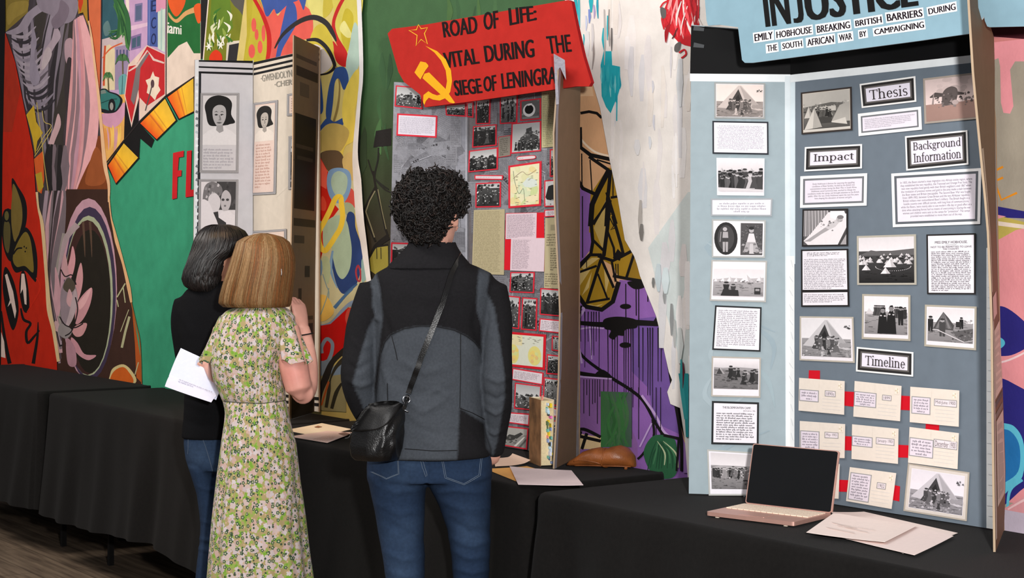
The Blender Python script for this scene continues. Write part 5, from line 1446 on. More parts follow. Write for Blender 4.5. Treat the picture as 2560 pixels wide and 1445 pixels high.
def postcard(q, date, dbox, nbox, lines, seed, shown=True):
    c = card(GB, 'postcard', G_C, R5(q), [(0, (222, 210, 198))], lift=0.006)
    qq = R5(q)
    b = Paint(G_C, 0.0063, 2e-5)
    b.poly(sub_quad(qq, .44, .5, .443, .98), (202, 192, 182))
    for k in range(4): b.poly(sub_quad(qq, .52, .12 + k * .1, .92, .128 + k * .1), (200, 196, 196))
    b.poly(sub_quad(qq, *dbox), (150, 146, 144)); b.poly(inset(sub_quad(qq, *dbox), 1.8), (224, 212, 216))
    write(b, date, inset(sub_quad(qq, *dbox), (4, 3.6, 4, 3.6)), (92, 84, 88), 0.0)
    b.poly(sub_quad(qq, *nbox), (150, 148, 148)); b.poly(inset(sub_quad(qq, *nbox), 2.2), (220, 208, 218))
    typed(b, inset(sub_quad(qq, *nbox), 4), lines, random.Random(seed), (112, 106, 116), .95, 22, 0, .62, 'c')
    b.build('print', M_PRINT, c)
    # stamp with a paper flower on it
    s = Paint(G_C, 0.0068, 3e-5)
    sb = sub_quad(qq, .85, .74, .965, .955)
    f = quad_map(sb)
    s.poly([f(.5 + .5 * (1 if k % 2 else .88) * math.copysign(min(1, abs(math.cos(k * math.pi / 12)) * 1.35), math.cos(k * math.pi / 12)), .5 + .5 * (1 if k % 2 else .9) * math.copysign(min(1, abs(math.sin(k * math.pi / 12)) * 1.35), math.sin(k * math.pi / 12))) for k in range(24)], (226, 214, 200))
    for k in range(6):
        a = k * math.pi / 3
        s.poly([f(u, v) for u, v in ellipse(.5 + .22 * math.cos(a), .5 + .22 * math.sin(a), .17, .13, 10, a)], (206, 190, 170) if k % 2 else (236, 226, 212))
    s.poly([f(u, v) for u, v in ellipse(.5, .5, .1, .1, 8)], (222, 206, 170))
    s.build('stamp', M_PRINT, c)
postcard([(100, 118), (401, 140), (397, 363), (96, 335)], '1890s', (.57, .5, .81, .68), (.01, .3, .44, .66), 3, 61)
postcard([(468, 139), (778, 172), (768, 406), (459, 375)], '1899', (.6, .54, .80, .7), (.0, .3, .48, .72), 5, 62)
postcard([(837, 177), (1161, 202), (1157, 443), (833, 412)], 'Mid-June 1900', (.49, .52, .96, .72), (.03, .25, .42, .74), 5, 63)
postcard([(104, 404), (404, 425), (400, 651), (104, 641)], 'May 1901', (.55, .56, .86, .74), (.01, .2, .44, .74), 6, 64)
postcard([(451, 426), (758, 456), (754, 689), (447, 656)], 'January 1901', (.52, .5, .92, .7), (.0, .38, .45, .68), 3, 65)
postcard([(832, 444), (1158, 485), (1149, 724), (822, 681)], 'December 1900', (.5, .52, .98, .76), (.01, .2, .5, .72), 5, 66)
postcard([(436, 710), (743, 750), (712, 988), (411, 935)], '1902', (.62, .5, .82, .68), (.03, .06, .49, .86), 9, 67)
postcard([(60, 685), (368, 690), (360, 920), (54, 905)], '1902', (.62, .5, .82, .68), (.03, .06, .49, .86), 9, 68)
card(GB, 'mounted_photo', G_C, R5([(822, 684), (1229, 745), (1210, 1069), (791, 1000)]), [(0, (172, 162, 150)), (4, (206, 196, 188)), (7, (228, 222, 228))], lambda pt, q: pic_tent_family(53, (1, .97, 1))(pt, inset(q, 1)), 'photograph')

# ================================================================== the red-bannered board in the middle
LB = empty('exhibit_board', (0.03, 5.48, TOPZ), 'newsprint-covered exhibit board with the red ROAD OF LIFE banner, in front of the boy', 'display board', 'project boards on the tables')
L_L = Plane((-0.41, 5.80), (-0.1527, 5.72))
L_C = Plane((-0.1527, 5.72), (0.2053, 5.25))
L0, L1, L2, L3 = crop(880, 0, 3.01), crop(1140, 220, 2.89), crop(1140, 680, 2.58), crop(960, 190, 2.833)
def newsprint(p, outline, x0, y0, x1, y1, n, seed, clip):
    r = random.Random(seed)
    base = p.off
    for k in range(n):
        p.off = base + (k % 45) * 3e-5
        cx, cy = r.uniform(x0, x1), r.uniform(y0, y1)
        w, h, a = r.uniform(26, 64), r.uniform(26, 80), r.choice((0, 0, 0, .5, -.5, 1.57, .78, r.uniform(-1.5, 1.5)))
        q = []
        for sx, sy in ((-1, -1), (1, -1), (1, 1), (-1, 1)):
            x, y = sx * w * .5, sy * h * .5
            q.append((cx + x * math.cos(a) - y * math.sin(a), cy + x * math.sin(a) + y * math.cos(a)))
        if not all(clip(*c) for c in q): continue
        v = r.choice((116, 120, 126, 132, 138, 110))
        p.poly(q, (v, v, v + 6))
        if r.random() < .35: p.line([q[0], q[1]], r.uniform(1.5, 5), (168, 168, 176), smooth=False, bump=False)
        d = r.choice(((92, 90, 96), (98, 96, 102), (156, 156, 164), (84, 82, 88), (104, 102, 108)))
        typed(p, inset(q, 1), r.randint(9, 18), r, d, r.uniform(.8, 1.0), r.randint(18, 30), 0, .55)
        if r.random() < .12: typed(p, sub_quad(q, .1, .7, .9, .95), 1, r, (60, 58, 62), 1.0, 7, 0, .7)
    p.off = base + 46 * 3e-5

def art_nl(p):
    p.eps = 2e-5
    newsprint(p, None, 970, 215, 1162, 1080, 420, 71, lambda x, y: 972 + (985 - 972) * (660 - y) / 455 * .9 + 4 < x < 1164 and 206 < y < 1090)
    p.line([(1166, 210), (1166, 1090)], 4, (176, 176, 184), smooth=False)
panel('left_panel', L_L, [(985, 205), (1050, 208), (1166, 203), (1166, 1096), (965, 1091)], (142, 142, 150), LB, art=art_nl, mat=M_FOIL)
def art_nc(p):
    p.eps = 2e-5
    newsprint(p, None, 1170, 190, 1440, 1110, 460, 72, lambda x, y: 1168 < x < 1440 and 185 < y < 1090 + (x - 1166) * .16)
    p.line([(1169, 205), (1169, 1096)], 4, (120, 120, 126), smooth=False)
panel('center_panel', L_C, [(1166, 203), (1447, 168), (1447, 1146), (1166, 1102)], (110, 104, 106), LB, art=art_nc, mat=M_FOIL)
wing_mesh('right_panel', [(1398, 165), (1386, 330), (1388, 500), (1398, 700), (1402, 760), (1398, 960), (1386, 1172)], [(1452, 168), (1450, 330), (1450, 500), (1447, 760), (1444, 960), (1440, 1145)], 5.015, 5.25, LB,
          strips=[(0, .09, 0.0, 1.0, (150, 145, 152)), ])
# torn foil tip above the slot
fp = Paint(Plane((0.123, 5.0), (0.16, 5.0)), 0.0)
fp.prism([(1384, 134), (1412, 150), (1415, 200), (1400, 168), (1393, 178), (1397, 260), (1390, 262)], -0.003, (112, 108, 116), (112, 108, 116))
fp.build('foil_tip', M_FOIL, LB)

# banner
L_T = Plane((-0.424, 5.75), (0.150, 5.07))
bp = Paint(L_T, 0.0)
BR = (178, 42, 36)
outl = [(969, 84), (980, 72), (1060, 62), (1200, 38), (1420, 0), (1429, 4), (1440, 60), (1458, 140), (1478, 206), (1472, 216), (1440, 216), (1300, 236), (1160, 256), (1062, 268), (1050, 236), (1010, 205), (996, 180)]
bp.prism(outl, -0.012, BR, (150, 26, 28))
bo = bp.build('title_banner', M_FELT, LB); bo['label'] = 'red felt-covered banner with yellow emblem'
ep = Paint(L_T, 0.0007, 3e-5)
YE = (226, 164, 24)
ep.poly(L0([(545, 555), (580, 545), (700, 665), (775, 772), (765, 778), (735, 772), (530, 588)]), YE)
ep.poly(L0([(470, 545), (515, 462), (555, 470), (572, 488), (575, 500), (552, 530), (515, 598), (490, 570)]), YE)
ep.poly(L0([(552, 345), (640, 385), (710, 450), (745, 530), (753, 610), (740, 690), (712, 735), (660, 757), (610, 750), (578, 735), (556, 760), (545, 790), (535, 772), (538, 715), (575, 686), (605, 706), (640, 718), (680, 706), (705, 668), (715, 610), (705, 530), (670, 455), (620, 395)]), YE)
ep.line(L0([(500, 185), (520, 216), (568, 208), (545, 252), (568, 332), (520, 296), (482, 344), (490, 266), (428, 228), (485, 224)]), 2.2, (232, 180, 40), smooth=False, closed=True)
ep.build('emblem', M_PRINT, bo)
for w, q, b in (('ROAD', [(674, 166), (938, 118), (948, 248), (690, 284)], .045), ('OF', [(985, 95), (1098, 76), (1106, 212), (992, 228)], .045), ('LIFE:', [(1174, 62), (1385, 42), (1392, 150), (1186, 194)], .045),
                ('VITAL', [(680, 398), (942, 360), (962, 478), (702, 515)], .045), ('DURING', [(988, 345), (1366, 294), (1376, 430), (1005, 470)], .045), ('THE', [(1458, 274), (1640, 258), (1655, 388), (1478, 406)], .035),
                ('SIEGE', [(760, 606), (966, 588), (984, 700), (775, 723)], .05), ('OF', [(984, 580), (1083, 560), (1092, 684), (992, 690)], .05), ('LENINGRA', [(1118, 552), (1535, 498), (1540, 630), (1130, 672)], .045)):
    tp = Paint(L_T, 0.0007, 3e-5)
    write(tp, w, L0(q), (15, 6, 7), b, 'CENTER', 1.0)
    tp.build('lettering', M_PRINT, bo)

REDM = (206, 42, 58)
def rcard(surf, q, art, m=3, name='mounted_photo', aname='photograph', inner=(206, 204, 208), col=REDM):
    return card(LB, name, surf, q, [(0, col), (m, inner)], art, aname)
rcard(L_L, L0([(330, 642), (522, 658), (532, 822), (320, 800)]), pic_dark(81, 110, 30, 200, 3, .45))
rcard(L_L, L0([(340, 853), (643, 870), (636, 1037), (334, 1020)]), type_art(17, 82, (150, 144, 158), 74, 3, 'l', .98), 4, 'text_card', 'print', (214, 208, 218))
rcard(L_L, L3([(50, 1178), (250, 1184), (250, 1335), (46, 1332)]), pic_dark(83, 40, 15, 80, 3, .7), 4)
C = L_C
rcard(C, L0([(862, 772), (915, 764), (912, 886), (862, 880)]), pic_dark(84, 60, 20, 230, 2, .6))
rcard(L_L, L0([(702, 792), (858, 772), (858, 880), (706, 868)]), pic_dark(85, 70, 20, 235, 3, .55))
rcard(C, L0([(932, 745), (1042, 732), (1037, 932), (930, 936)]), pic_dark(86, 60, 15, 200, 5, .7))
rcard(C, L0([(1112, 716), (1247, 700), (1242, 926), (1112, 934)]), pic_dark(87, 130, 30, 220, 4, .7))
def pic_ring(pt, q):
    p = Pic(pt, q, 88, (1, 1, 1)); p.rect(0, 0, 1, 1, 96); p.speckle(0, 0, 1, 1, 20, 70, 140, .08)
    p.ell(.42, .48, .34, .36, 215, 22); p.ell(.42, .52, .24, .25, 30, 20); p.poly([(.34, .72), (.5, .74), (.6, .84), (.4, .84)], 226); p.rect(.05, .03, .95, .12, 130)
rcard(C, L0([(1266, 756), (1421, 738), (1421, 896), (1266, 910)]), pic_ring)
def paper_art(lines, seed, chars=30, col=(96, 90, 66)):
    return type_art(lines, seed, col, chars, 3, 'l', .9)
card(LB, 'document', C, L0([(1427, 688), (1562, 678), (1562, 1100), (1427, 1112)]), [(0, (190, 182, 140))], paper_art(30, 89, 22, (120, 122, 96)), 'print')
rcard(C, L0([(910, 950), (1087, 934), (1087, 1096), (903, 1112)]), pic_dark(90, 46, 30, 90, 4, .8))
rcard(C, L0([(1201, 928), (1422, 908), (1421, 1137), (1194, 1157)]), lambda pt, q: (lambda p: (p.rect(0, 0, 1, 1, 178), p.poly([(.2, .1), (.3, .5), (.5, .62), (.5, .8), (.7, .85), (.72, .62), (.95, .5), (1, .1)], 70), p.speckle(.3, .3, 1, .7, 26, 40, 130, .05), p.crowd(.1, 1, .05, .34, 12, 20, 60), p.speckle(.1, .1, 1, .4, 16, 30, 190, .03)))(Pic(pt, q, 91, (1, 1, 1))))
card(LB, 'document', C, L0([(1100, 1030), (1196, 1016), (1193, 1172), (1098, 1187)]), [(0, (186, 40, 52)), (1.5, (128, 122, 112))], paper_art(9, 92, 14, (70, 66, 60)), 'print')
rcard(C, L0([(880, 1134), (1097, 1108), (1096, 1276), (874, 1297)]), pic_dark(93, 40, 15, 210, 3, .6))
oq = L0([(1238, 1176), (1382, 1166), (1384, 1196), (1240, 1210)])
of = quad_map(oq)
op = Paint(C, .0035); op.prism([of(.5 + .5 * math.copysign(abs(math.cos(a)) ** .35, math.cos(a)), .5 + .5 * math.copysign(abs(math.sin(a)) ** .6, math.sin(a))) for a in [k * math.pi / 14 for k in range(28)]], .0023, REDM, REDM)
op.poly([of(.5 + .47 * math.copysign(abs(math.cos(a)) ** .35, math.cos(a)), .5 + .34 * math.copysign(abs(math.sin(a)) ** .6, math.sin(a))) for a in [k * math.pi / 14 for k in range(28)]], (214, 202, 204))
typed(op, inset(oq, (5, 4, 5, 4)), 1, random.Random(94), (130, 110, 116), .95, 26)
op.build('text_card', M_PRINT, LB)
card(LB, 'map_card', C, L1([(378, 562), (617, 527), (613, 851), (378, 869)]), [(0, REDM), (5, (220, 216, 190))], pic_map(95), 'map_print')
rcard(C, L1([(678, 443), (757, 436), (757, 636), (676, 642)]), pic_dark(96, 60, 20, 200, 3, .6))
rcard(C, L1([(134, 628), (340, 630), (336, 664), (134, 661)]), type_art(2, 97, (130, 110, 116), 34, 2), 2.5, 'text_card', 'print', (216, 204, 208))
rcard(C, L1([(142, 688), (324, 678), (322, 860), (139, 864)]), pic_dark(98, 70, 10, 240, 6, .8))
rcard(C, L1([(638, 668), (757, 658), (757, 856), (637, 859)]), lambda pt, q: (lambda p: (p.rect(0, 0, 1, 1, 205), p.poly([(0, .35), (.2, .8), (.5, .85), (.8, .6), (.9, .3), (.5, .2), (.1, .25)], 40), p.person(.6, .45, .5, 25), p.person(.75, .45, .55, 25), p.speckle(0, 0, 1, .25, 10, 120, 180, .04)))(Pic(pt, q, 99, (1, 1, 1))))
rcard(C, L1([(638, 880), (757, 873), (757, 926), (638, 933)]), type_art(3, 100, (130, 110, 116), 20, 2), 2.5, 'text_card', 'print', (216, 204, 210))
card(LB, 'document', C, L1([(129, 882), (350, 875), (345, 1350), (114, 1342)]), [(0, (178, 166, 132))], paper_art(40, 101, 44, (144, 134, 104)), 'print')
card(LB, 'backing_sheet', C, L1([(359, 904), (634, 899), (640, 1326), (348, 1314)]), [(0, (206, 26, 40))], lift=.002)
card(LB, 'document', C, L1([(362, 908), (582, 902), (578, 1086), (358, 1092)]), [(0, (212, 192, 200))], type_art(22, 102, (128, 112, 126), 62, 3, 'l', .96), 'print')
card(LB, 'document', C, L1([(398, 1084), (640, 1084), (633, 1327), (391, 1318)]), [(0, (214, 194, 202))], type_art(28, 103, (136, 120, 132), 64, 4, 'l', .55), 'print', lift=.0048)
def letter_art(pt, q):
    pt.poly(sub_quad(q, .35, .82, .7, .9), (150, 140, 112)); typed(pt, sub_quad(q, .1, .6, .95, .78), 5, random.Random(104), (90, 82, 66), .9, 20); typed(pt, sub_quad(q, .35, .25, .95, .58), 10, random.Random(105), (80, 74, 60), .8, 16); typed(pt, sub_quad(q, .05, .02, .95, .22), 6, random.Random(106), (90, 82, 66), .9, 22)
card(LB, 'document', C, [(1363, 545), (1402, 543), (1403, 722), (1360, 720)], [(0, (178, 166, 132))], letter_art, 'print')
def two(q, seed, **k): return rcard(C, L2(q), pic_dark(seed, **k))
two([(350, 0), (507, 0), (502, 137), (344, 131)], 107, base=100, people=6, horizon=.8)
two([(544, 103), (680, 114), (680, 288), (538, 275)], 108, base=70, people=9, horizon=.72, lo=15, hi=60)
two([(296, 148), (414, 160), (406, 369), (292, 354)], 109, base=90, people=3, horizon=.7)
two([(427, 163), (524, 169), (519, 380), (418, 371)], 110, base=80, people=3, horizon=.78)
rcard(C, L2([(539, 298), (682, 311), (682, 398), (533, 381)]), type_art(6, 111, (130, 110, 120), 30, 2), 3, 'text_card', 'print', (216, 204, 210))
card(LB, 'map_card', C, L2([(322, 383), (580, 404), (573, 632), (320, 606)]), [(0, (200, 26, 40)), (6, (214, 212, 190))], pic_islands(112), 'map_print')
two([(618, 410), (684, 417), (684, 514), (616, 506)], 113, base=180, people=2, horizon=.9, lo=120)
two([(586, 530), (682, 541), (682, 664), (580, 658)], 114, base=60, people=3, horizon=.75)
rcard(C, L2([(363, 618), (564, 649), (559, 731), (357, 695)]), type_art(6, 115, (130, 110, 120), 36, 3), 3, 'text_card', 'print', (214, 202, 208))
two([(566, 678), (680, 692), (676, 866), (558, 856)], 116, base=130, people=2, horizon=.85, lo=110)
two([(380, 713), (550, 734), (543, 898), (373, 881)], 117, base=110, people=0, horizon=.5)
rcard(C, L2([(326, 903), (477, 914), (471, 993), (324, 971)]), type_art(5, 118, (130, 110, 120), 28, 3), 3, 'text_card', 'print', (214, 200, 206))
def gun(pt, q):
    p = Pic(pt, q, 119, (1, .98, .95)); p.rect(0, 0, 1, 1, 168); p.poly([(0, 0), (.5, .5), (1, .7), (1, 0)], 140)
    p.poly([(.1, .4), (.3, .62), (.5, .6), (.75, .8), (.85, .72), (.6, .42), (.4, .3), (.2, .28)], 62); p.speckle(.1, .1, .6, .5, 20, 60, 150, .05); p.poly([(.5, 0), (.9, .6), (.95, .58), (.6, 0)], 205); p.poly([(.7, 0), (.98, .5), (1, .4), (.8, 0)], 90)
rcard(C, L2([(296, 990), (467, 1008), (457, 1146), (284, 1116)]), gun)
rcard(C, L2([(600, 872), (684, 884), (682, 940), (600, 930)]), type_art(5, 120, (130, 110, 120), 20, 2), 3, 'text_card', 'print', (214, 200, 206))
two([(600, 955), (684, 960), (682, 1080), (600, 1070)], 121, base=90, people=3, horizon=.6)
rcard(C, L2([(600, 1090), (684, 1098), (682, 1150), (600, 1142)]), type_art(5, 122, (130, 110, 120), 20, 2), 3, 'text_card', 'print', (214, 200, 206))

# ================================================================== the white portrait board on the left
PB = empty('exhibit_board', (-0.92, 6.96, TOPZ), 'white exhibit board with striped top and framed portraits, in front of the two girls', 'display board', 'project boards on the tables')
P_L = Plane((-1.312, 7.09), (-1.09, 7.2))
P_C = Plane((-1.09, 7.2), (-0.76, 6.72))
FX = 632
def art_pl(p):
    for a0, a1, b0, b1, c in ((150, 154, 152, 158, (30, 30, 32)), (165, 169, 170, 175, (30, 30, 32)), (178, 183, 182, 188, (30, 30, 32))):
        p.poly([(488, a0), (FX, b0), (FX, b1), (488, a1)], c)
    p.poly([(497, 183), (503, 183), (499, 640), (492, 640)], (40, 42, 46))
    p.poly([(488, 150), (497, 150), (491, 640), (484, 640)], (226, 228, 230))
    for k in range(26):
        y = 190 + k * 17
        p.poly([(489 + rnd.uniform(0, 4), y), (496, y + 3), (494, y + 9), (488, y + 6)], rnd.choice([(240, 244, 246), (190, 200, 204), (120, 126, 130)]))
panel('left_panel', P_L, [(487, 149), (FX, 156), (FX, 1002), (481, 1008)], (204, 202, 206), PB, art=art_pl, mat=M_CARD)
def art_pc(p):
    for a0, a1, b0, b1 in ((156, 163, 120, 126), (171, 177, 133, 139), (183, 189, 146, 152)):
        p.poly([(FX, a0), (798, b0), (798, b1), (FX, a1)], (30, 30, 32))
    p.poly([(FX - 0.5, 150), (FX + 2, 150), (FX + 2, 1001), (FX - 0.5, 1001)], (186, 180, 170))
    for k in range(14): p.line([(640 + rnd.uniform(0, 120), 200 + k * 60), (660 + rnd.uniform(0, 120), 250 + k * 60)], [1, 8], (214, 202, 186))
    # stripes along the foot
    for y in (985, 1000): p.poly([(650, y - 4), (797, y + 8), (797, y + 16), (650, y + 3)], (30, 28, 28))
panel('center_panel', P_C, [(FX, 156), (798, 119), (798, 1030), (FX, 1002)], (212, 200, 184), PB, art=art_pc, mat=M_CARD)
sp = Paint(P_C, 0.0010, 3e-5)
SIL = (150, 144, 132)
write(sp, '\u00b7GWENDOLYN\u00b7S', cC([(668, 545), (920, 498), (922, 548), (672, 592)]), SIL, 0.03)
write(sp, '\u00b7CHERRY\u00b7', cC([(768, 592), (960, 560), (962, 600), (770, 632)]), SIL, 0.03)
so = sp.build('lettering', M_FOIL, PB); so['label'] = 'silver glitter lettering'
def lady(pt, q, seed, smile=False, tilt=0.0, tint=(1, .98, .98)):
    p = Pic(pt, q, seed, tint)
    p.rect(0, 0, 1, 1, 214)
    s = lambda pts: [(x, y) for x, y in pts]
    p.poly([(.0, 0), (.02, .2), (.2, .3), (.4, .36), (.62, .38), (.85, .28), (1, .2), (1, 0)], 224)
    p.blob(s([(.1, .62), (.06, .8), (.2, .95), (.45, 1.0), (.72, .96), (.86, .84), (.84, .62), (.96, .46), (.8, .42), (.7, .4), (.3, .38), (.16, .44)]), 34)
    p.blob(s([(.3, .56), (.3, .72), (.42, .8), (.58, .8), (.68, .72), (.68, .54), (.58, .4), (.48, .36), (.38, .42)]), 178)
    p.poly([(.42, .4), (.6, .4), (.62, .28), (.5, .24), (.4, .3)], 158)
    for x in (.4, .57):
        p.ell(x, .61, .05, .016, 60, 10); p.poly([(x - .07, .66), (x, .685), (x + .07, .66), (x, .67)], 50)
        p.ell(x, .61, .018, .016, 20, 8)
    p.poly([(.48, .6), (.5, .52), (.45, .5), (.53, .495), (.55, .52), (.51, .6)], 128)
    p.blob([(.41, .45), (.49, .465), (.57, .45), (.49, .43)], 96)
    if smile: p.blob([(.43, .452), (.49, .46), (.55, .452), (.49, .44)], 214)
    p.ell(.6, .56, .05, .05, 182, 10)
def frame(q, art, inner=(206, 202, 204), name='framed_portrait', m=6):
    return card(PB, name, P_L if q[0][0] < FX - 20 and q[1][0] < FX + 6 else P_C, q, [(0, (132, 130, 130)), (1.3, (196, 192, 192)), (1.2, (104, 102, 104)), (1.2, (190, 186, 186)), (1.2, (110, 108, 110)), (1.2, inner)], art, 'portrait_print')
def p1(pt, q):
    lady(pt, sub_quad(q, 0, .34, 1, 1), 131)
    typed(pt, sub_quad(q, .03, .02, .97, .3), 7, random.Random(132), (156, 150, 158), .92, 40)
frame(cC([(235, 672), (515, 672), (508, 1250), (228, 1248)]), p1)
def p2(pt, q):
    lady(pt, sub_quad(q, .02, .58, .96, .98), 133, True, tint=(1, .95, .9))
    typed(pt, sub_quad(q, .08, .05, .95, .56), 15, random.Random(134), (190, 148, 134), .85, 26)
frame(cC([(614, 745), (792, 722), (778, 1402), (595, 1412)]), p2, (222, 198, 186))
def p3(pt, q):
    p = Pic(pt, q, 135); p.rect(0, 0, 1, 1, 222); p.rect(.45, .45, 1, 1, 70); p.speckle(.5, .5, 1, 1, 16, 55, 100, .06)
    p.blob([(.05, .6), (.1, .9), (.3, 1.0), (.55, .94), (.62, .8), (.5, .7), (.3, .68), (.15, .6)], 120); p.speckle(.1, .7, .55, .96, 16, 80, 205, .04)
    p.blob([(.25, .5), (.22, .7), (.4, .78), (.56, .66), (.54, .48), (.42, .4)], 214); p.blob([(0, 0), (0, .6), (.2, .62), (.34, .45), (.5, .2), (.6, .1), (.5, 0)], 226)
    p.blob([(.58, .55), (.6, .75), (.72, .84), (.86, .74), (.86, .56), (.76, .42), (.64, .44)], 190); p.poly([(.5, .3), (.62, .42), (.8, .44), (1, .34), (1, 0), (.45, 0)], 228)
    for x in (.64, .77): p.ell(x, .65, .045, .025, 70)
    p.ell(.7, .53, .035, .02, 120); p.poly([(.36, .4), (.5, .42), (.52, .3), (.74, .2), (.74, .14), (.52, .14), (.46, .25)], 60)
frame(cC([(222, 1295), (508, 1297), (500, 1700), (218, 1700)]), p3)
frame(cC([(860, 680), (1010, 655), (1006, 830), (858, 838)]), lambda pt, q: typed(pt, inset(q, 4), 6, random.Random(136), (160, 120, 106), .9, 20), (222, 200, 186))
frame(cC([(870, 985), (1040, 960), (1020, 1360), (868, 1370)]), lambda pt, q: pic_dark(137, 90, 40, 200, 3, .7)(pt, q))
frame([(626, 578), (716, 572), (716, 760), (626, 772)], lambda pt, q: typed(pt, inset(q, 6), 8, random.Random(138), (160, 120, 106), .9, 20), (222, 200, 186))
frame([(500, 760), (600, 764), (600, 900), (498, 894)], lambda pt, q: pic_dark(139, 90, 40, 200, 3, .7)(pt, q))

# the right wing turned towards the hall: its bare cardboard back with the maker's dark print
DK, DK2 = (52, 42, 36), (66, 54, 46)
wing_mesh('right_panel', [(735, 88), (733, 400), (729, 600), (726, 800), (724, 1048)], [(798, 118), (796, 300), (792, 470), (788, 700), (786, 1030)], 6.42, 6.72, PB, col=(108, 88, 72),
          strips=[(.1, .9, .045, .055, (70, 58, 50)), (.1, .95, .075, .10, DK), (.25, .6, .115, .15, (84, 70, 60)), (.0, .9, .20, .45, (34, 29, 26)), (.1, .8, .28, .29, (60, 50, 44)), (.15, .8, .31, .32, (54, 46, 40)), (.05, .95, .475, .495, DK), (.1, .5, .52, .54, DK2), (.55, .75, .60, .63, DK), (.3, .42, .66, .69, DK), (.1, .9, .735, .745, DK2), (.1, .9, .755, .785, DK), (.2, .6, .80, .83, DK2), (.0, .95, .86, 1.0, (34, 29, 26)), (.0, .05, .0, 1.0, (120, 100, 84))])

# ================================================================== things lying on the tables
def sheet(name, pts, z, label, cat, col=(228, 208, 200), group=None, curl=None, under=0.0006, art=None, gentle=0.006, seed=0):
    """a sheet of paper: photo outline laid on the table plane, meshed as a fan of strips so it can bow a little"""
    lv = Level(z)
    tl, tr, br, bl = pts
    f = quad_map(pts)
    n = 12
    V, F = [], []
    for j in range(n + 1):
        for i in range(n + 1):
            u, v = i / n, j / n
            p = lv.at(*f(u, v))
            h = gentle * (0.5 + 0.5 * math.sin(u * 3.1 + seed) * math.cos(v * 2.3 + seed * 1.7)) * (0.2 + (2 * abs(u - .5)) ** 2)
            if curl: h += curl(u, v)
            V.append(p + Vector((0, 0, h)))
    m = (n + 1) ** 2
    top = [tuple(v) for v in V]
    bot = [tuple(v - Vector((0, 0, under))) for v in V]
    for j in range(n):
        for i in range(n):
            a = j * (n + 1) + i
            F.append((a, a + 1, a + n + 2, a + n + 1)); F.append((m + a, m + a + n + 1, m + a + n + 2, m + a + 1))
    rim = list(range(n + 1)) + [(j + 1) * (n + 1) - 1 for j in range(1, n + 1)] + [n * (n + 1) + i for i in range(n - 1, -1, -1)] + [j * (n + 1) for j in range(n - 1, 0, -1)]
    for k in range(len(rim)):
        a, b = rim[k], rim[(k + 1) % len(rim)]
        F.append((a, m + a, m + b, b))
    me = bpy.data.meshes.new(name); me.from_pydata(top + bot, [], F)
    ca = me.color_attributes.new('Col', 'FLOAT_COLOR', 'CORNER')
    c = lin(col)
    ca.data.foreach_set('color', [x for _ in range(len(ca.data)) for x in c])
    me.update()
    o = link_mesh(name, me, M_PRINT)
    tag(o, label, cat, group)
    if art:
        p = Paint(Level(z + gentle * 1.02 + 0.0004), 0.0, 3e-5)
        art(p, pts)
        p.build('print', M_PRINT, o)
    return o

TZ = TOPZ + 0.0014
cK = crop(680, 1000, 7.225); cL = crop(1220, 980, 5.5575); cM = crop(1760, 1080, 5.779); cN = crop(1340, 1080, 2.098)
G_ON = 'loose sheets of paper on the tables'
# left table papers (seen between the girl in the dress and the bag)
def art_sheet_a(p, q):
    p.poly(cK([(760, 488), (830, 462), (905, 482), (835, 500)]), (150, 104, 74))
sheet('paper_sheet', cK([(230, 545), (900, 420), (1450, 530), (800, 660)]), TZ, 'upper white sheet of the overlapping pair between the floral dress and the leather bag', 'paper', (238, 222, 196), G_ON, gentle=.001, art=art_sheet_a)
def art_sheet_b(p, q):
    p.poly(cK([(1195, 605), (1310, 578), (1425, 612), (1300, 640)]), (142, 112, 104))
    typed(p, sub_quad(q, .1, .1, .6, .5), 5, random.Random(3), (206, 170, 150), .9, 30)
sheet('paper_sheet', cK([(300, 660), (1000, 560), (1480, 590), (1000, 775)]), TZ + .0032, 'lower pinkish sheet of the overlapping pair between the floral dress and the leather bag', 'paper', (236, 206, 196), G_ON, gentle=.001, art=art_sheet_b)
# papers by the boy's right hand
sheet('paper_sheet', cL([(80, 925), (340, 902), (590, 995), (100, 1050)]), TZ, 'folded cream sheet lying behind the others, beside the book of sticky notes', 'paper', (238, 204, 180), G_ON, curl=lambda u, v: 0.012 * max(0, u - .75) ** 2 * 10)
sheet('manila_envelope', cL([(-40, 1070), (540, 1035), (700, 1080), (390, 1245)]), TZ, 'orange-yellow envelope under the white sheet, beside the boy in jeans', 'envelope', (232, 172, 96), gentle=.002)
sheet('paper_sheet', cL([(300, 1045), (1160, 1090), (1325, 1310), (420, 1285)]), TZ + .0052, 'white sheet on top of the orange envelope, its right corner hanging forward', 'paper', (226, 206, 206), G_ON, gentle=.003, seed=2)
# papers in front of the grey board
sheet('paper_sheet', cN([(1540, 420), (1720, 420), (2212, 532), (1925, 640)]), TZ, 'white sheet reaching towards the grey board, under the other two', 'paper', (238, 220, 212), G_ON, gentle=.002)
def art_sheet_c(p, q):
    for a, b in (((.1, .62), (.45, .52)), ((.3, .5), (.62, .42)), ((.12, .38), (.5, .3))):
        f = quad_map(q); p.line([f(*a), f(*b)], 1.0, (226, 208, 200), smooth=False)
    typed(p, sub_quad(q, .2, .5, .7, .6), 2, random.Random(5), (226, 208, 200), .9, 40)
sheet('paper_sheet', cN([(1605, 555), (1990, 500), (2190, 548), (1985, 648)]), TZ + .0042, 'white sheet nearest the table edge, below the grey board', 'paper', (240, 220, 214), G_ON, gentle=.002, seed=1)
sheet('paper_sheet', cN([(1566, 426), (2000, 494), (1830, 580), (1418, 530)]), TZ + .0090, 'white sheet lying on top, touching the corner of the laptop', 'paper', (242, 224, 216), G_ON, gentle=.003, seed=3, art=art_sheet_c)

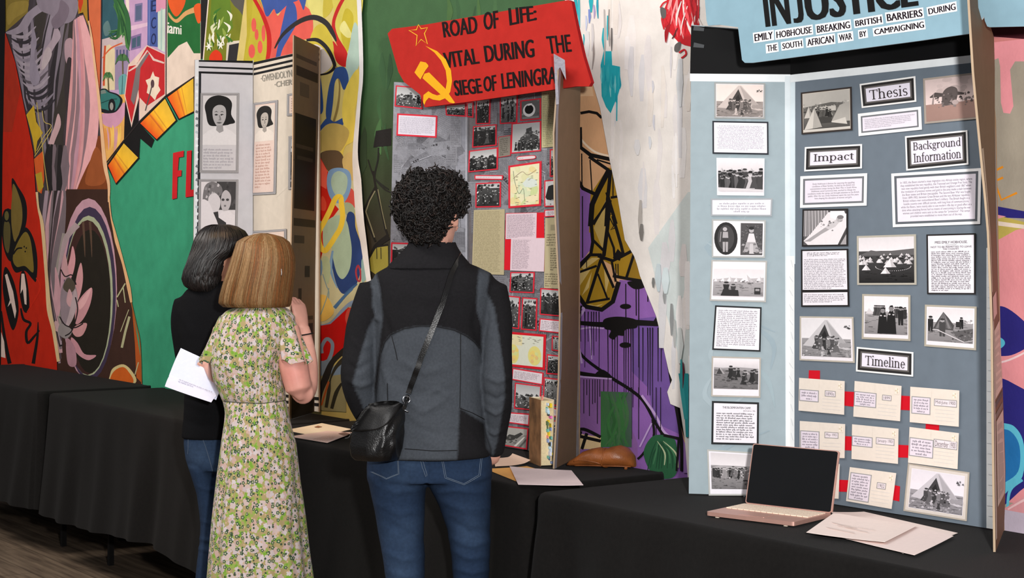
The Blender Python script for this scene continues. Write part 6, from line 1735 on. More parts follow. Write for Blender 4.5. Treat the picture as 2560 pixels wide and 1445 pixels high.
# ---- laptop
LT = empty('laptop', (0.64, 4.17, TOPZ), 'open rose-gold laptop with a black screen, in front of the grey board', 'laptop')
M_ROSE = plain_material('rose_gold_metal', (206, 160, 146), 0.38, 0.05, 60, 0.5, 0, 1, 0.55)
M_SCREEN = plain_material('dark_screen', (9, 9, 10), 0.16, 0.3, 6, 0.5)
M_KEYS = plain_material('ivory_keys', (226, 206, 186), 0.55, 0.05, 50)
zb = TOPZ + .014
hl, hr, fr, fl_ = Level(zb).at(*cM([(595, 1028)])[0]), Level(zb).at(*cM([(1845, 1172)])[0]), Level(zb).at(*cM([(1430, 1325)])[0]), Level(zb).at(*cM([(148, 1155)])[0])
# make the base a true rectangle
ux = (hr - hl); W_ = ux.length; ux.normalize()
uy = Vector((ux.y, -ux.x, 0))
D_ = ((fr - hr).dot(uy) + (fl_ - hl).dot(uy)) / 2
def lp3(u, v, z): return hl + ux * (u * W_) + uy * (v * D_) + Vector((0, 0, z))
def rounded_slab(name, fn, r, t0, t1, mat, parent, n=5):
    ring = []
    for cx, cy, a0 in ((r, r, math.pi), (1 - r, r, 1.5 * math.pi), (1 - r, 1 - r, 0), (r, 1 - r, .5 * math.pi)):
        for k in range(n + 1):
            a = a0 + math.pi / 2 * k / n
            ring.append((cx + r * math.cos(a), cy + r * math.sin(a)))
    V = [tuple(fn(u, v, t0)) for u, v in ring] + [tuple(fn(u, v, t1)) for u, v in ring]
    m = len(ring)
    F = [tuple(range(m)), tuple(range(2 * m - 1, m - 1, -1))] + [(i, m + i, m + (i + 1) % m, (i + 1) % m) for i in range(m)]
    me = bpy.data.meshes.new(name); me.from_pydata(V, [], F)
    bm = bmesh.new(); bm.from_mesh(me); bmesh.ops.recalc_face_normals(bm, faces=bm.faces); bm.to_mesh(me); bm.free()
    me.update()
    return link_mesh(name, me, mat, parent)
base = rounded_slab('base', lp3, .035, -.0095, 0, M_ROSE, LT)
kv, kf = [], []
for r_ in range(5):
    for c_ in range(14):
        u0, u1 = .03 + c_ * .0675, .03 + c_ * .0675 + .059
        v0, v1 = .09 + r_ * .095, .09 + r_ * .095 + .082
        i = len(kv)
        kv += [tuple(lp3(u, v, z)) for z in (.0, .0022) for u, v in ((u0, v0), (u1, v0), (u1, v1), (u0, v1))]
        kf += [(i + 4, i + 7, i + 6, i + 5)] + [(i + a, i + b, i + 4 + b, i + 4 + a) for a, b in ((0, 1), (1, 2), (2, 3), (3, 0))]
me = bpy.data.meshes.new('keyboard'); me.from_pydata(kv, [], kf); me.update()
link_mesh('keyboard', me, M_KEYS, LT)
rounded_slab('trackpad', lambda u, v, z: lp3(.34 + u * .3, .66 + v * .28, z), .06, 0, .0005, M_ROSE, LT)
for u, v in ((.1, .93), (.88, .93), (.1, .08), (.88, .08)):
    ft = rounded_slab('foot', lambda a, b, z: lp3(u - .02 + a * .045, v - .02 + b * .05, z), .45, -.0137, -.0094, M_KEYS, LT)
# lid, leaning back from the hinge
up = (Vector((0, 0, 1)) * math.cos(math.radians(14)) - uy * math.sin(math.radians(14))).normalized()
nl = ux.cross(up).normalized()
if nl.dot(Vector((0, -1, 0))) < 0: nl = -nl
tl_px = cM([(800, 172)])[0]
r_ = ray(*tl_px); t_ = (hl - CAM).dot(nl) / r_.dot(nl)
LH = (CAM + r_ * t_ - hl).dot(up)
def lid3(u, v, z): return hl + ux * (u * W_) + up * (v * LH) + nl * z
lid = rounded_slab('lid', lid3, .035, -.005, 0, M_ROSE, LT)
rounded_slab('screen', lambda u, v, z: lid3(.012 + u * .976, .014 + v * .972, z), .03, 0, .0008, M_SCREEN, lid)

# ---- the book of sticky notes
BK = empty('book', (0.08, 5.04, TOPZ), 'thick old paperback standing upright with coloured sticky tabs in its pages', 'book')
zb0 = TOPZ + .001
pA = Level(zb0).at(1326, 1150); pB = Level(zb0).at(1351, 1166); 
ud = Vector((0.9, -0.42, 0)).normalized()      # along the spine cover's face
wd = Vector((0.93, 0.36, 0)).normalized()
b0 = Level(zb0).at(1351, 1166)                 # the near cover corner
HB = (1166 - 1000) / FPX * b0.y
cover_dir = (Level(zb0).at(1326, 1152) - b0); cover_dir.z = 0; cw = 0.108; cover_dir = Vector((-0.30, 0.95, 0)).normalized()
page_dir = Vector((0.955, 0.295, 0)).normalized(); th = 0.043
def bk(a, b, h): return b0 + cover_dir * a + page_dir * b + Vector((0, 0, h))
def hexa(name, a0, a1, b0_, b1, h0, h1, mat, parent, col=None):
    P = [bk(a0, b0_, h0), bk(a1, b0_, h0), bk(a1, b1, h0), bk(a0, b1, h0), bk(a0, b0_, h1), bk(a1, b0_, h1), bk(a1, b1, h1), bk(a0, b1, h1)]
    F = [(0, 3, 2, 1), (4, 5, 6, 7), (0, 1, 5, 4), (1, 2, 6, 5), (2, 3, 7, 6), (3, 0, 4, 7)]
    me = bpy.data.meshes.new(name); me.from_pydata([tuple(p) for p in P], [], F)
    bm = bmesh.new(); bm.from_mesh(me); bmesh.ops.recalc_face_normals(bm, faces=bm.faces); bm.to_mesh(me); bm.free(); me.update()
    return link_mesh(name, me, mat, parent)
M_PAGES = plain_material('old_pages', (222, 202, 160), 0.8, 0.12, 220)
M_COVER = plain_material('worn_brown_cover', (122, 88, 58), 0.6, 0.55, 26)
M_SPINE = plain_material('cream_cover_edge', (216, 204, 184), 0.7, 0.05)
hexa('pages', .003, cw - .002, .003, th - .002, .002, HB - .003, M_PAGES, BK)
hexa('front_cover', 0, cw, 0, .0022, 0, HB, M_COVER, BK)
hexa('back_cover', 0, cw, th - .0015, th, 0, HB, M_SPINE, BK)
hexa('spine', cw - .002, cw, 0, th, 0, HB, M_SPINE, BK)
rb = random.Random(8)
TABC = [(120, 190, 176), (236, 206, 40), (150, 170, 214), (226, 226, 236), (206, 222, 240), (238, 120, 196), (90, 120, 80), (80, 110, 190), (240, 150, 140), (196, 226, 240), (60, 66, 70)]
tabm = [plain_material('sticky_tab_%s' % w, c, 0.6, 0.03) for w, c in zip(('teal', 'yellow', 'blue', 'white', 'pale', 'pink', 'green', 'navy', 'salmon', 'sky', 'grey'), TABC)]
for k in range(26):
    h = HB * (.05 + .9 * k / 26) + rb.uniform(-.004, .004)
    b = th * (.34 + .3 * rb.random() + .1 * (1 - k / 26))
    hexa('sticky_tab', -.010 - rb.random() * .008, .006, b, b + .0009 + rb.random() * .006, h, h + rb.uniform(.006, .014), rb.choice(tabm[:5] + tabm), BK)
for k in range(2):
    hexa('sticky_tab', .02 + k * .02, .03 + k * .02, th * (.3 + .2 * k), th * (.3 + .2 * k) + .001, HB - .006, HB + .010, tabm[8], BK)
for o in [c for c in BK.children if c.name.startswith('sticky_tab')][:0]: pass

# ---- the tied brown leather pouch
def blob_mesh(name, rows, mat, parent=None, n=24, label=None):
    """closed loft through rings (centre, right vector, up vector)"""
    V, F = [], []
    for c, rv, uv in rows:
        for k in range(n):
            a = 2 * math.pi * k / n
            V.append(tuple(c + rv * math.cos(a) + uv * math.sin(a)))
    m = len(rows)
    for j in range(m - 1):
        for k in range(n):
            F.append((j * n + k, j * n + (k + 1) % n, (j + 1) * n + (k + 1) % n, (j + 1) * n + k))
    F.append(tuple(range(n - 1, -1, -1))); F.append(tuple((m - 1) * n + k for k in range(n)))
    me = bpy.data.meshes.new(name); me.from_pydata(V, [], F)
    bm = bmesh.new(); bm.from_mesh(me); bmesh.ops.recalc_face_normals(bm, faces=bm.faces); bm.to_mesh(me); bm.free()
    me.update()
    for p in me.polygons: p.use_smooth = len(p.vertices) == 4
    return link_mesh(name, me, mat, parent)
M_TAN = plain_material('brown_leather', (132, 74, 34), 0.4, 0.35, 22, 0.45, 0.4, 160)
PO = empty('leather_pouch', (0.25, 5.12, TOPZ), 'soft brown leather pouch tied with a thong, lying below the purple wall strip', 'pouch')
DP = 5.05
def pou(px, py): return depth_at(px, py, DP)
rows = []
prof = [(1418, 1158, 3, 3), (1426, 1152, 7, 9), (1440, 1145, 11, 18), (1458, 1140, 18, 26), (1480, 1138, 22, 32), (1500, 1138, 24, 36), (1515, 1139, 22, 36), (1530, 1136, 25, 40), (1550, 1133, 27, 42), (1568, 1134, 24, 38), (1582, 1139, 16, 26), (1588, 1142, 6, 10)]
dirp = Vector((0.62, -0.5, 0)).normalized()
for px, py, h, w in prof:
    zc = TOPZ + .005 + h * DP / FPX
    c = pou(px, py); c.z = zc
    s = (px - 1500) / FPX * DP
    c.y = DP - 0.18 * s
    c.x = (px - 1280) / FPX * c.y
    rows.append((c, Vector((.4, .9, 0)).normalized() * (w * DP / FPX * .9), Vector((0, 0, h * DP / FPX))))
blob_mesh('pouch_body', rows, M_TAN, PO)
def tube(name, pts, rad, mat, parent=None, n=8, closed=False, smooth=3):
    P = catmull(pts, smooth, closed) if smooth > 1 else [Vector(p) for p in pts]
    if closed: P = P + [P[0]]
    rads = rad if isinstance(rad, (list, tuple)) else None
    V, F = [], []
    prev = None
    m = len(P)
    for i, p in enumerate(P):
        t = (P[min(i + 1, m - 1)] - P[max(i - 1, 0)]).normalized()
        a = Vector((0, 0, 1)) if abs(t.z) < .9 else Vector((1, 0, 0))
        if prev is None: nrm = t.cross(a).normalized()
        else:
            nrm = (prev - t * prev.dot(t))
            nrm = nrm.normalized() if nrm.length > 1e-6 else t.cross(a).normalized()
        prev = nrm
        b = t.cross(nrm)
        if rads:
            x = i / (m - 1) * (len(rads) - 1); k = min(int(x), len(rads) - 2); r = rads[k] + (rads[k + 1] - rads[k]) * (x - k)
        else: r = rad
        for k in range(n):
            an = 2 * math.pi * k / n
            V.append(tuple(p + nrm * (r * math.cos(an)) + b * (r * math.sin(an))))
    for j in range(m - 1):
        for k in range(n): F.append((j * n + k, j * n + (k + 1) % n, (j + 1) * n + (k + 1) % n, (j + 1) * n + k))
    F.append(tuple(range(n - 1, -1, -1))); F.append(tuple((m - 1) * n + k for k in range(n)))
    me = bpy.data.meshes.new(name); me.from_pydata(V, [], F); me.update()
    for p in me.polygons: p.use_smooth = len(p.vertices) == 4
    if mat is None: return me
    return link_mesh(name, me, mat, parent)
c, rv, uv = rows[6]
tube('tie_thong', [c + rv * (1.03 * math.cos(a)) + uv * (1.05 * math.sin(a)) + Vector((.004 * math.sin(3 * a), 0, 0)) for a in [k * math.pi / 8 for k in range(16)]], .0022, M_TAN, PO, closed=True)
def on_pouch(i, a, o=1.05):
    c, rv, uv = rows[i]; return c + rv * (o * math.cos(a)) + uv * (o * math.sin(a))
tube('seam_cord', [on_pouch(i, 4.1, 1.04) for i in range(2, 11)], .0016, M_TAN, PO)
tube('seam_cord', [on_pouch(i, 2.6 + .2 * i % 2, 1.03) for i in range(2, 7)], .0016, M_TAN, PO)
ct = on_pouch(9, 4.4, 1.02)
tube('toggle', [ct + Vector((0, -.002, -.008)), ct + Vector((0, -.004, 0)), ct + Vector((0.002, -.002, .009))], [.004, .006, .004], M_TAN, PO)

# ================================================================== the three visitors
def X_(px, D): return (px - 1280.0) / FPX * D
def Z_(py, D): return EYE - (py - HOR) / FPX * D

class Solid:
    """closed lofts and tubes gathered, then fused into one continuous skin"""
    def __init__(self): self.v = []; self.f = []
    def rings(self, rings):
        n = len(rings[0]); i0 = len(self.v)
        for r in rings: self.v += [tuple(p) for p in r]
        for j in range(len(rings) - 1):
            for k in range(n):
                a, b = i0 + j * n + k, i0 + j * n + (k + 1) % n
                self.f.append((a, b, b + n, a + n))
        self.f.append(tuple(i0 + k for k in range(n - 1, -1, -1)))
        e = i0 + (len(rings) - 1) * n
        self.f.append(tuple(e + k for k in range(n)))
    def loft(self, secs, n=36, fold=None, ex=2.3):
        """secs: (cx, cy, z, rx, ry)"""
        R = []
        for (cx, cy, z, rx, ry) in secs:
            ring = []
            for k in range(n):
                a = 2 * math.pi * k / n
                c, s = math.cos(a), math.sin(a)
                x = math.copysign(abs(c) ** (2 / ex), c); y = math.copysign(abs(s) ** (2 / ex), s)
                m = 1 + (fold(a, z) if fold else 0)
                ring.append(Vector((cx + rx * x * m, cy + ry * y * m, z)))
            R.append(ring)
        self.rings(R)
    def tube(self, pts, rad, n=14, smooth=4):
        P = catmull(pts, smooth, False) if smooth > 1 and len(pts) > 2 else [Vector(p) for p in pts]
        m = len(P); prev = None; R = []
        for i, p in enumerate(P):
            t = (P[min(i + 1, m - 1)] - P[max(i - 1, 0)]).normalized()
            if prev is None:
                a = Vector((0, 1, 0)) if abs(t.y) < .9 else Vector((1, 0, 0))
                nrm = t.cross(a).normalized()
            else:
                nrm = (prev - t * prev.dot(t)).normalized()
            prev = nrm; b = t.cross(nrm)
            x = i / (m - 1) * (len(rad) - 1); k = min(int(x), len(rad) - 2); r = rad[k] + (rad[k + 1] - rad[k]) * (x - k)
            if i in (0, m - 1): r *= .6
            R.append([p + nrm * (r * math.cos(2 * math.pi * q / n)) + b * (r * math.sin(2 * math.pi * q / n)) for q in range(n)])
        # rounded ends
        t0 = (P[0] - P[1]).normalized() * rad[0] * .5; t1 = (P[-1] - P[-2]).normalized() * rad[-1] * .5
        R = [[P[0] + t0 + (q - P[0]) * .35 for q in R[0]]] + R + [[P[-1] + t1 + (q - P[-1]) * .35 for q in R[-1]]]
        self.rings(R)
    def ball(self, c, r, n=14, rot=None):
        R = []
        for j in range(1, n // 2):
            a = math.pi * j / (n // 2)
            ring = []
            for k in range(n):
                b = 2 * math.pi * k / n
                q = Vector((r[0] * math.sin(a) * math.cos(b), r[1] * math.sin(a) * math.sin(b), r[2] * math.cos(a)))
                if rot is not None: q = rot @ q
                ring.append(Vector(c) + q)
            R.append(ring)
        self.rings(R)
    def fuse(self, voxel=0.005, smooth=4, fac=0.5):
        me = bpy.data.meshes.new('fuse'); me.from_pydata(self.v, [], self.f)
        bm = bmesh.new(); bm.from_mesh(me); bmesh.ops.recalc_face_normals(bm, faces=bm.faces); bm.to_mesh(me); bm.free()
        o = bpy.data.objects.new('fuse', me); COL.objects.link(o)
        md = o.modifiers.new('r', 'REMESH'); md.mode = 'VOXEL'; md.voxel_size = voxel
        if smooth:
            ms = o.modifiers.new('s', 'SMOOTH'); ms.iterations = smooth; ms.factor = fac
        dg = bpy.context.evaluated_depsgraph_get()
        out = bpy.data.meshes.new_from_object(o.evaluated_get(dg))
        bpy.data.objects.remove(o); bpy.data.meshes.remove(me)
        out.materials.clear()
        return out

def set_colors(me, fn):
    ca = me.color_attributes.new('Col', 'FLOAT_COLOR', 'POINT')
    flat = []
    for v in me.vertices: flat.extend(fn(v))
    ca.data.foreach_set('color', flat)

def smooth_shade(me):
    me.polygons.foreach_set('use_smooth', [True] * len(me.polygons))

def to_px(p):
    return (1280 + p[0] / p[1] * FPX, HOR - (p[2] - EYE) / p[1] * FPX)

def inside(pt, poly):
    x, y = pt; r = False; n = len(poly); j = n - 1
    for i in range(n):
        xi, yi = poly[i]; xj, yj = poly[j]
        if (yi > y) != (yj > y) and x < (xj - xi) * (y - yi) / (yj - yi) + xi: r = not r
        j = i
    return r

def seg_dist(p, a, b):
    ax, ay = a; bx, by = b; dx, dy = bx - ax, by - ay
    t = max(0, min(1, ((p[0] - ax) * dx + (p[1] - ay) * dy) / (dx * dx + dy * dy + 1e-9)))
    return math.hypot(p[0] - ax - t * dx, p[1] - ay - t * dy), t

def crease(me, folds, amp=1.0, noise_amp=0.0, noise_scale=14, only_back=True):
    """cloth folds: (points, half width, height) ridges (or grooves) pressed into the surface"""
    new = []
    boxes = [(min(q[0] for q in p) - w * 3, max(q[0] for q in p) + w * 3, min(q[1] for q in p) - w * 3, max(q[1] for q in p) + w * 3) for p, w, h in folds]
    for v in me.vertices:
        d = 0.0
        if not only_back or v.normal.y < 0.35:
            q = to_px(v.co)
            for (p, w, h), bx in zip(folds, boxes):
                if not (bx[0] < q[0] < bx[1] and bx[2] < q[1] < bx[3]): continue
                best = 1e9; bt = 0
                for i in range(len(p) - 1):
                    dd, t = seg_dist(q, p[i], p[i + 1])
                    if dd < best: best = dd; bt = (i + t) / (len(p) - 1)
                if best < 3 * w: d += h * math.exp(-(best / w) ** 2) * (math.sin(math.pi * min(1, max(0, bt * .9 + .05))) ** .5)
        if noise_amp: d += noise_amp * noise.noise(v.co * noise_scale)
        new.append(v.co + v.normal * (d * amp))
    for v, c in zip(me.vertices, new): v.co = c

class Skin:
    """finds the spot on a garment seen at a photo pixel"""
    def __init__(self, me):
        self.b = BVHTree.FromPolygons([v.co.copy() for v in me.vertices], [tuple(p.vertices) for p in me.polygons])
    def at(self, px, py, off=0.0015):
        d = ray(px, py).normalized()
        h = self.b.ray_cast(CAM, d)
        if h[0] is None: return None
        return h[0] + h[1] * off
    def path(self, pts, step=6, off=0.0015):
        out = []
        for (x0, y0), (x1, y1) in zip(pts, pts[1:]):
            k = max(1, int(math.hypot(x1 - x0, y1 - y0) / step))
            for i in range(k):
                p = self.at(x0 + (x1 - x0) * i / k, y0 + (y1 - y0) * i / k, off)
                if p is not None: out.append(p)
        p = self.at(*pts[-1], off)
        if p is not None: out.append(p)
        return out

def join_tubes(name, paths, rad, mat, parent, n=5):
    V, F = [], []
    for P in paths:
        if len(P) < 2: continue
        m = tube('t', P, rad, None, None, n, False, 1)
        i = len(V)
        V += [tuple(v.co) for v in m.vertices]; F += [tuple(i + k for k in p.vertices) for p in m.polygons]
        bpy.data.meshes.remove(m)
    me = bpy.data.meshes.new(name); me.from_pydata(V, [], F); me.update()
    return link_mesh(name, me, mat, parent)

def head_parts(S, c, h, yaw, tilt=0.0, turn=0.0):
    """skull, face, nose, lips, ears; c = point under the chin line on the neck axis, h = chin to crown, yaw = which way it faces (0 = away from the camera)"""
    R = Matrix.Rotation(yaw, 3, 'Z') @ Matrix.Rotation(tilt, 3, 'X')
    prof = [(0.00, .10, .10, .20), (.04, .17, .16, .17), (.12, .23, .25, .11), (.22, .275, .32, .055), (.33, .305, .375, .02), (.45, .33, .42, -.005), (.56, .35, .445, -.02), (.68, .355, .455, -.03), (.80, .33, .42, -.035), (.90, .25, .33, -.035), (.97, .14, .18, -.035), (1.0, .05, .06, -.035)]
    rings = []
    for z, rx, ry, dy in prof:
        ring = []
        for k in range(28):
            a = 2 * math.pi * k / 28
            ring.append(Vector(c) + R @ Vector((rx * h * math.cos(a), (dy + ry * math.sin(a)) * h, (z) * h)))
        rings.append(ring)
    S.rings(rings)
    P = lambda x, y, z: Vector(c) + R @ Vector((x * h, y * h, z * h))
    S.tube([P(0, .42, .52), P(0, .46, .44), P(0, .50, .37), P(0, .47, .335)], [.03 * h, .04 * h, .055 * h, .045 * h], 10, 2)
    S.ball(P(0, .395, .235), (.10 * h, .045 * h, .026 * h), 10, R); S.ball(P(0, .385, .20), (.085 * h, .045 * h, .028 * h), 10, R)
    S.ball(P(0, .36, .06), (.09 * h, .07 * h, .06 * h), 10, R)
    for s in (-1, 1):
        S.ball(P(.15 * s, .36, .47), (.075 * h, .045 * h, .04 * h), 10, R)          # eyes under the lids
        S.ball(P(.15 * s, .405, .555), (.09 * h, .03 * h, .02 * h), 8, R)            # brow
        S.ball(P(.17 * s, .31, .36), (.09 * h, .07 * h, .07 * h), 8, R)              # cheek
        # ear: rim and lobe
        S.tube([P(.335 * s, -.02, .36), P(.375 * s, .0, .38), P(.40 * s, -.05, .47), P(.40 * s, -.10, .54), P(.38 * s, -.05, .58), P(.345 * s, .0, .54)], [.03 * h, .034 * h, .03 * h, .03 * h, .028 * h, .02 * h], 8, 2)
        S.ball(P(.352 * s, -.03, .46), (.02 * h, .06 * h, .09 * h), 8, R)
    return R, P

def hand_parts(S, wrist, d, nrm, side, curl=0.5, size=0.165):
    """palm, four unequal bent fingers and a thumb; d = along the hand, nrm = out of the back of the hand, side = +1/-1 where the thumb sits"""
    d = Vector(d).normalized(); nrm = (Vector(nrm) - d * Vector(nrm).dot(d)).normalized(); w = d.cross(nrm) * side
    s = size
    rings = []
    for t, hw, ht in ((0.0, .15, .10), (.12, .19, .10), (.3, .23, .095), (.45, .245, .085), (.54, .23, .07)):
        ring = []
        for k in range(16):
            a = 2 * math.pi * k / 16
            ring.append(Vector(wrist) + d * (t * s) + w * (hw * s * math.cos(a)) + nrm * (ht * s * math.sin(a)))
        rings.append(ring)
    S.rings(rings)
    for i, (off, L, r) in enumerate(((.17, .42, .052), (.06, .47, .054), (-.055, .44, .052), (-.16, .34, .046))):
        p = Vector(wrist) + d * (.50 * s) + w * (off * s); pts = [p - d * .05 * s]
        ang = 0; q = p.copy(); dirv = d.copy()
        pts.append(q.copy())
        for seg, part in enumerate((.45, .30, .25)):
            ang = curl * (0.55, 1.0, .8)[seg] * (1 + .08 * i)
            dirv = (Matrix.Rotation(-ang * side, 3, w) @ dirv)
            q = q + dirv * (L * part * s); pts.append(q.copy())
        S.tube(pts, [r * s, r * s, r * s * .95, r * s * .88, r * s * .75], 8, 2)
    p = Vector(wrist) + d * (.14 * s) + w * (.17 * s)
    t1 = (d * .6 + w * .75 - nrm * .25).normalized(); t2 = (d * .85 + w * .3 - nrm * .45).normalized()
    S.tube([p - t1 * .04 * s, p + t1 * .16 * s, p + t1 * .18 * s + t2 * .16 * s, p + t1 * .18 * s + t2 * .30 * s], [.075 * s, .062 * s, .055 * s, .045 * s], 8, 2)

def face_colors(P, R, skin, lips=(176, 96, 92), brow=(70, 50, 40), iris=(70, 52, 38)):
    e = [P(.15 * s, .40, .47) for s in (-1, 1)]; m = P(0, .42, .22)
    ls, ll, lb, li, lw = lin(skin), lin(lips), lin(brow), lin(iris), lin((228, 224, 220))
    b = [P(.15 * s, .43, .57) for s in (-1, 1)]
    h = (P(0, 0, 1) - P(0, 0, 0)).length
    Ri = R.transposed()
    def fn(v):
        for c in e:
            q = Ri @ (v.co - c)
            if q.y > -.03 * h and abs(q.x) < .075 * h and abs(q.z) < .032 * h * (1 - (q.x / (.08 * h)) ** 2):
                return li if math.hypot(q.x, q.z) < .028 * h else lw
        for c in b:
            q = Ri @ (v.co - c)
            if abs(q.x) < .1 * h and abs(q.z) < .018 * h and q.y > -.1 * h: return lb
        q = Ri @ (v.co - m)
        if abs(q.x) < .1 * h * 1.05 and abs(q.z) < .045 * h and q.y > -.02 * h: return ll
        return ls
    return fn

def shell(rings_px, D, ycen, front=0.0, yaw=0.0, face=None, n=40):
    """hair volume rings from outline rows (py, xl, xr, ry): returns fn(a, t) -> point, and the ring list"""
    rows = [(Z_(y, D), X_((xl + xr) / 2, D), (xr - xl) / 2 / FPX * D, ry, yo) for y, xl, xr, ry, yo in rings_px]
    def at(a, t, k=1.0):
        x = t * (len(rows) - 1); i = min(int(x), len(rows) - 2); f = x - i
        z, cx, rx, ry, yo = [rows[i][q] + (rows[i + 1][q] - rows[i][q]) * f for q in range(5)]
        m = k
        if face:
            da = abs((a - (math.pi / 2 - yaw) + math.pi) % (2 * math.pi) - math.pi)
            if z < face[0] and da < face[1]: m *= 1 - .55 * min(1, (face[1] - da) / .25)
        return Vector((cx + rx * m * math.cos(a), ycen + yo + ry * m * math.sin(a), z))
    return at

def hair_material(name, rough=0.45, spec=0.4):
    return paint_material(name, rough, 0.18, 140, spec)

def strands_mesh(name, paths, width, cols, mat, parent, rnd, flat=True):
    """hair locks: thin tapering ribbons with a shallow V section"""
    V, F, C = [], [], []
    for P, col, w in zip(paths, cols, width):
        i0 = len(V); m = len(P); c = lin(col)
        for i, (p, o) in enumerate(P):
            t = P[min(i + 1, m - 1)][0] - P[max(i - 1, 0)][0]
            if t.length < 1e-7: t = Vector((0, 0, -1))
            s = t.cross(o)
            s = s.normalized() if s.length > 1e-7 else Vector((1, 0, 0))
            k = w * (.35 + .65 * math.sin(math.pi * min(1, .15 + .8 * i / (m - 1))))
            V += [tuple(p - s * k), tuple(p + o * (k * .45)), tuple(p + s * k)]
            C += [c, c, c]
        for i in range(m - 1):
            a = i0 + i * 3
            F += [(a, a + 1, a + 4, a + 3), (a + 1, a + 2, a + 5, a + 4)]
    me = bpy.data.meshes.new(name); me.from_pydata(V, [], F)
    ca = me.color_attributes.new('Col', 'FLOAT_COLOR', 'POINT')
    ca.data.foreach_set('color', [x for c in C for x in c])
    smooth_shade(me); me.update()
    return V, F, C, me

def merge_colored(name, parts, mat, parent):
    """several coloured meshes as one"""
    V, F, C = [], [], []
    for v, f, c in parts:
        i = len(V); V += v; F += [tuple(i + k for k in q) for q in f]; C += c
    me = bpy.data.meshes.new(name); me.from_pydata(V, [], F)
    ca = me.color_attributes.new('Col', 'FLOAT_COLOR', 'POINT'); ca.data.foreach_set('color', [x for c in C for x in c])
    smooth_shade(me); me.update()
    return link_mesh(name, me, mat, parent)

def shell_mesh(at, col, rnd, n=48, m=26, k=.97, bump=0.0, bs=60):
    V, F = [], []
    for j in range(m + 1):
        for i in range(n):
            a = 2 * math.pi * i / n
            p = at(a, j / m, k)
            if bump: p = p + (p - at(a, j / m, .0)).normalized() * bump * noise.noise(p * bs)
            V.append(tuple(p))
    for j in range(m):
        for i in range(n): F.append((j * n + i, j * n + (i + 1) % n, (j + 1) * n + (i + 1) % n, (j + 1) * n + i))
    F.append(tuple(range(n - 1, -1, -1))); F.append(tuple(m * n + i for i in range(n)))
    c = lin(col)
    return V, F, [c] * len(V)

def shoe(parent, c, yaw, L=.25):
    S = Solid()
    R = Matrix.Rotation(yaw, 3, 'Z')
    rows = []
    for y, w, h in ((-.4, .10, .12), (-.36, .15, .22), (-.2, .17, .26), (0, .17, .24), (.2, .19, .18), (.4, .18, .14), (.52, .12, .11), (.57, .05, .06)):
        rows.append([Vector(c) + R @ Vector((w * L * math.cos(a), y * L, max(0, h * L * .5 + h * L * .5 * math.sin(a)))) for a in [2 * math.pi * k / 18 for k in range(18)]])
    S.rings(rows)
    me = S.fuse(.006, 2); smooth_shade(me)
    return link_mesh('shoe', me, M_SHOE, parent)

# ------------------------------------------------------------------ the boy in the dark jacket
D = 4.70
BOY = empty('person', (X_(1075, D), D, 0), 'person with dark curly hair, black and grey jacket and jeans, seen from behind', 'person', 'visitors reading the boards')
def rows_px(rows, D, yc=None):
    out = []
    for r in rows:
        y, xl, xr, ry = r[:4]; dy = r[4] if len(r) > 4 else 0
        out.append((X_((xl + xr) / 2, D), (yc or D) + dy, Z_(y, D), (xr - xl) / 2 / FPX * D, ry))
    return out
def P3(px, py, d): return Vector((X_(px, d), d, Z_(py, d)))

torso = [(606, 1030, 1124, .052), (635, 1020, 1135, .064), (652, 1000, 1158, .072), (668, 965, 1195, .078), (684, 938, 1228, .088), (705, 928, 1240, .097), (740, 928, 1236, .105), (790, 934, 1224, .110), (850, 938, 1211, .110), (920, 938, 1206, .106), (1000, 936, 1208, .106), (1070, 936, 1213, .112), (1122, 925, 1228, .126), (1139, 926, 1227, .126)]
arm_l = [P3(944, 716, 4.700), P3(918, 775, 4.695), P3(900, 850, 4.685), P3(893, 930, 4.670), P3(900, 985, 4.690), P3(925, 1040, 4.725), P3(950, 1085, 4.760)]
arm_r = [P3(1222, 712, 4.700), P3(1238, 780, 4.695), P3(1243, 860, 4.685), P3(1244, 945, 4.670), P3(1243, 1020, 4.695), P3(1238, 1080, 4.725), P3(1231, 1138, 4.750)]
legs_l = [(1180, 916, 1072, .112), (1215, 924, 1066, .102), (1260, 934, 1062, .09), (1320, 944, 1060, .082), (1390, 957, 1061, .074), (1445, 965, 1062, .068), (1520, 972, 1060, .064), (1640, 978, 1058, .062), (1760, 986, 1056, .052), (1800, 986, 1056, .055)]
legs_r = [(1180, 1060, 1230, .112), (1215, 1072, 1228, .102), (1260, 1096, 1227, .09), (1320, 1118, 1226, .082), (1390, 1128, 1224, .074), (1445, 1133, 1222, .068), (1520, 1136, 1216, .064), (1640, 1140, 1214, .062), (1760, 1148, 1212, .052), (1800, 1148, 1212, .055)]
hips = [(1095, 936, 1214, .098), (1128, 928, 1222, .106), (1150, 918, 1229, .114), (1175, 916, 1230, .118), (1198, 917, 1229, .116)]

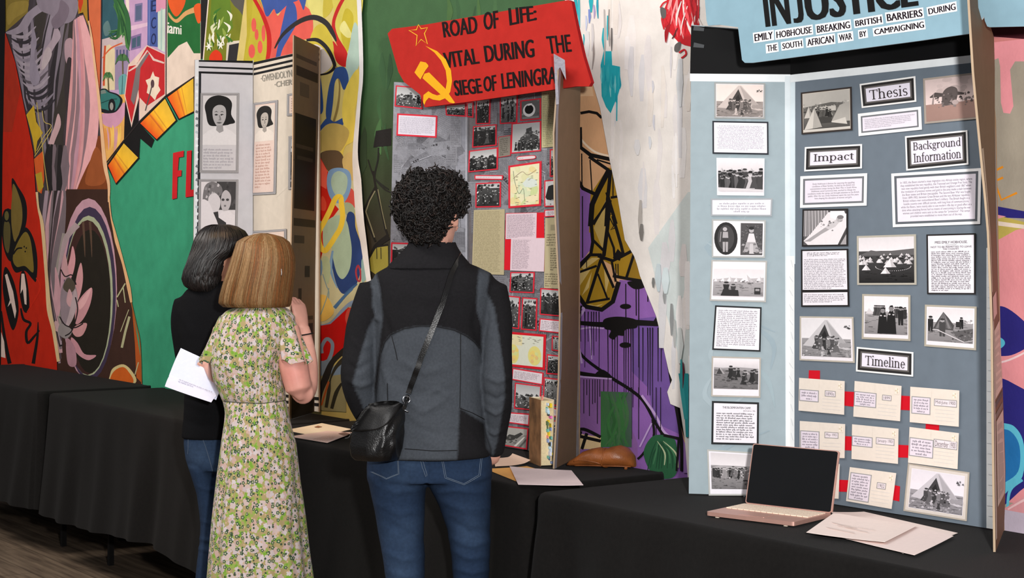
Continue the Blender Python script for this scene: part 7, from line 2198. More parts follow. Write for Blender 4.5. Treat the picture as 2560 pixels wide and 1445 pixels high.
# body
S = Solid()
shr = lambda rows, f: [(y, (xl + xr) / 2 - (xr - xl) / 2 * f, (xl + xr) / 2 + (xr - xl) / 2 * f, ry * f) for y, xl, xr, ry in rows]
S.loft(rows_px([(600, 1040, 1118, .046), (640, 1034, 1122, .050)] + shr(torso[3:], .86) + shr(hips[2:4], .84), D))
S.tube(arm_l + [P3(966, 1108, 4.775)], [.036, .036, .034, .032, .03, .026, .022, .02]); S.tube(arm_r + [P3(1226, 1143, 4.765)], [.036, .036, .034, .032, .03, .027, .023, .021])
for L in (legs_l, legs_r): S.loft(rows_px(shr(L[:-1], .8), D))
hc = Vector((X_(1076, D), D + .005, Z_(632, D)))
R, Ph = head_parts(S, hc, .205, -.42, -.06)
S.tube([Vector((X_(1076, D), D, Z_(672, D))), Vector((X_(1077, D), D, Z_(625, D))), Vector((X_(1078, D), D + .004, Z_(570, D)))], [.056, .052, .054], 16, 3)
hand_parts(S, P3(1227, 1141, 4.762), (-.42, .35, -.80), (.85, -.3, -.4), -1, .45, .145)
hand_parts(S, P3(966, 1108, 4.775), (.75, .12, -.65), (-.4, .5, -.5), 1, .5, .155)
me = S.fuse(.0045, 3); smooth_shade(me)
set_colors(me, face_colors(Ph, R, (216, 160, 140)))
link_mesh('body', me, M_SKIN, BOY)

# jacket
S = Solid()
S.loft(rows_px(torso, D))
S.tube(arm_l, [.050, .046, .043, .046, .044, .038, .034], 18); S.tube(arm_r, [.050, .045, .041, .042, .040, .034, .029], 18)
me = S.fuse(.0045, 5)
jf = [([(1000, 900), (1060, 930), (1110, 920)], 12, .005), ([(985, 950), (1050, 985), (1130, 975)], 11, -.004), ([(1010, 1000), (1060, 1030), (1110, 1000)], 9, .005), ([(1070, 985), (1095, 975), (1120, 990)], 7, .005), ([(1040, 1090), (1080, 1110), (1140, 1130)], 10, .004), ([(1000, 1030), (1040, 1070), (1100, 1090)], 10, -.004),
      ([(1160, 870), (1200, 910), (1206, 960)], 10, .005), ([(975, 860), (960, 920), (975, 980)], 9, .005), ([(1130, 1060), (1170, 1080), (1200, 1110)], 9, .004),
      ([(880, 850), (905, 870), (930, 860)], 8, .004), ([(870, 910), (895, 925), (925, 905)], 7, -.005), ([(872, 950), (900, 965), (930, 955)], 7, .006), ([(930, 765), (938, 795), (955, 800)], 7, .006), ([(945, 690), (950, 740), (942, 780)], 7, -.004),
      ([(1215, 940), (1245, 955), (1272, 945)], 7, .005), ([(1212, 985), (1240, 1000), (1268, 985)], 7, -.005), ([(1215, 1020), (1240, 1035), (1265, 1020)], 6, .005), ([(1218, 1075), (1236, 1085), (1258, 1075)], 6, .005), ([(1222, 760), (1232, 800), (1225, 840)], 8, .004), ([(1010, 720), (1080, 745), (1150, 730)], 18, .003), ([(960, 790), (975, 840), (965, 880)], 10, -.005), ([(1190, 770), (1188, 820), (1200, 860)], 10, -.005)]
crease(me, jf, 1.1, .0022, 11)
GREY, BLACKJ = (68, 72, 78), (29, 28, 30)
arc = [(954, 881), (962, 856), (978, 836), (1010, 822), (1048, 815), (1089, 816), (1134, 825), (1165, 840), (1185, 855), (1198, 871), (1206, 900), (1212, 1060), (1149, 1020), (1143, 1150), (900, 1150), (935, 1050), (945, 960)]
strip_l = [(923, 687), (940, 680), (950, 720), (954, 760), (957, 798), (952, 830), (947, 880), (935, 960), (938, 1010), (925, 1060), (899, 997), (881, 958), (897, 900), (920, 822), (938, 790), (931, 763), (932, 735)]
strip_r = [(1198, 664), (1227, 664), (1222, 700), (1217, 731), (1236, 768), (1248, 840), (1254, 885), (1262, 940), (1262, 990), (1254, 1040), (1244, 1100), (1232, 1142), (1216, 1120), (1206, 1000), (1205, 900), (1203, 812), (1191, 774), (1193, 720)]
lg, lb_ = lin(GREY), lin(BLACKJ)
def jcol(v):
    q = to_px(v.co)
    k = 0
    for dx, dy in ((-2.6, -1), (1, -2.6), (2.6, 1), (-1, 2.6)):
        p = (q[0] + dx, q[1] + dy)
        if inside(p, strip_l) or inside(p, strip_r) or inside(p, arc): k += .25
    return tuple(lg[i] * k + lb_[i] * (1 - k) for i in range(4))
set_colors(me, jcol); smooth_shade(me)
jk = link_mesh('jacket', me, M_JACKET, BOY)
# the sheet was shifted into the person's frame: cast against the world-space copy instead
off_boy = BOY.location
class WSkin(Skin):
    def __init__(self, me, off):
        self.b = BVHTree.FromPolygons([v.co + off for v in me.vertices], [tuple(p.vertices) for p in me.polygons])
jskin = WSkin(me, off_boy)
M_SEAM = plain_material('dark_thread', (20, 20, 22), 0.8)
M_THREAD = plain_material('pale_denim_thread', (92, 104, 120), 0.8)
for sp_ in ([(980, 840), (990, 880), (994, 900)], [(1151, 832), (1151, 940), (1149, 1020), (1180, 1032), (1210, 1048)], [(969, 958), (970, 1000), (955, 1040)], arc[:10], [(1012, 1122), (1080, 1127), (1143, 1126)]):
    join_tubes('seam', [jskin.path(sp_)], .0011, M_SEAM, jk)
# collar
S = Solid()
col_rows = []
for y, hw, ry, dx in ((672, 110, .088, -6), (655, 97, .084, -5), (634, 77, .074, -3), (614, 62, .066, 0), (600, 57, .063, 1)):
    col_rows.append((X_(1080 + dx, D), D, Z_(y, D), hw / FPX * D, ry))
S.loft(col_rows, 36)
me = S.fuse(.005, 4)
# hollow it out around the neck: only the standing band stays
bm = bmesh.new(); bm.from_mesh(me)
zt = Z_(607, D)
dele = [f for f in bm.faces if f.calc_center_median().z > zt]
bmesh.ops.delete(bm, geom=dele, context='FACES')
bm.to_mesh(me); bm.free()
smooth_shade(me)
set_colors(me, lambda v: lin((31, 30, 32)))
link_mesh('collar', me, M_JACKET, BOY)

# jeans
S = Solid()
S.loft(rows_px(hips, D))
for L in (legs_l, legs_r): S.loft(rows_px(L, D))
me = S.fuse(.0055, 6)
lf = [([(940, 1205), (990, 1230), (1050, 1222)], 9, .005), ([(945, 1260), (1000, 1285), (1050, 1275)], 9, .004), ([(960, 1300), (1010, 1330), (1055, 1350)], 10, -.004), ([(1062, 1140), (1068, 1180), (1066, 1210)], 6, -.008), ([(1090, 1230), (1140, 1225), (1215, 1232)], 8, .005), ([(1100, 1250), (1160, 1275), (1220, 1270)], 9, .004), ([(1125, 1300), (1170, 1330), (1220, 1325)], 9, -.005), ([(1130, 1345), (1180, 1365), (1222, 1350)], 8, .005), ([(1135, 1375), (1170, 1395), (1215, 1390)], 8, .005), ([(1140, 1420), (1180, 1432), (1218, 1425)], 8, .006), ([(965, 1380), (1010, 1400), (1055, 1390)], 9, .004), ([(970, 1430), (1020, 1440), (1060, 1430)], 8, .003), ([(925, 1180), (960, 1215), (1010, 1215)], 8, -.005), ([(1150, 1205), (1190, 1215), (1225, 1200)], 8, -.004)]
crease(me, lf, 1.0, .002, 13)
dn, dl, dd = lin((33, 49, 73)), lin((68, 88, 114)), lin((26, 37, 54))
def dcol(v):
    q = to_px(v.co)
    t = .5 + .5 * noise.noise(v.co * 9) + .25 * noise.noise(v.co * 31)
    w = 0
    for c, r in (((1010, 1195), 45), ((1010, 1340), 60), ((1000, 1420), 60), ((1180, 1320), 45), ((1020, 1160), 40)):
        w = max(w, math.exp(-((q[0] - c[0]) ** 2 + (q[1] - c[1]) ** 2) / r ** 2))
    w = w * .55 * t
    b = [dn[i] * (1 - w) + dl[i] * w for i in range(3)]
    t2 = max(0, .5 - t) * .7
    return (b[0] * (1 - t2) + dd[0] * t2, b[1] * (1 - t2) + dd[1] * t2, b[2] * (1 - t2) + dd[2] * t2, 1)
set_colors(me, dcol); smooth_shade(me)
jn = link_mesh('jeans', me, M_DENIM, BOY)
ds = WSkin(me, off_boy)
def pocket(pts, nm='pocket'):
    P = catmull([(x, y, 0) for x, y in pts], 1)
    paths = []
    for off in (0, 5):
        c = (sum(p[0] for p in pts) / len(pts), sum(p[1] for p in pts) / len(pts))
        q = [(x + (c[0] - x) * off / 60, y + (c[1] - y) * off / 60) for x, y in pts]
        paths.append(ds.path(q, 5, .0012))
    return paths
paths = pocket([(1102, 1140), (1112, 1195), (1160, 1212), (1200, 1190), (1206, 1130)]) + pocket([(996, 1150), (998, 1185), (966, 1198), (928, 1180)]) + [ds.path([(1048, 1138), (1056, 1170), (1064, 1192)], 4), ds.path([(1053, 1138), (1061, 1168), (1068, 1190)], 4)]
for q_ in paths: join_tubes('stitching', [q_], .0008, M_THREAD, jn, 4)
for x, z in ((1022, 0), (1182, 0)): shoe(BOY, (X_(x, D), D + .03, 0), -.1)

# hair: a volume of tight curls
rh = random.Random(5)
M_HAIRD = hair_material('dark_curly_hair', .5, .35)
hp_rows = [(434, 1050, 1110, .035, 0), (444, 1026, 1134, .065, 0), (460, 1010, 1150, .088, 0), (485, 998, 1160, .104, 0), (512, 994, 1160, .106, 0), (535, 1000, 1146, .102, -.002), (558, 1014, 1124, .090, -.006), (580, 1032, 1108, .072, -.012), (598, 1046, 1100, .052, -.02)]
at = shell(hp_rows, D, D - .002, yaw=.42, face=(Z_(490, D), 1.15))
def hair_gap(a, t, yaw, zlim, w):
    p = at(a, t); da = abs((a - (math.pi / 2 - yaw) + math.pi) % (2 * math.pi) - math.pi)
    return p.z < zlim and da < w
V0 = shell_mesh(at, (20, 17, 16), rh, 60, 34, .96, .010, 45)
V, F, C = [], [], []
for k in range(3300):
    a = rh.uniform(0, 2 * math.pi); t = rh.random() ** .8
    if hair_gap(a, t, .42, Z_(490, D), 1.2) or (at(a, t).z < Z_(528, D) and (a < .75 or a > 5.75)): continue
    if t > .7 and rh.random() < .35: continue
    p = at(a, t, .96); o = (p - at(a, min(.98, max(.1, t)), 0.0)); o.z *= .6
    if t < .2: o += Vector((0, 0, .05 * (1 - t * 4)))
    o.normalize()
    dn_ = Vector((rh.gauss(0, .5), rh.gauss(0, .5), -.5 + rh.gauss(0, .5)))
    ax = (o * rh.uniform(.25, .7) + dn_).normalized()
    s1 = ax.cross(o)
    if s1.length < 1e-4: continue
    s1.normalize(); s2 = ax.cross(s1)
    Ln = rh.uniform(.014, .032); turns = rh.uniform(.7, 1.6); rr = rh.uniform(.005, .010); th = rh.uniform(.0014, .0026)
    ph = rh.uniform(0, 6.28); m = 14
    col = lin(rh.choice(((20, 17, 16), (24, 20, 18), (16, 14, 13), (30, 24, 21), (40, 30, 26), (22, 18, 17))))
    i0 = len(V); pr = None
    pts = [p + ax * (Ln * i / m) + s1 * (rr * math.cos(ph + turns * 6.28 * i / m)) + s2 * (rr * math.sin(ph + turns * 6.28 * i / m)) + o * (.004 * math.sin(3.1 * i / m)) for i in range(m + 1)]
    for i, q in enumerate(pts):
        tt = (pts[min(i + 1, m)] - pts[max(i - 1, 0)]).normalized()
        u = tt.cross(o); u = u.normalized() if u.length > 1e-5 else s1
        w = tt.cross(u); r = th * (1 if 0 < i < m else .3)
        V += [tuple(q + u * r), tuple(q - u * r * .5 + w * r * .87), tuple(q - u * r * .5 - w * r * .87)]; C += [col] * 3
    for i in range(m):
        for k3 in range(3):
            x, y = i0 + i * 3 + k3, i0 + i * 3 + (k3 + 1) % 3
            F.append((x, y, y + 3, x + 3))
merge_colored('hair', [V0, (V, F, C)], M_HAIRD, BOY)

# ------------------------------------------------------------------ his crossbody bag
M_LEATH2 = plain_material('black_leather_matt', (14, 13, 13), 0.5, 0.2, 50, 0.4, 0.3, 300)
M_STRAP = plain_material('black_leather_strap', (17, 16, 16), 0.3, 0.2, 80, 0.5, 0.3, 400)
BAG = empty('crossbody_bag', (X_(945, 4.55), 4.55, Z_(1155, 4.55)), 'small black leather flap bag hanging at the left hip of the person in jeans', 'bag')
DB = 4.55
def bagrow(y, xl, xr, dep, sk=0.0):
    """a slice through the bag: front towards the lower left, gusset towards the viewer's right"""
    return [P3(xl, y, DB - .005), P3(xl + (xr - xl) * .3, y + 2, DB - dep * .45), P3(xl + (xr - xl) * .62, y + 3, DB - dep * .55), P3(xl + (xr - xl) * .80, y + 2, DB - dep * .40), P3(xl + (xr - xl) * .9, y, DB - dep * .12), P3(xr, y - 2, DB + .02), P3(xr - 6, y - 3, DB + .055), P3(xl + (xr - xl) * .5, y - 2, DB + .065), P3(xl + 8, y - 2, DB + .05)]
S = Solid()
S.rings([bagrow(1010, 925, 1008, .05), bagrow(1030, 905, 1014, .07), bagrow(1075, 880, 1014, .085), bagrow(1115, 873, 1009, .092), bagrow(1140, 876, 1004, .09), bagrow(1152, 888, 998, .07)])
me = S.fuse(.0045, 4)
crease(me, [([(1004, 1030), (975, 1070), (940, 1120)], 7, -.006), ([(1010, 1060), (996, 1100), (1000, 1140)], 6, -.007), ([(985, 1050), (960, 1090), (950, 1130)], 6, .004), ([(1006, 1080), (985, 1110), (990, 1140)], 6, .005)], 1.0, .0008, 30, False)
smooth_shade(me)
bb = link_mesh('bag_body', me, M_LEATHER, BAG)
bs = WSkin(me, BAG.location)
# flap: a thin sheet lying over the front
def flap_sheet(name, outline, off, th, mat, parent, skin, base=None):
    cx = sum(p[0] for p in outline) / len(outline); cy = sum(p[1] for p in outline) / len(outline)
    Q = catmull([(x, y, 0) for x, y in outline], 4)
    rings = []
    for f in (1.0, .85, .65, .4, .15):
        rings.append([(cx + (q.x - cx) * f, cy + (q.y - cy) * f) for q in Q])
    n = len(Q); V = []
    for r in rings:
        for x, y in r:
            p = skin.at(x, y, off)
            if p is None: p = depth_at(x, y, base or DB - .03)
            V.append(p)
    # even out the depth so the sheet stays smooth
    m = len(rings)
    top = [tuple(v) for v in V]
    d = Vector((0, 1, 0)) * th
    bot = [tuple(v + d) for v in V]
    F = []
    for j in range(m - 1):
        for k in range(n):
            a, b = j * n + k, j * n + (k + 1) % n
            F.append((a, b, b + n, a + n)); F.append((m * n + a, m * n + a + n, m * n + b + n, m * n + b))
    F.append(tuple((m - 1) * n + k for k in range(n)))
    for k in range(n): F.append((k, m * n + k, m * n + (k + 1) % n, (k + 1) % n))
    mm = bpy.data.meshes.new(name); mm.from_pydata(top + bot, [], F); mm.update(); smooth_shade(mm)
    return link_mesh(name, mm, mat, parent)
flap_sheet('flap', [(876, 1072), (890, 1052), (908, 1026), (932, 1008), (968, 1002), (996, 1004), (1000, 1014), (988, 1034), (968, 1060), (945, 1074), (915, 1078), (890, 1079)], .005, .004, M_LEATH2, BAG, bs)
# strap: lies on the back of the jacket, over the far shoulder and down the front
P = jskin.path([(1143, 652), (1126, 690), (1105, 760), (1080, 825), (1055, 890), (1038, 940), (1022, 985)], 6, .006)
top_p = jskin.at(1143, 652, .006)
front = []
for px, py in ((1150, 655), (1130, 720), (1095, 800), (1060, 880), (1020, 960), (980, 1020)):
    o = P3(px, py, D + 1.0); h = jskin.b.ray_cast(o, Vector((0, -1, 0)))
    if h[0] is not None: front.append(h[0] + h[1] * .006)
side = [P3(930, 1040, D + .12), P3(905, 1045, D + .02), P3(908, 1035, D - .09)]
allp = list(reversed(P)) + [top_p + Vector((.004, .05, .012))] + front + side
def ribbon(name, pts, w, th, mat, parent, ref):
    Q = catmull(pts, 2, False); V, F = [], []; m = len(Q)
    for i, p in enumerate(Q):
        t = (Q[min(i + 1, m - 1)] - Q[max(i - 1, 0)]).normalized()
        o = p - ref(p); o = (o - t * o.dot(t))
        o = o.normalized() if o.length > 1e-6 else Vector((0, -1, 0))
        s = t.cross(o)
        V += [tuple(p - s * w), tuple(p - s * w + o * th), tuple(p + s * w + o * th), tuple(p + s * w)]
    for i in range(m - 1):
        for k in range(4): F.append((i * 4 + k, i * 4 + (k + 1) % 4, i * 4 + 4 + (k + 1) % 4, i * 4 + 4 + k))
    F.append((0, 1, 2, 3)); F.append(tuple((m - 1) * 4 + k for k in (3, 2, 1, 0)))
    me = bpy.data.meshes.new(name); me.from_pydata(V, [], F)
    bm = bmesh.new(); bm.from_mesh(me); bmesh.ops.recalc_face_normals(bm, faces=bm.faces); bm.to_mesh(me); bm.free(); me.update()
    return link_mesh(name, me, mat, parent)
ribbon('strap', allp, .0075, .003, M_STRAP, BAG, lambda p: Vector((X_(1076, D), D, p.z)))
e = jskin.at(1020, 990, .012)
tube('strap_tab', [e, depth_at(1016, 1003, e.y), depth_at(1010, 1020, DB - .02)], .006, M_STRAP, BAG)
tube('strap_ring', [depth_at(1016 + 9 * math.cos(a), 999 + 9 * math.sin(a), e.y - .008 + .004 * math.cos(a)) for a in [k * math.pi / 5 for k in range(10)]], .0016, M_METAL, BAG, closed=True)
tube('strap_clip', [depth_at(1012, 1008, e.y - .010), depth_at(1008, 1022, e.y - .012), depth_at(1022, 1030, e.y - .010)], .0018, M_METAL, BAG)
tube('zip_pull', [depth_at(878, 1082, DB - .045), depth_at(872, 1094, DB - .046), depth_at(862, 1096, DB - .045)], .0016, M_STRAP, BAG)

# ------------------------------------------------------------------ the girl in the floral dress
def floral_material():
    m, nt, b = nodes_of('floral_chiffon')
    L = nt.links
    at = nt.nodes.new('ShaderNodeAttribute'); at.attribute_name = 'cloth'
    def vor(scale, off):
        mp = nt.nodes.new('ShaderNodeMapping'); mp.inputs['Location'].default_value = (off, off * .7, 0)
        L.new(at.outputs['Vector'], mp.inputs[0])
        sc = nt.nodes.new('ShaderNodeVectorMath'); sc.operation = 'SCALE'; sc.inputs['Scale'].default_value = scale
        L.new(mp.outputs[0], sc.inputs[0])
        v = nt.nodes.new('ShaderNodeTexVoronoi'); v.voronoi_dimensions = '2D'; v.inputs['Scale'].default_value = 1.0; v.inputs['Randomness'].default_value = .9
        L.new(sc.outputs[0], v.inputs['Vector'])
        d = nt.nodes.new('ShaderNodeVectorMath'); d.operation = 'SUBTRACT'
        L.new(sc.outputs[0], d.inputs[0]); L.new(v.outputs['Position'], d.inputs[1])
        sx = nt.nodes.new('ShaderNodeSeparateXYZ'); L.new(d.outputs[0], sx.inputs[0])
        an = nt.nodes.new('ShaderNodeMath'); an.operation = 'ARCTAN2'; L.new(sx.outputs['Y'], an.inputs[0]); L.new(sx.outputs['X'], an.inputs[1])
        cs = nt.nodes.new('ShaderNodeSeparateColor'); L.new(v.outputs['Color'], cs.inputs[0])
        return v, an, cs
    def math_(op, a, b_=None, c=None):
        n = nt.nodes.new('ShaderNodeMath'); n.operation = op
        for i, x in enumerate((a, b_, c)):
            if x is None: continue
            if isinstance(x, (int, float)): n.inputs[i].default_value = x
            else: L.new(x, n.inputs[i])
        return n.outputs[0]
    def flower(scale, off, rad, petals, lobe, share, ring=None):
        v, an, cs = vor(scale, off)
        w = math_('COSINE', math_('MULTIPLY', an.outputs[0], petals / 2.0))
        w = math_('ABSOLUTE', w)
        edge = math_('MULTIPLY_ADD', w, lobe, rad - lobe)
        edge = math_('MULTIPLY', edge, math_('MULTIPLY_ADD', cs.outputs['Green'], .4, .75))
        mask = math_('LESS_THAN', v.outputs['Distance'], edge)
        mask = math_('MULTIPLY', mask, math_('LESS_THAN', cs.outputs['Red'], share))
        if ring: mask = math_('MULTIPLY', mask, math_('GREATER_THAN', v.outputs['Distance'], ring))
        return mask, cs, v
    base = nt.nodes.new('ShaderNodeRGB'); base.outputs[0].default_value = lin((172, 152, 108))
    col = base.outputs[0]
    def over(mask, c, c2=None, fac=None):
        nonlocal col
        n = nt.nodes.new('ShaderNodeMix'); n.data_type = 'RGBA'
        L.new(mask, n.inputs[0]); L.new(col, n.inputs[6])
        if c2 is None: n.inputs[7].default_value = lin(c)
        else:
            k = nt.nodes.new('ShaderNodeMix'); k.data_type = 'RGBA'; L.new(fac, k.inputs[0]); k.inputs[6].default_value = lin(c); k.inputs[7].default_value = lin(c2)
            L.new(k.outputs[2], n.inputs[7])
        col = n.outputs[2]
    # lime leaves
    nz = nt.nodes.new('ShaderNodeTexNoise'); nz.noise_dimensions = '2D'; nz.inputs['Scale'].default_value = 52; nz.inputs['Detail'].default_value = 3
    L.new(at.outputs['Vector'], nz.inputs['Vector'])
    over(math_('GREATER_THAN', nz.outputs['Fac'], .50), (150, 168, 84))
    over(math_('GREATER_THAN', nz.outputs['Fac'], .60), (122, 164, 58))
    m1, cs, v = flower(36, 0.31, .50, 5, .16, .74); over(m1, (206, 190, 186), (198, 164, 152), cs.outputs['Blue'])
    m2, cs, v = flower(46, 1.17, .46, 5, .18, .52); over(m2, (212, 200, 200), (196, 178, 178), cs.outputs['Blue'])
    m3, cs, v = flower(66, 2.7, .20, 5, .04, .5); over(m3, (206, 172, 140))
    m4, cs, v = flower(54, 4.3, .36, 5, .14, .50); over(m4, (52, 84, 62), (74, 92, 70), cs.outputs['Blue'])
    m5, cs, v = flower(54, 4.3, .14, 5, .02, .50); over(m5, (190, 186, 150))
    m6, cs, v = flower(74, 6.9, .32, 5, .14, .26); over(m6, (60, 78, 58))
    L.new(col, b.inputs['Base Color'])
    b.inputs['Roughness'].default_value = .85; b.inputs['Specular IOR Level'].default_value = .12; b.inputs['Sheen Weight'].default_value = .1
    return m
M_FLORAL = floral_material()
def cloth_coords(me, cx, cy, rad):
    at = me.attributes.new('cloth', 'FLOAT_VECTOR', 'POINT')
    flat = []
    for v in me.vertices:
        a = math.atan2(v.co.x - cx, -(v.co.y - cy))
        flat += [a * rad + 3.0, v.co.z, 0]
    at.data.foreach_set('vector', flat)

D = 5.44
GIR = empty('person', (X_(650, D), D, 0), 'person with straight blonde hair in a green floral dress, right hand raised to the chin', 'person', 'visitors reading the boards')
GX, GY = X_(645, D), D
dress = [(756, 622, 688, .05), (764, 600, 705, .06), (775, 572, 724, .075), (792, 550, 738, .09), (830, 538, 736, .1), (870, 530, 722, .104), (905, 526, 708, .104), (950, 534, 708, .098), (990, 552, 714, .092), (1006, 558, 716, .09), (1030, 561, 720, .094), (1070, 558, 729, .104), (1110, 553, 740, .112), (1200, 541, 750, .12), (1300, 530, 763, .128), (1400, 521, 773, .134), (1470, 516, 781, .138), (1520, 512, 788, .142)]
def skirt(a, z):
    k = max(0.0, (Z_(1010, D) - z) / .7)
    return k * (.035 * math.sin(9 * a + 1.2) + .022 * math.sin(15 * a + .4 + z * 3) + .02 * math.sin(5 * a))
S = Solid()
S.loft(rows_px(dress, D), 96, skirt, 2.1)
me = S.fuse(.0055, 4)
crease(me, [([(560, 1004), (640, 1010), (716, 1002)], 4, -.007), ([(575, 1015), (590, 1080), (580, 1150)], 8, .005), ([(620, 1015), (640, 1100), (650, 1200)], 9, .004), ([(690, 1015), (705, 1080), (712, 1180)], 8, -.004), ([(560, 1020), (570, 1120), (556, 1250)], 8, -.005), ([(540, 860), (570, 920), (590, 990)], 9, .004), ([(690, 850), (670, 910), (680, 980)], 9, .004), ([(600, 880), (640, 930), (650, 990)], 10, -.003), ([(740, 1200), (735, 1300), (740, 1440)], 8, -.006), ([(570, 1250), (560, 1350), (560, 1440)], 9, .006), ([(690, 1250), (700, 1350), (700, 1440)], 9, .006), ([(560, 780), (600, 790), (650, 785)], 7, .003)], .9, .0012, 12)
cloth_coords(me, GX, GY, .15); smooth_shade(me)
dr = link_mesh('dress', me, M_FLORAL, GIR)
dsk = WSkin(me, GIR.location)
join_tubes('waist_piping', [dsk.path([(560, 1003), (600, 1007), (660, 1008), (714, 1001)], 4, .001)], .0012, plain_material('dark_green_piping', (70, 76, 60), 0.8), dr)
# body
S = Solid()
S.loft(rows_px([(740, 622, 688, .042), (765, 618, 692, .046)] + shr(dress[3:12], .84) + [(1150, 560, 735, .09), (1200, 566, 730, .085)], D))
ua = [P3(712, 815, 5.440), P3(722, 860, 5.430), P3(735, 920, 5.415), P3(750, 985, 5.410)]
S.tube(ua, [.044, .047, .047, .041], 18)
S.tube([P3(751, 985, 5.410), P3(766, 965, 5.460), P3(769, 905, 5.500), P3(764, 845, 5.530), P3(757, 815, 5.540)], [.040, .036, .032, .022, .019], 18)
hand_parts(S, P3(758, 822, 5.540), (-.22, .10, 1), (.85, -.50, .25), -1, .75, .150)
S.tube([P3(564, 818, 5.450), P3(552, 870, 5.480), P3(546, 925, 5.520), P3(544, 940, 5.550)], [.040, .037, .033, .030], 16)
S.tube([P3(544, 940, 5.550), P3(532, 925, 5.600), P3(522, 912, 5.640)], [.030, .025, .019], 14)
hand_parts(S, P3(522, 911, 5.640), (-.75, .5, .1), (.1, -.5, 1), 1, .55, .14)
hcg = Vector((X_(668, D), D + .012, Z_(758, D)))
Rg, Pg = head_parts(S, hcg, .205, -.45, -.10)
S.tube([Vector((X_(656, D), D - .012, Z_(785, D))), Vector((X_(660, D), D - .005, Z_(745, D))), Vector((X_(664, D), D - .004, Z_(700, D)))], [.050, .046, .05], 16, 3)
for xl, xr in ((585, 645), (660, 722)):
    S.loft(rows_px([(1180, xl - 10, xr + 10, .075), (1320, xl, xr, .062), (1440, xl + 5, xr - 5, .05), (1520, xl + 6, xr - 6, .052), (1600, xl + 14, xr - 14, .04), (1650, xl + 16, xr - 16, .042)], D), 24)
me = S.fuse(.0045, 3); smooth_shade(me)
fcol = face_colors(Pg, Rg, (228, 168, 150), (190, 104, 98), (150, 110, 76), (84, 110, 130))
pink = lin((214, 140, 128))
def scol(v):
    c = fcol(v)
    q = to_px(v.co)
    if 690 < q[0] < 775 and 900 < q[1] < 1010:
        w = math.exp(-((q[0] - 730) ** 2 + (q[1] - 935) ** 2) / 40 ** 2) * .7 + .2
        return tuple(c[i] * (1 - w) + pink[i] * w for i in range(4))
    return c
set_colors(me, scol)
link_mesh('body', me, M_SKIN, GIR)
wb = P3(764, 836, 5.530)
tube('hair_tie', [wb + Vector((.0235 * math.cos(a), .0235 * math.sin(a), .004 * math.cos(a))) for a in [k * math.pi / 8 for k in range(16)]], .0022, plain_material('black_elastic', (22, 20, 20), .8), GIR, closed=True)
# flutter sleeves
def flutter(parent, top, hem_c, hem_r, hem_tilt, amp, seed, topr):
    V, F = [], []
    n, m = 64, 12
    rr = random.Random(seed)
    p1, p2 = rr.uniform(0, 6), rr.uniform(0, 6)
    for j in range(m + 1):
        u = j / m
        for i in range(n):
            a = 2 * math.pi * i / n
            c = top.lerp(hem_c, u)
            rx = topr[0] + (hem_r[0] - topr[0]) * u ** .8; ry = topr[1] + (hem_r[1] - topr[1]) * u ** .8
            wv = amp * u * u * (math.sin(6 * a + p1) + .5 * math.sin(10 * a + p2))
            V.append(tuple(c + Vector(((rx + wv) * math.cos(a), (ry + wv) * math.sin(a), hem_tilt * u * math.cos(a) + wv * .8))))
    for j in range(m):
        for i in range(n): F.append((j * n + i, j * n + (i + 1) % n, (j + 1) * n + (i + 1) % n, (j + 1) * n + i))
    F.append(tuple(range(n)))
    me = bpy.data.meshes.new('flutter_sleeve'); me.from_pydata(V, [], F); me.update(); smooth_shade(me)
    cloth_coords(me, top.x, top.y, .07)
    return link_mesh('flutter_sleeve', me, M_FLORAL, parent)
flutter(GIR, P3(706, 784, 5.440), P3(737, 903, 5.425), (.052, .070), -.004, .007, 3, (.030, .045))
flutter(GIR, P3(570, 790, 5.440), P3(540, 896, 5.460), (.052, .066), .012, .007, 5, (.026, .045))
for x in (615, 690): shoe(GIR, (X_(x, D), D + .03, 0), -.1, .23)

# straight hair
def straight_hair(rows, D, ycen, yaw, face, n, cols, rnd, wave=0.0, curl=0.0, width=.0016, base=(110, 80, 45), part=(0.0, 0.0), kshell=.95, crown_spread=.5, tips=.06):
    at = shell(rows, D, ycen, yaw=yaw, face=face)
    Vs = shell_mesh(at, base, rnd, 56, 40, kshell, .0015, 30)
    paths, W, C = [], [], []
    z_lim, wid = face
    for k in range(n):
        a0 = rnd.uniform(0, 2 * math.pi); t1 = 1 - rnd.random() ** 2 * tips
        if rnd.random() < .25: t1 = rnd.uniform(.5, 1)
        t0 = rnd.random() * .12 if rnd.random() < .7 else rnd.uniform(.1, .5)
        lift = rnd.uniform(.955, 1.02)
        ph, fr = rnd.uniform(0, 6.28), rnd.uniform(.8, 1.3)
        P = []; m = 18
        for i in range(m + 1):
            t = t0 + (t1 - t0) * i / m
            a = a0 + .05 * math.sin(ph + t * 3) + wave * t * math.sin(ph + t * 9 * fr)
            p = at(a, t, lift + .02 * math.sin(ph * 2 + t * 4))
            da = abs((a - (math.pi / 2 - yaw) + math.pi) % (2 * math.pi) - math.pi)
            if p.z < z_lim and da < wid: break
            o = p - Vector((at(a, t, 0).x, at(a, t, 0).y, p.z))
            o = o.normalized() if o.length > 1e-6 else Vector((0, 0, 1))
            if curl: p = p + o * (curl * t * t * math.sin(ph + t * 14)) + Vector((0, 0, curl * .6 * t * math.cos(ph + t * 14)))
            P.append((p, o))
        if len(P) < 4: continue
        paths.append(P); W.append(width * rnd.uniform(.6, 1.6)); x = (.5 + .9 * noise.noise(Vector((math.cos(a0) * 5, math.sin(a0) * 5, t0 * 2))) + rnd.gauss(0, .16)) * len(cols); C.append(cols[max(0, min(len(cols) - 1, int(x)))])
    V, F, Cc, me = strands_mesh('hair', paths, W, C, None, None, rnd)
    bpy.data.meshes.remove(me)
    return Vs, (V, F, Cc)
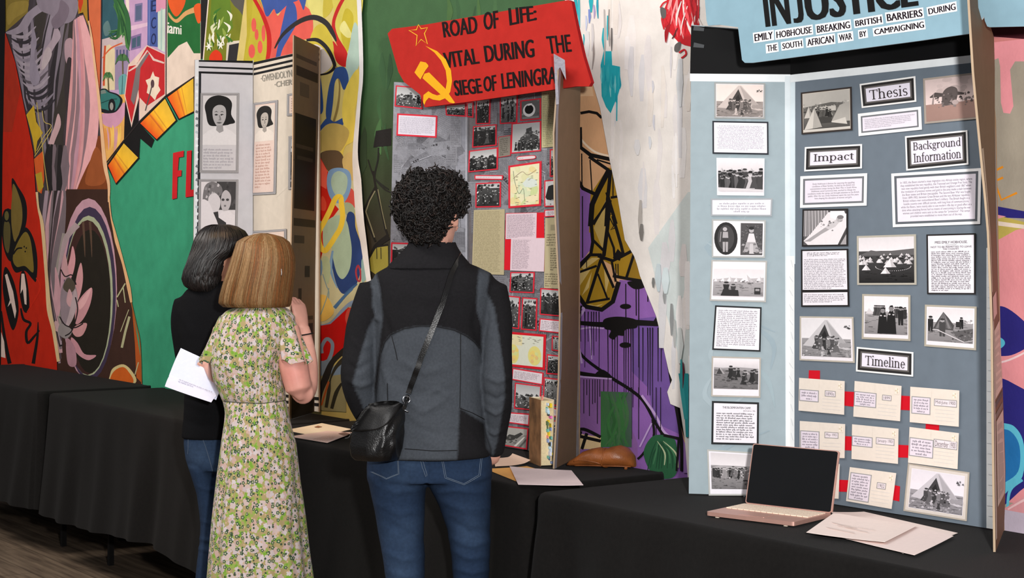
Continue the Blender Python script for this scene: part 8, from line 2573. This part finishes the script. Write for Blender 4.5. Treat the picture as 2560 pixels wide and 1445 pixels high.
M_HAIRB = hair_material('blonde_hair', .55, .25)
rg = random.Random(21)
hb = [(583, 650, 668, .012, .0), (586, 634, 682, .034, .0), (592, 614, 704, .058, .0), (604, 594, 720, .082, 0), (622, 589, 729, .099, 0), (645, 582, 735, .106, -.002), (680, 571, 735, .106, -.004), (710, 561, 731, .102, -.008), (740, 553, 728, .094, -.012), (758, 551, 726, .088, -.014), (767, 562, 722, .078, -.014)]
a_, b_2 = straight_hair(hb, D, D + .004, .45, (Z_(630, D), .95), 6500,
                        [(98, 68, 40), (108, 76, 44), (138, 84, 44), (126, 82, 46), (122, 90, 54), (134, 100, 62), (142, 106, 68), (150, 116, 78), (160, 128, 90)], rg, base=(104, 74, 44), width=.0010)
merge_colored('hair', [a_, b_2], M_HAIRB, GIR)
fe = P3(702, 662, D - .095)
# loose wisp and earring
tube('earring', [P3(703, 672, 5.350), P3(704, 682, 5.350), P3(703, 690, 5.350)], .0009, M_METAL, GIR)

# the sheets she holds out in front of her
def held(pts, dep, label, col, grp):
    A = [depth_at(px, py, d) for (px, py), d in zip(pts, dep)]
    n = 8; V = []
    for j in range(n + 1):
        for i in range(n + 1):
            u, v = i / n, j / n
            p = A[0].lerp(A[1], u).lerp(A[3].lerp(A[2], u), v)
            V.append(p + Vector((0, -.006 * math.sin(u * 3.14), .004 * math.sin(v * 3.14))))
    m = len(V); F = []
    top = [tuple(v) for v in V]; bot = [tuple(v + Vector((0, .0006, -.0003))) for v in V]
    for j in range(n):
        for i in range(n):
            a = j * (n + 1) + i
            F.append((a, a + 1, a + n + 2, a + n + 1)); F.append((m + a, m + a + n + 1, m + a + n + 2, m + a + 1))
    me = bpy.data.meshes.new('paper_sheet'); me.from_pydata(top + bot, [], F); me.update()
    ca = me.color_attributes.new('Col', 'FLOAT_COLOR', 'POINT'); ca.data.foreach_set('color', [x for _ in range(2 * m) for x in lin(col)])
    return tag(link_mesh('paper_sheet', me, M_PRINT), label, 'paper', grp), A
G_HELD = 'sheets held by the person in the floral dress'
o, A = held([(452, 870), (575, 925), (540, 1000), (422, 940)], [5.680, 5.620, 5.560, 5.630], 'back sheet of the two held out by the person in the floral dress', (218, 222, 240), G_HELD)
o, A = held([(425, 937), (548, 985), (528, 1006), (412, 966)], [5.618, 5.573, 5.552, 5.604], 'front sheet with two typed lines, held by the person in the floral dress', (226, 224, 238), G_HELD)
class Four:
    """a small flat patch given by four corners (u, v)"""
    def __init__(self, A): self.A = A; self.n = (A[1] - A[0]).cross(A[3] - A[0]).normalized(); self.n = self.n if self.n.y < 0 else -self.n
    def at(self, u, v, off=0): return self.A[0].lerp(self.A[1], u).lerp(self.A[3].lerp(self.A[2], u), v) + self.n * (off + .0075) + Vector((0, 0, .0035))
fpaint = Paint(Four(A), 0, 3e-5)
typed(fpaint, [(.22, .1), (.95, .1), (.95, .42), (.22, .42)], 2, random.Random(9), (150, 150, 170), .96, 60)
fpaint.build('print', M_PRINT, o)

# ------------------------------------------------------------------ the girl in black behind her
D = 5.84
GI2 = empty('person', (X_(540, D), D, 0), 'person with wavy black hair, black sweater and blue jeans, partly behind the floral dress', 'person', 'visitors reading the boards')
sw = [(700, 500, 570, .05), (712, 484, 592, .062), (726, 466, 606, .078), (745, 452, 616, .092), (775, 446, 622, .1), (830, 448, 620, .104), (880, 456, 614, .1), (940, 464, 608, .094), (1000, 463, 604, .092), (1060, 458, 602, .098), (1088, 456, 602, .102), (1094, 456, 602, .1)]
S = Solid()
S.loft(rows_px(sw, D))
S.tube([P3(470, 748, D), P3(458, 800, D), P3(462, 860, D + .01), P3(470, 905, D + .02), P3(490, 935, D + .07), P3(530, 940, D + .16)], [.046, .043, .040, .038, .034, .028], 16)
S.tube([P3(600, 748, D), P3(616, 810, D), P3(618, 880, D + .01), P3(606, 920, D + .06), P3(570, 935, D + .16)], [.046, .043, .040, .034, .028], 16)
me = S.fuse(.006, 5)
crease(me, [([(470, 900), (510, 940), (560, 950)], 10, .005), ([(460, 1000), (510, 1020), (560, 1010)], 10, .005), ([(460, 1050), (500, 1065), (550, 1060)], 9, -.004), ([(450, 780), (480, 830), (500, 900)], 10, .004)], .8, .0012, 12)
smooth_shade(me)
link_mesh('sweater', me, M_KNIT, GI2)
S = Solid()
S.loft(rows_px([(1075, 462, 598, .092), (1110, 461, 602, .1), (1145, 466, 604, .104), (1172, 474, 602, .102)], D))
j1 = [(1160, 472, 540, .098), (1190, 482, 541, .09), (1230, 494, 546, .08), (1300, 503, 553, .068), (1350, 501, 551, .062), (1400, 494, 546, .062), (1445, 490, 542, .062), (1500, 489, 538, .058), (1536, 490, 534, .055)]
j2 = [(1160, 534, 604, .098), (1190, 538, 602, .09), (1230, 546, 600, .08), (1300, 555, 604, .068), (1350, 553, 601, .062), (1400, 548, 598, .062), (1445, 544, 594, .062), (1500, 543, 590, .058), (1536, 543, 587, .055)]
for L in (j1, j2): S.loft(rows_px(L, D), 28)
me = S.fuse(.006, 5)
crease(me, [([(495, 1215), (520, 1225), (545, 1220)], 5, .005), ([(500, 1300), (525, 1310), (550, 1300)], 5, .004), ([(498, 1345), (520, 1352), (548, 1340)], 5, .005), ([(495, 1370), (520, 1378), (545, 1365)], 5, .005), ([(475, 1160), (510, 1180), (545, 1170)], 6, -.004)], .8, .001, 14)
def d2col(v):
    t = .5 + .5 * noise.noise(v.co * 8) + .25 * noise.noise(v.co * 30)
    q = to_px(v.co)
    w = max(0, .55 * math.exp(-((q[0] - 495) ** 2 + (q[1] - 1130) ** 2) / 45 ** 2)) * t + .12 * t
    return tuple(dn[i] * (1 - w) + dl[i] * w for i in range(3)) + (1,)
set_colors(me, d2col); smooth_shade(me)
j_ = link_mesh('jeans', me, M_DENIM, GI2)
d2 = WSkin(me, GI2.location)
for q_ in ([(471, 1092), (471, 1120), (470, 1135)], [(505, 1092), (515, 1120), (524, 1150), (534, 1185)]):
    join_tubes('stitching', [d2.path(q_, 4, .0012)], .0008, M_THREAD, j_, 4)
S = Solid()
S.loft(rows_px([(690, 508, 562, .044)] + shr(sw[3:-1], .84), D))
S.loft(rows_px(shr([(1075, 462, 598, .092), (1150, 466, 604, .1)], .84), D))
for L in (j1, j2): S.loft(rows_px(shr(L, .78), D), 24)
hcd = Vector((X_(556, D), D + .012, Z_(722, D)))
Rd, Pd = head_parts(S, hcd, .205, -.80, -.05)
S.tube([Vector((X_(535, D), D - .01, Z_(735, D))), Vector((X_(540, D), D, Z_(700, D))), Vector((X_(546, D), D, Z_(660, D)))], [.05, .045, .05], 16, 3)
for s, w in ((-1, (530, 940)), (1, (570, 935))):
    S.tube([P3(w[0] - s * -12, w[1], D + .12), P3(w[0], w[1], D + .16), P3(w[0] - s * 4, w[1] - 2, D + .2)], [.024, .021, .019], 12)
    hand_parts(S, P3(w[0] - s * 4, w[1] - 2, D + .2), (-s * .5, .8, .1), (-.1, .1, 1), -s, .6, .145)
me = S.fuse(.005, 3); smooth_shade(me)
set_colors(me, face_colors(Pd, Rd, (206, 150, 124), (168, 92, 86), (34, 26, 22), (44, 30, 24)))
link_mesh('body', me, M_SKIN, GI2)
for x in (512, 565): shoe(GI2, (X_(x, D), D + .03, 0), -.3, .23)
rd = random.Random(31)
hd = [(561, 530, 572, .026, 0), (566, 514, 592, .054, 0), (578, 500, 610, .080, 0), (598, 489, 622, .1, 0), (625, 481, 612, .108, 0), (650, 475, 572, .106, -.004), (680, 463, 560, .104, -.01), (696, 462, 556, .098, -.014), (712, 470, 552, .088, -.018), (724, 490, 546, .07, -.02)]
a_, b_2 = straight_hair(hd, D, D + .004, .80, (Z_(618, D), 1.0), 1900, [(24, 21, 20), (30, 26, 25), (18, 16, 16), (38, 32, 30), (26, 23, 23)], rd, wave=.10, curl=.010, base=(18, 16, 15), width=.0018, tips=.1)
M_HAIRK = hair_material('black_wavy_hair', .4, .4)
merge_colored('hair', [a_, b_2], M_HAIRK, GI2)
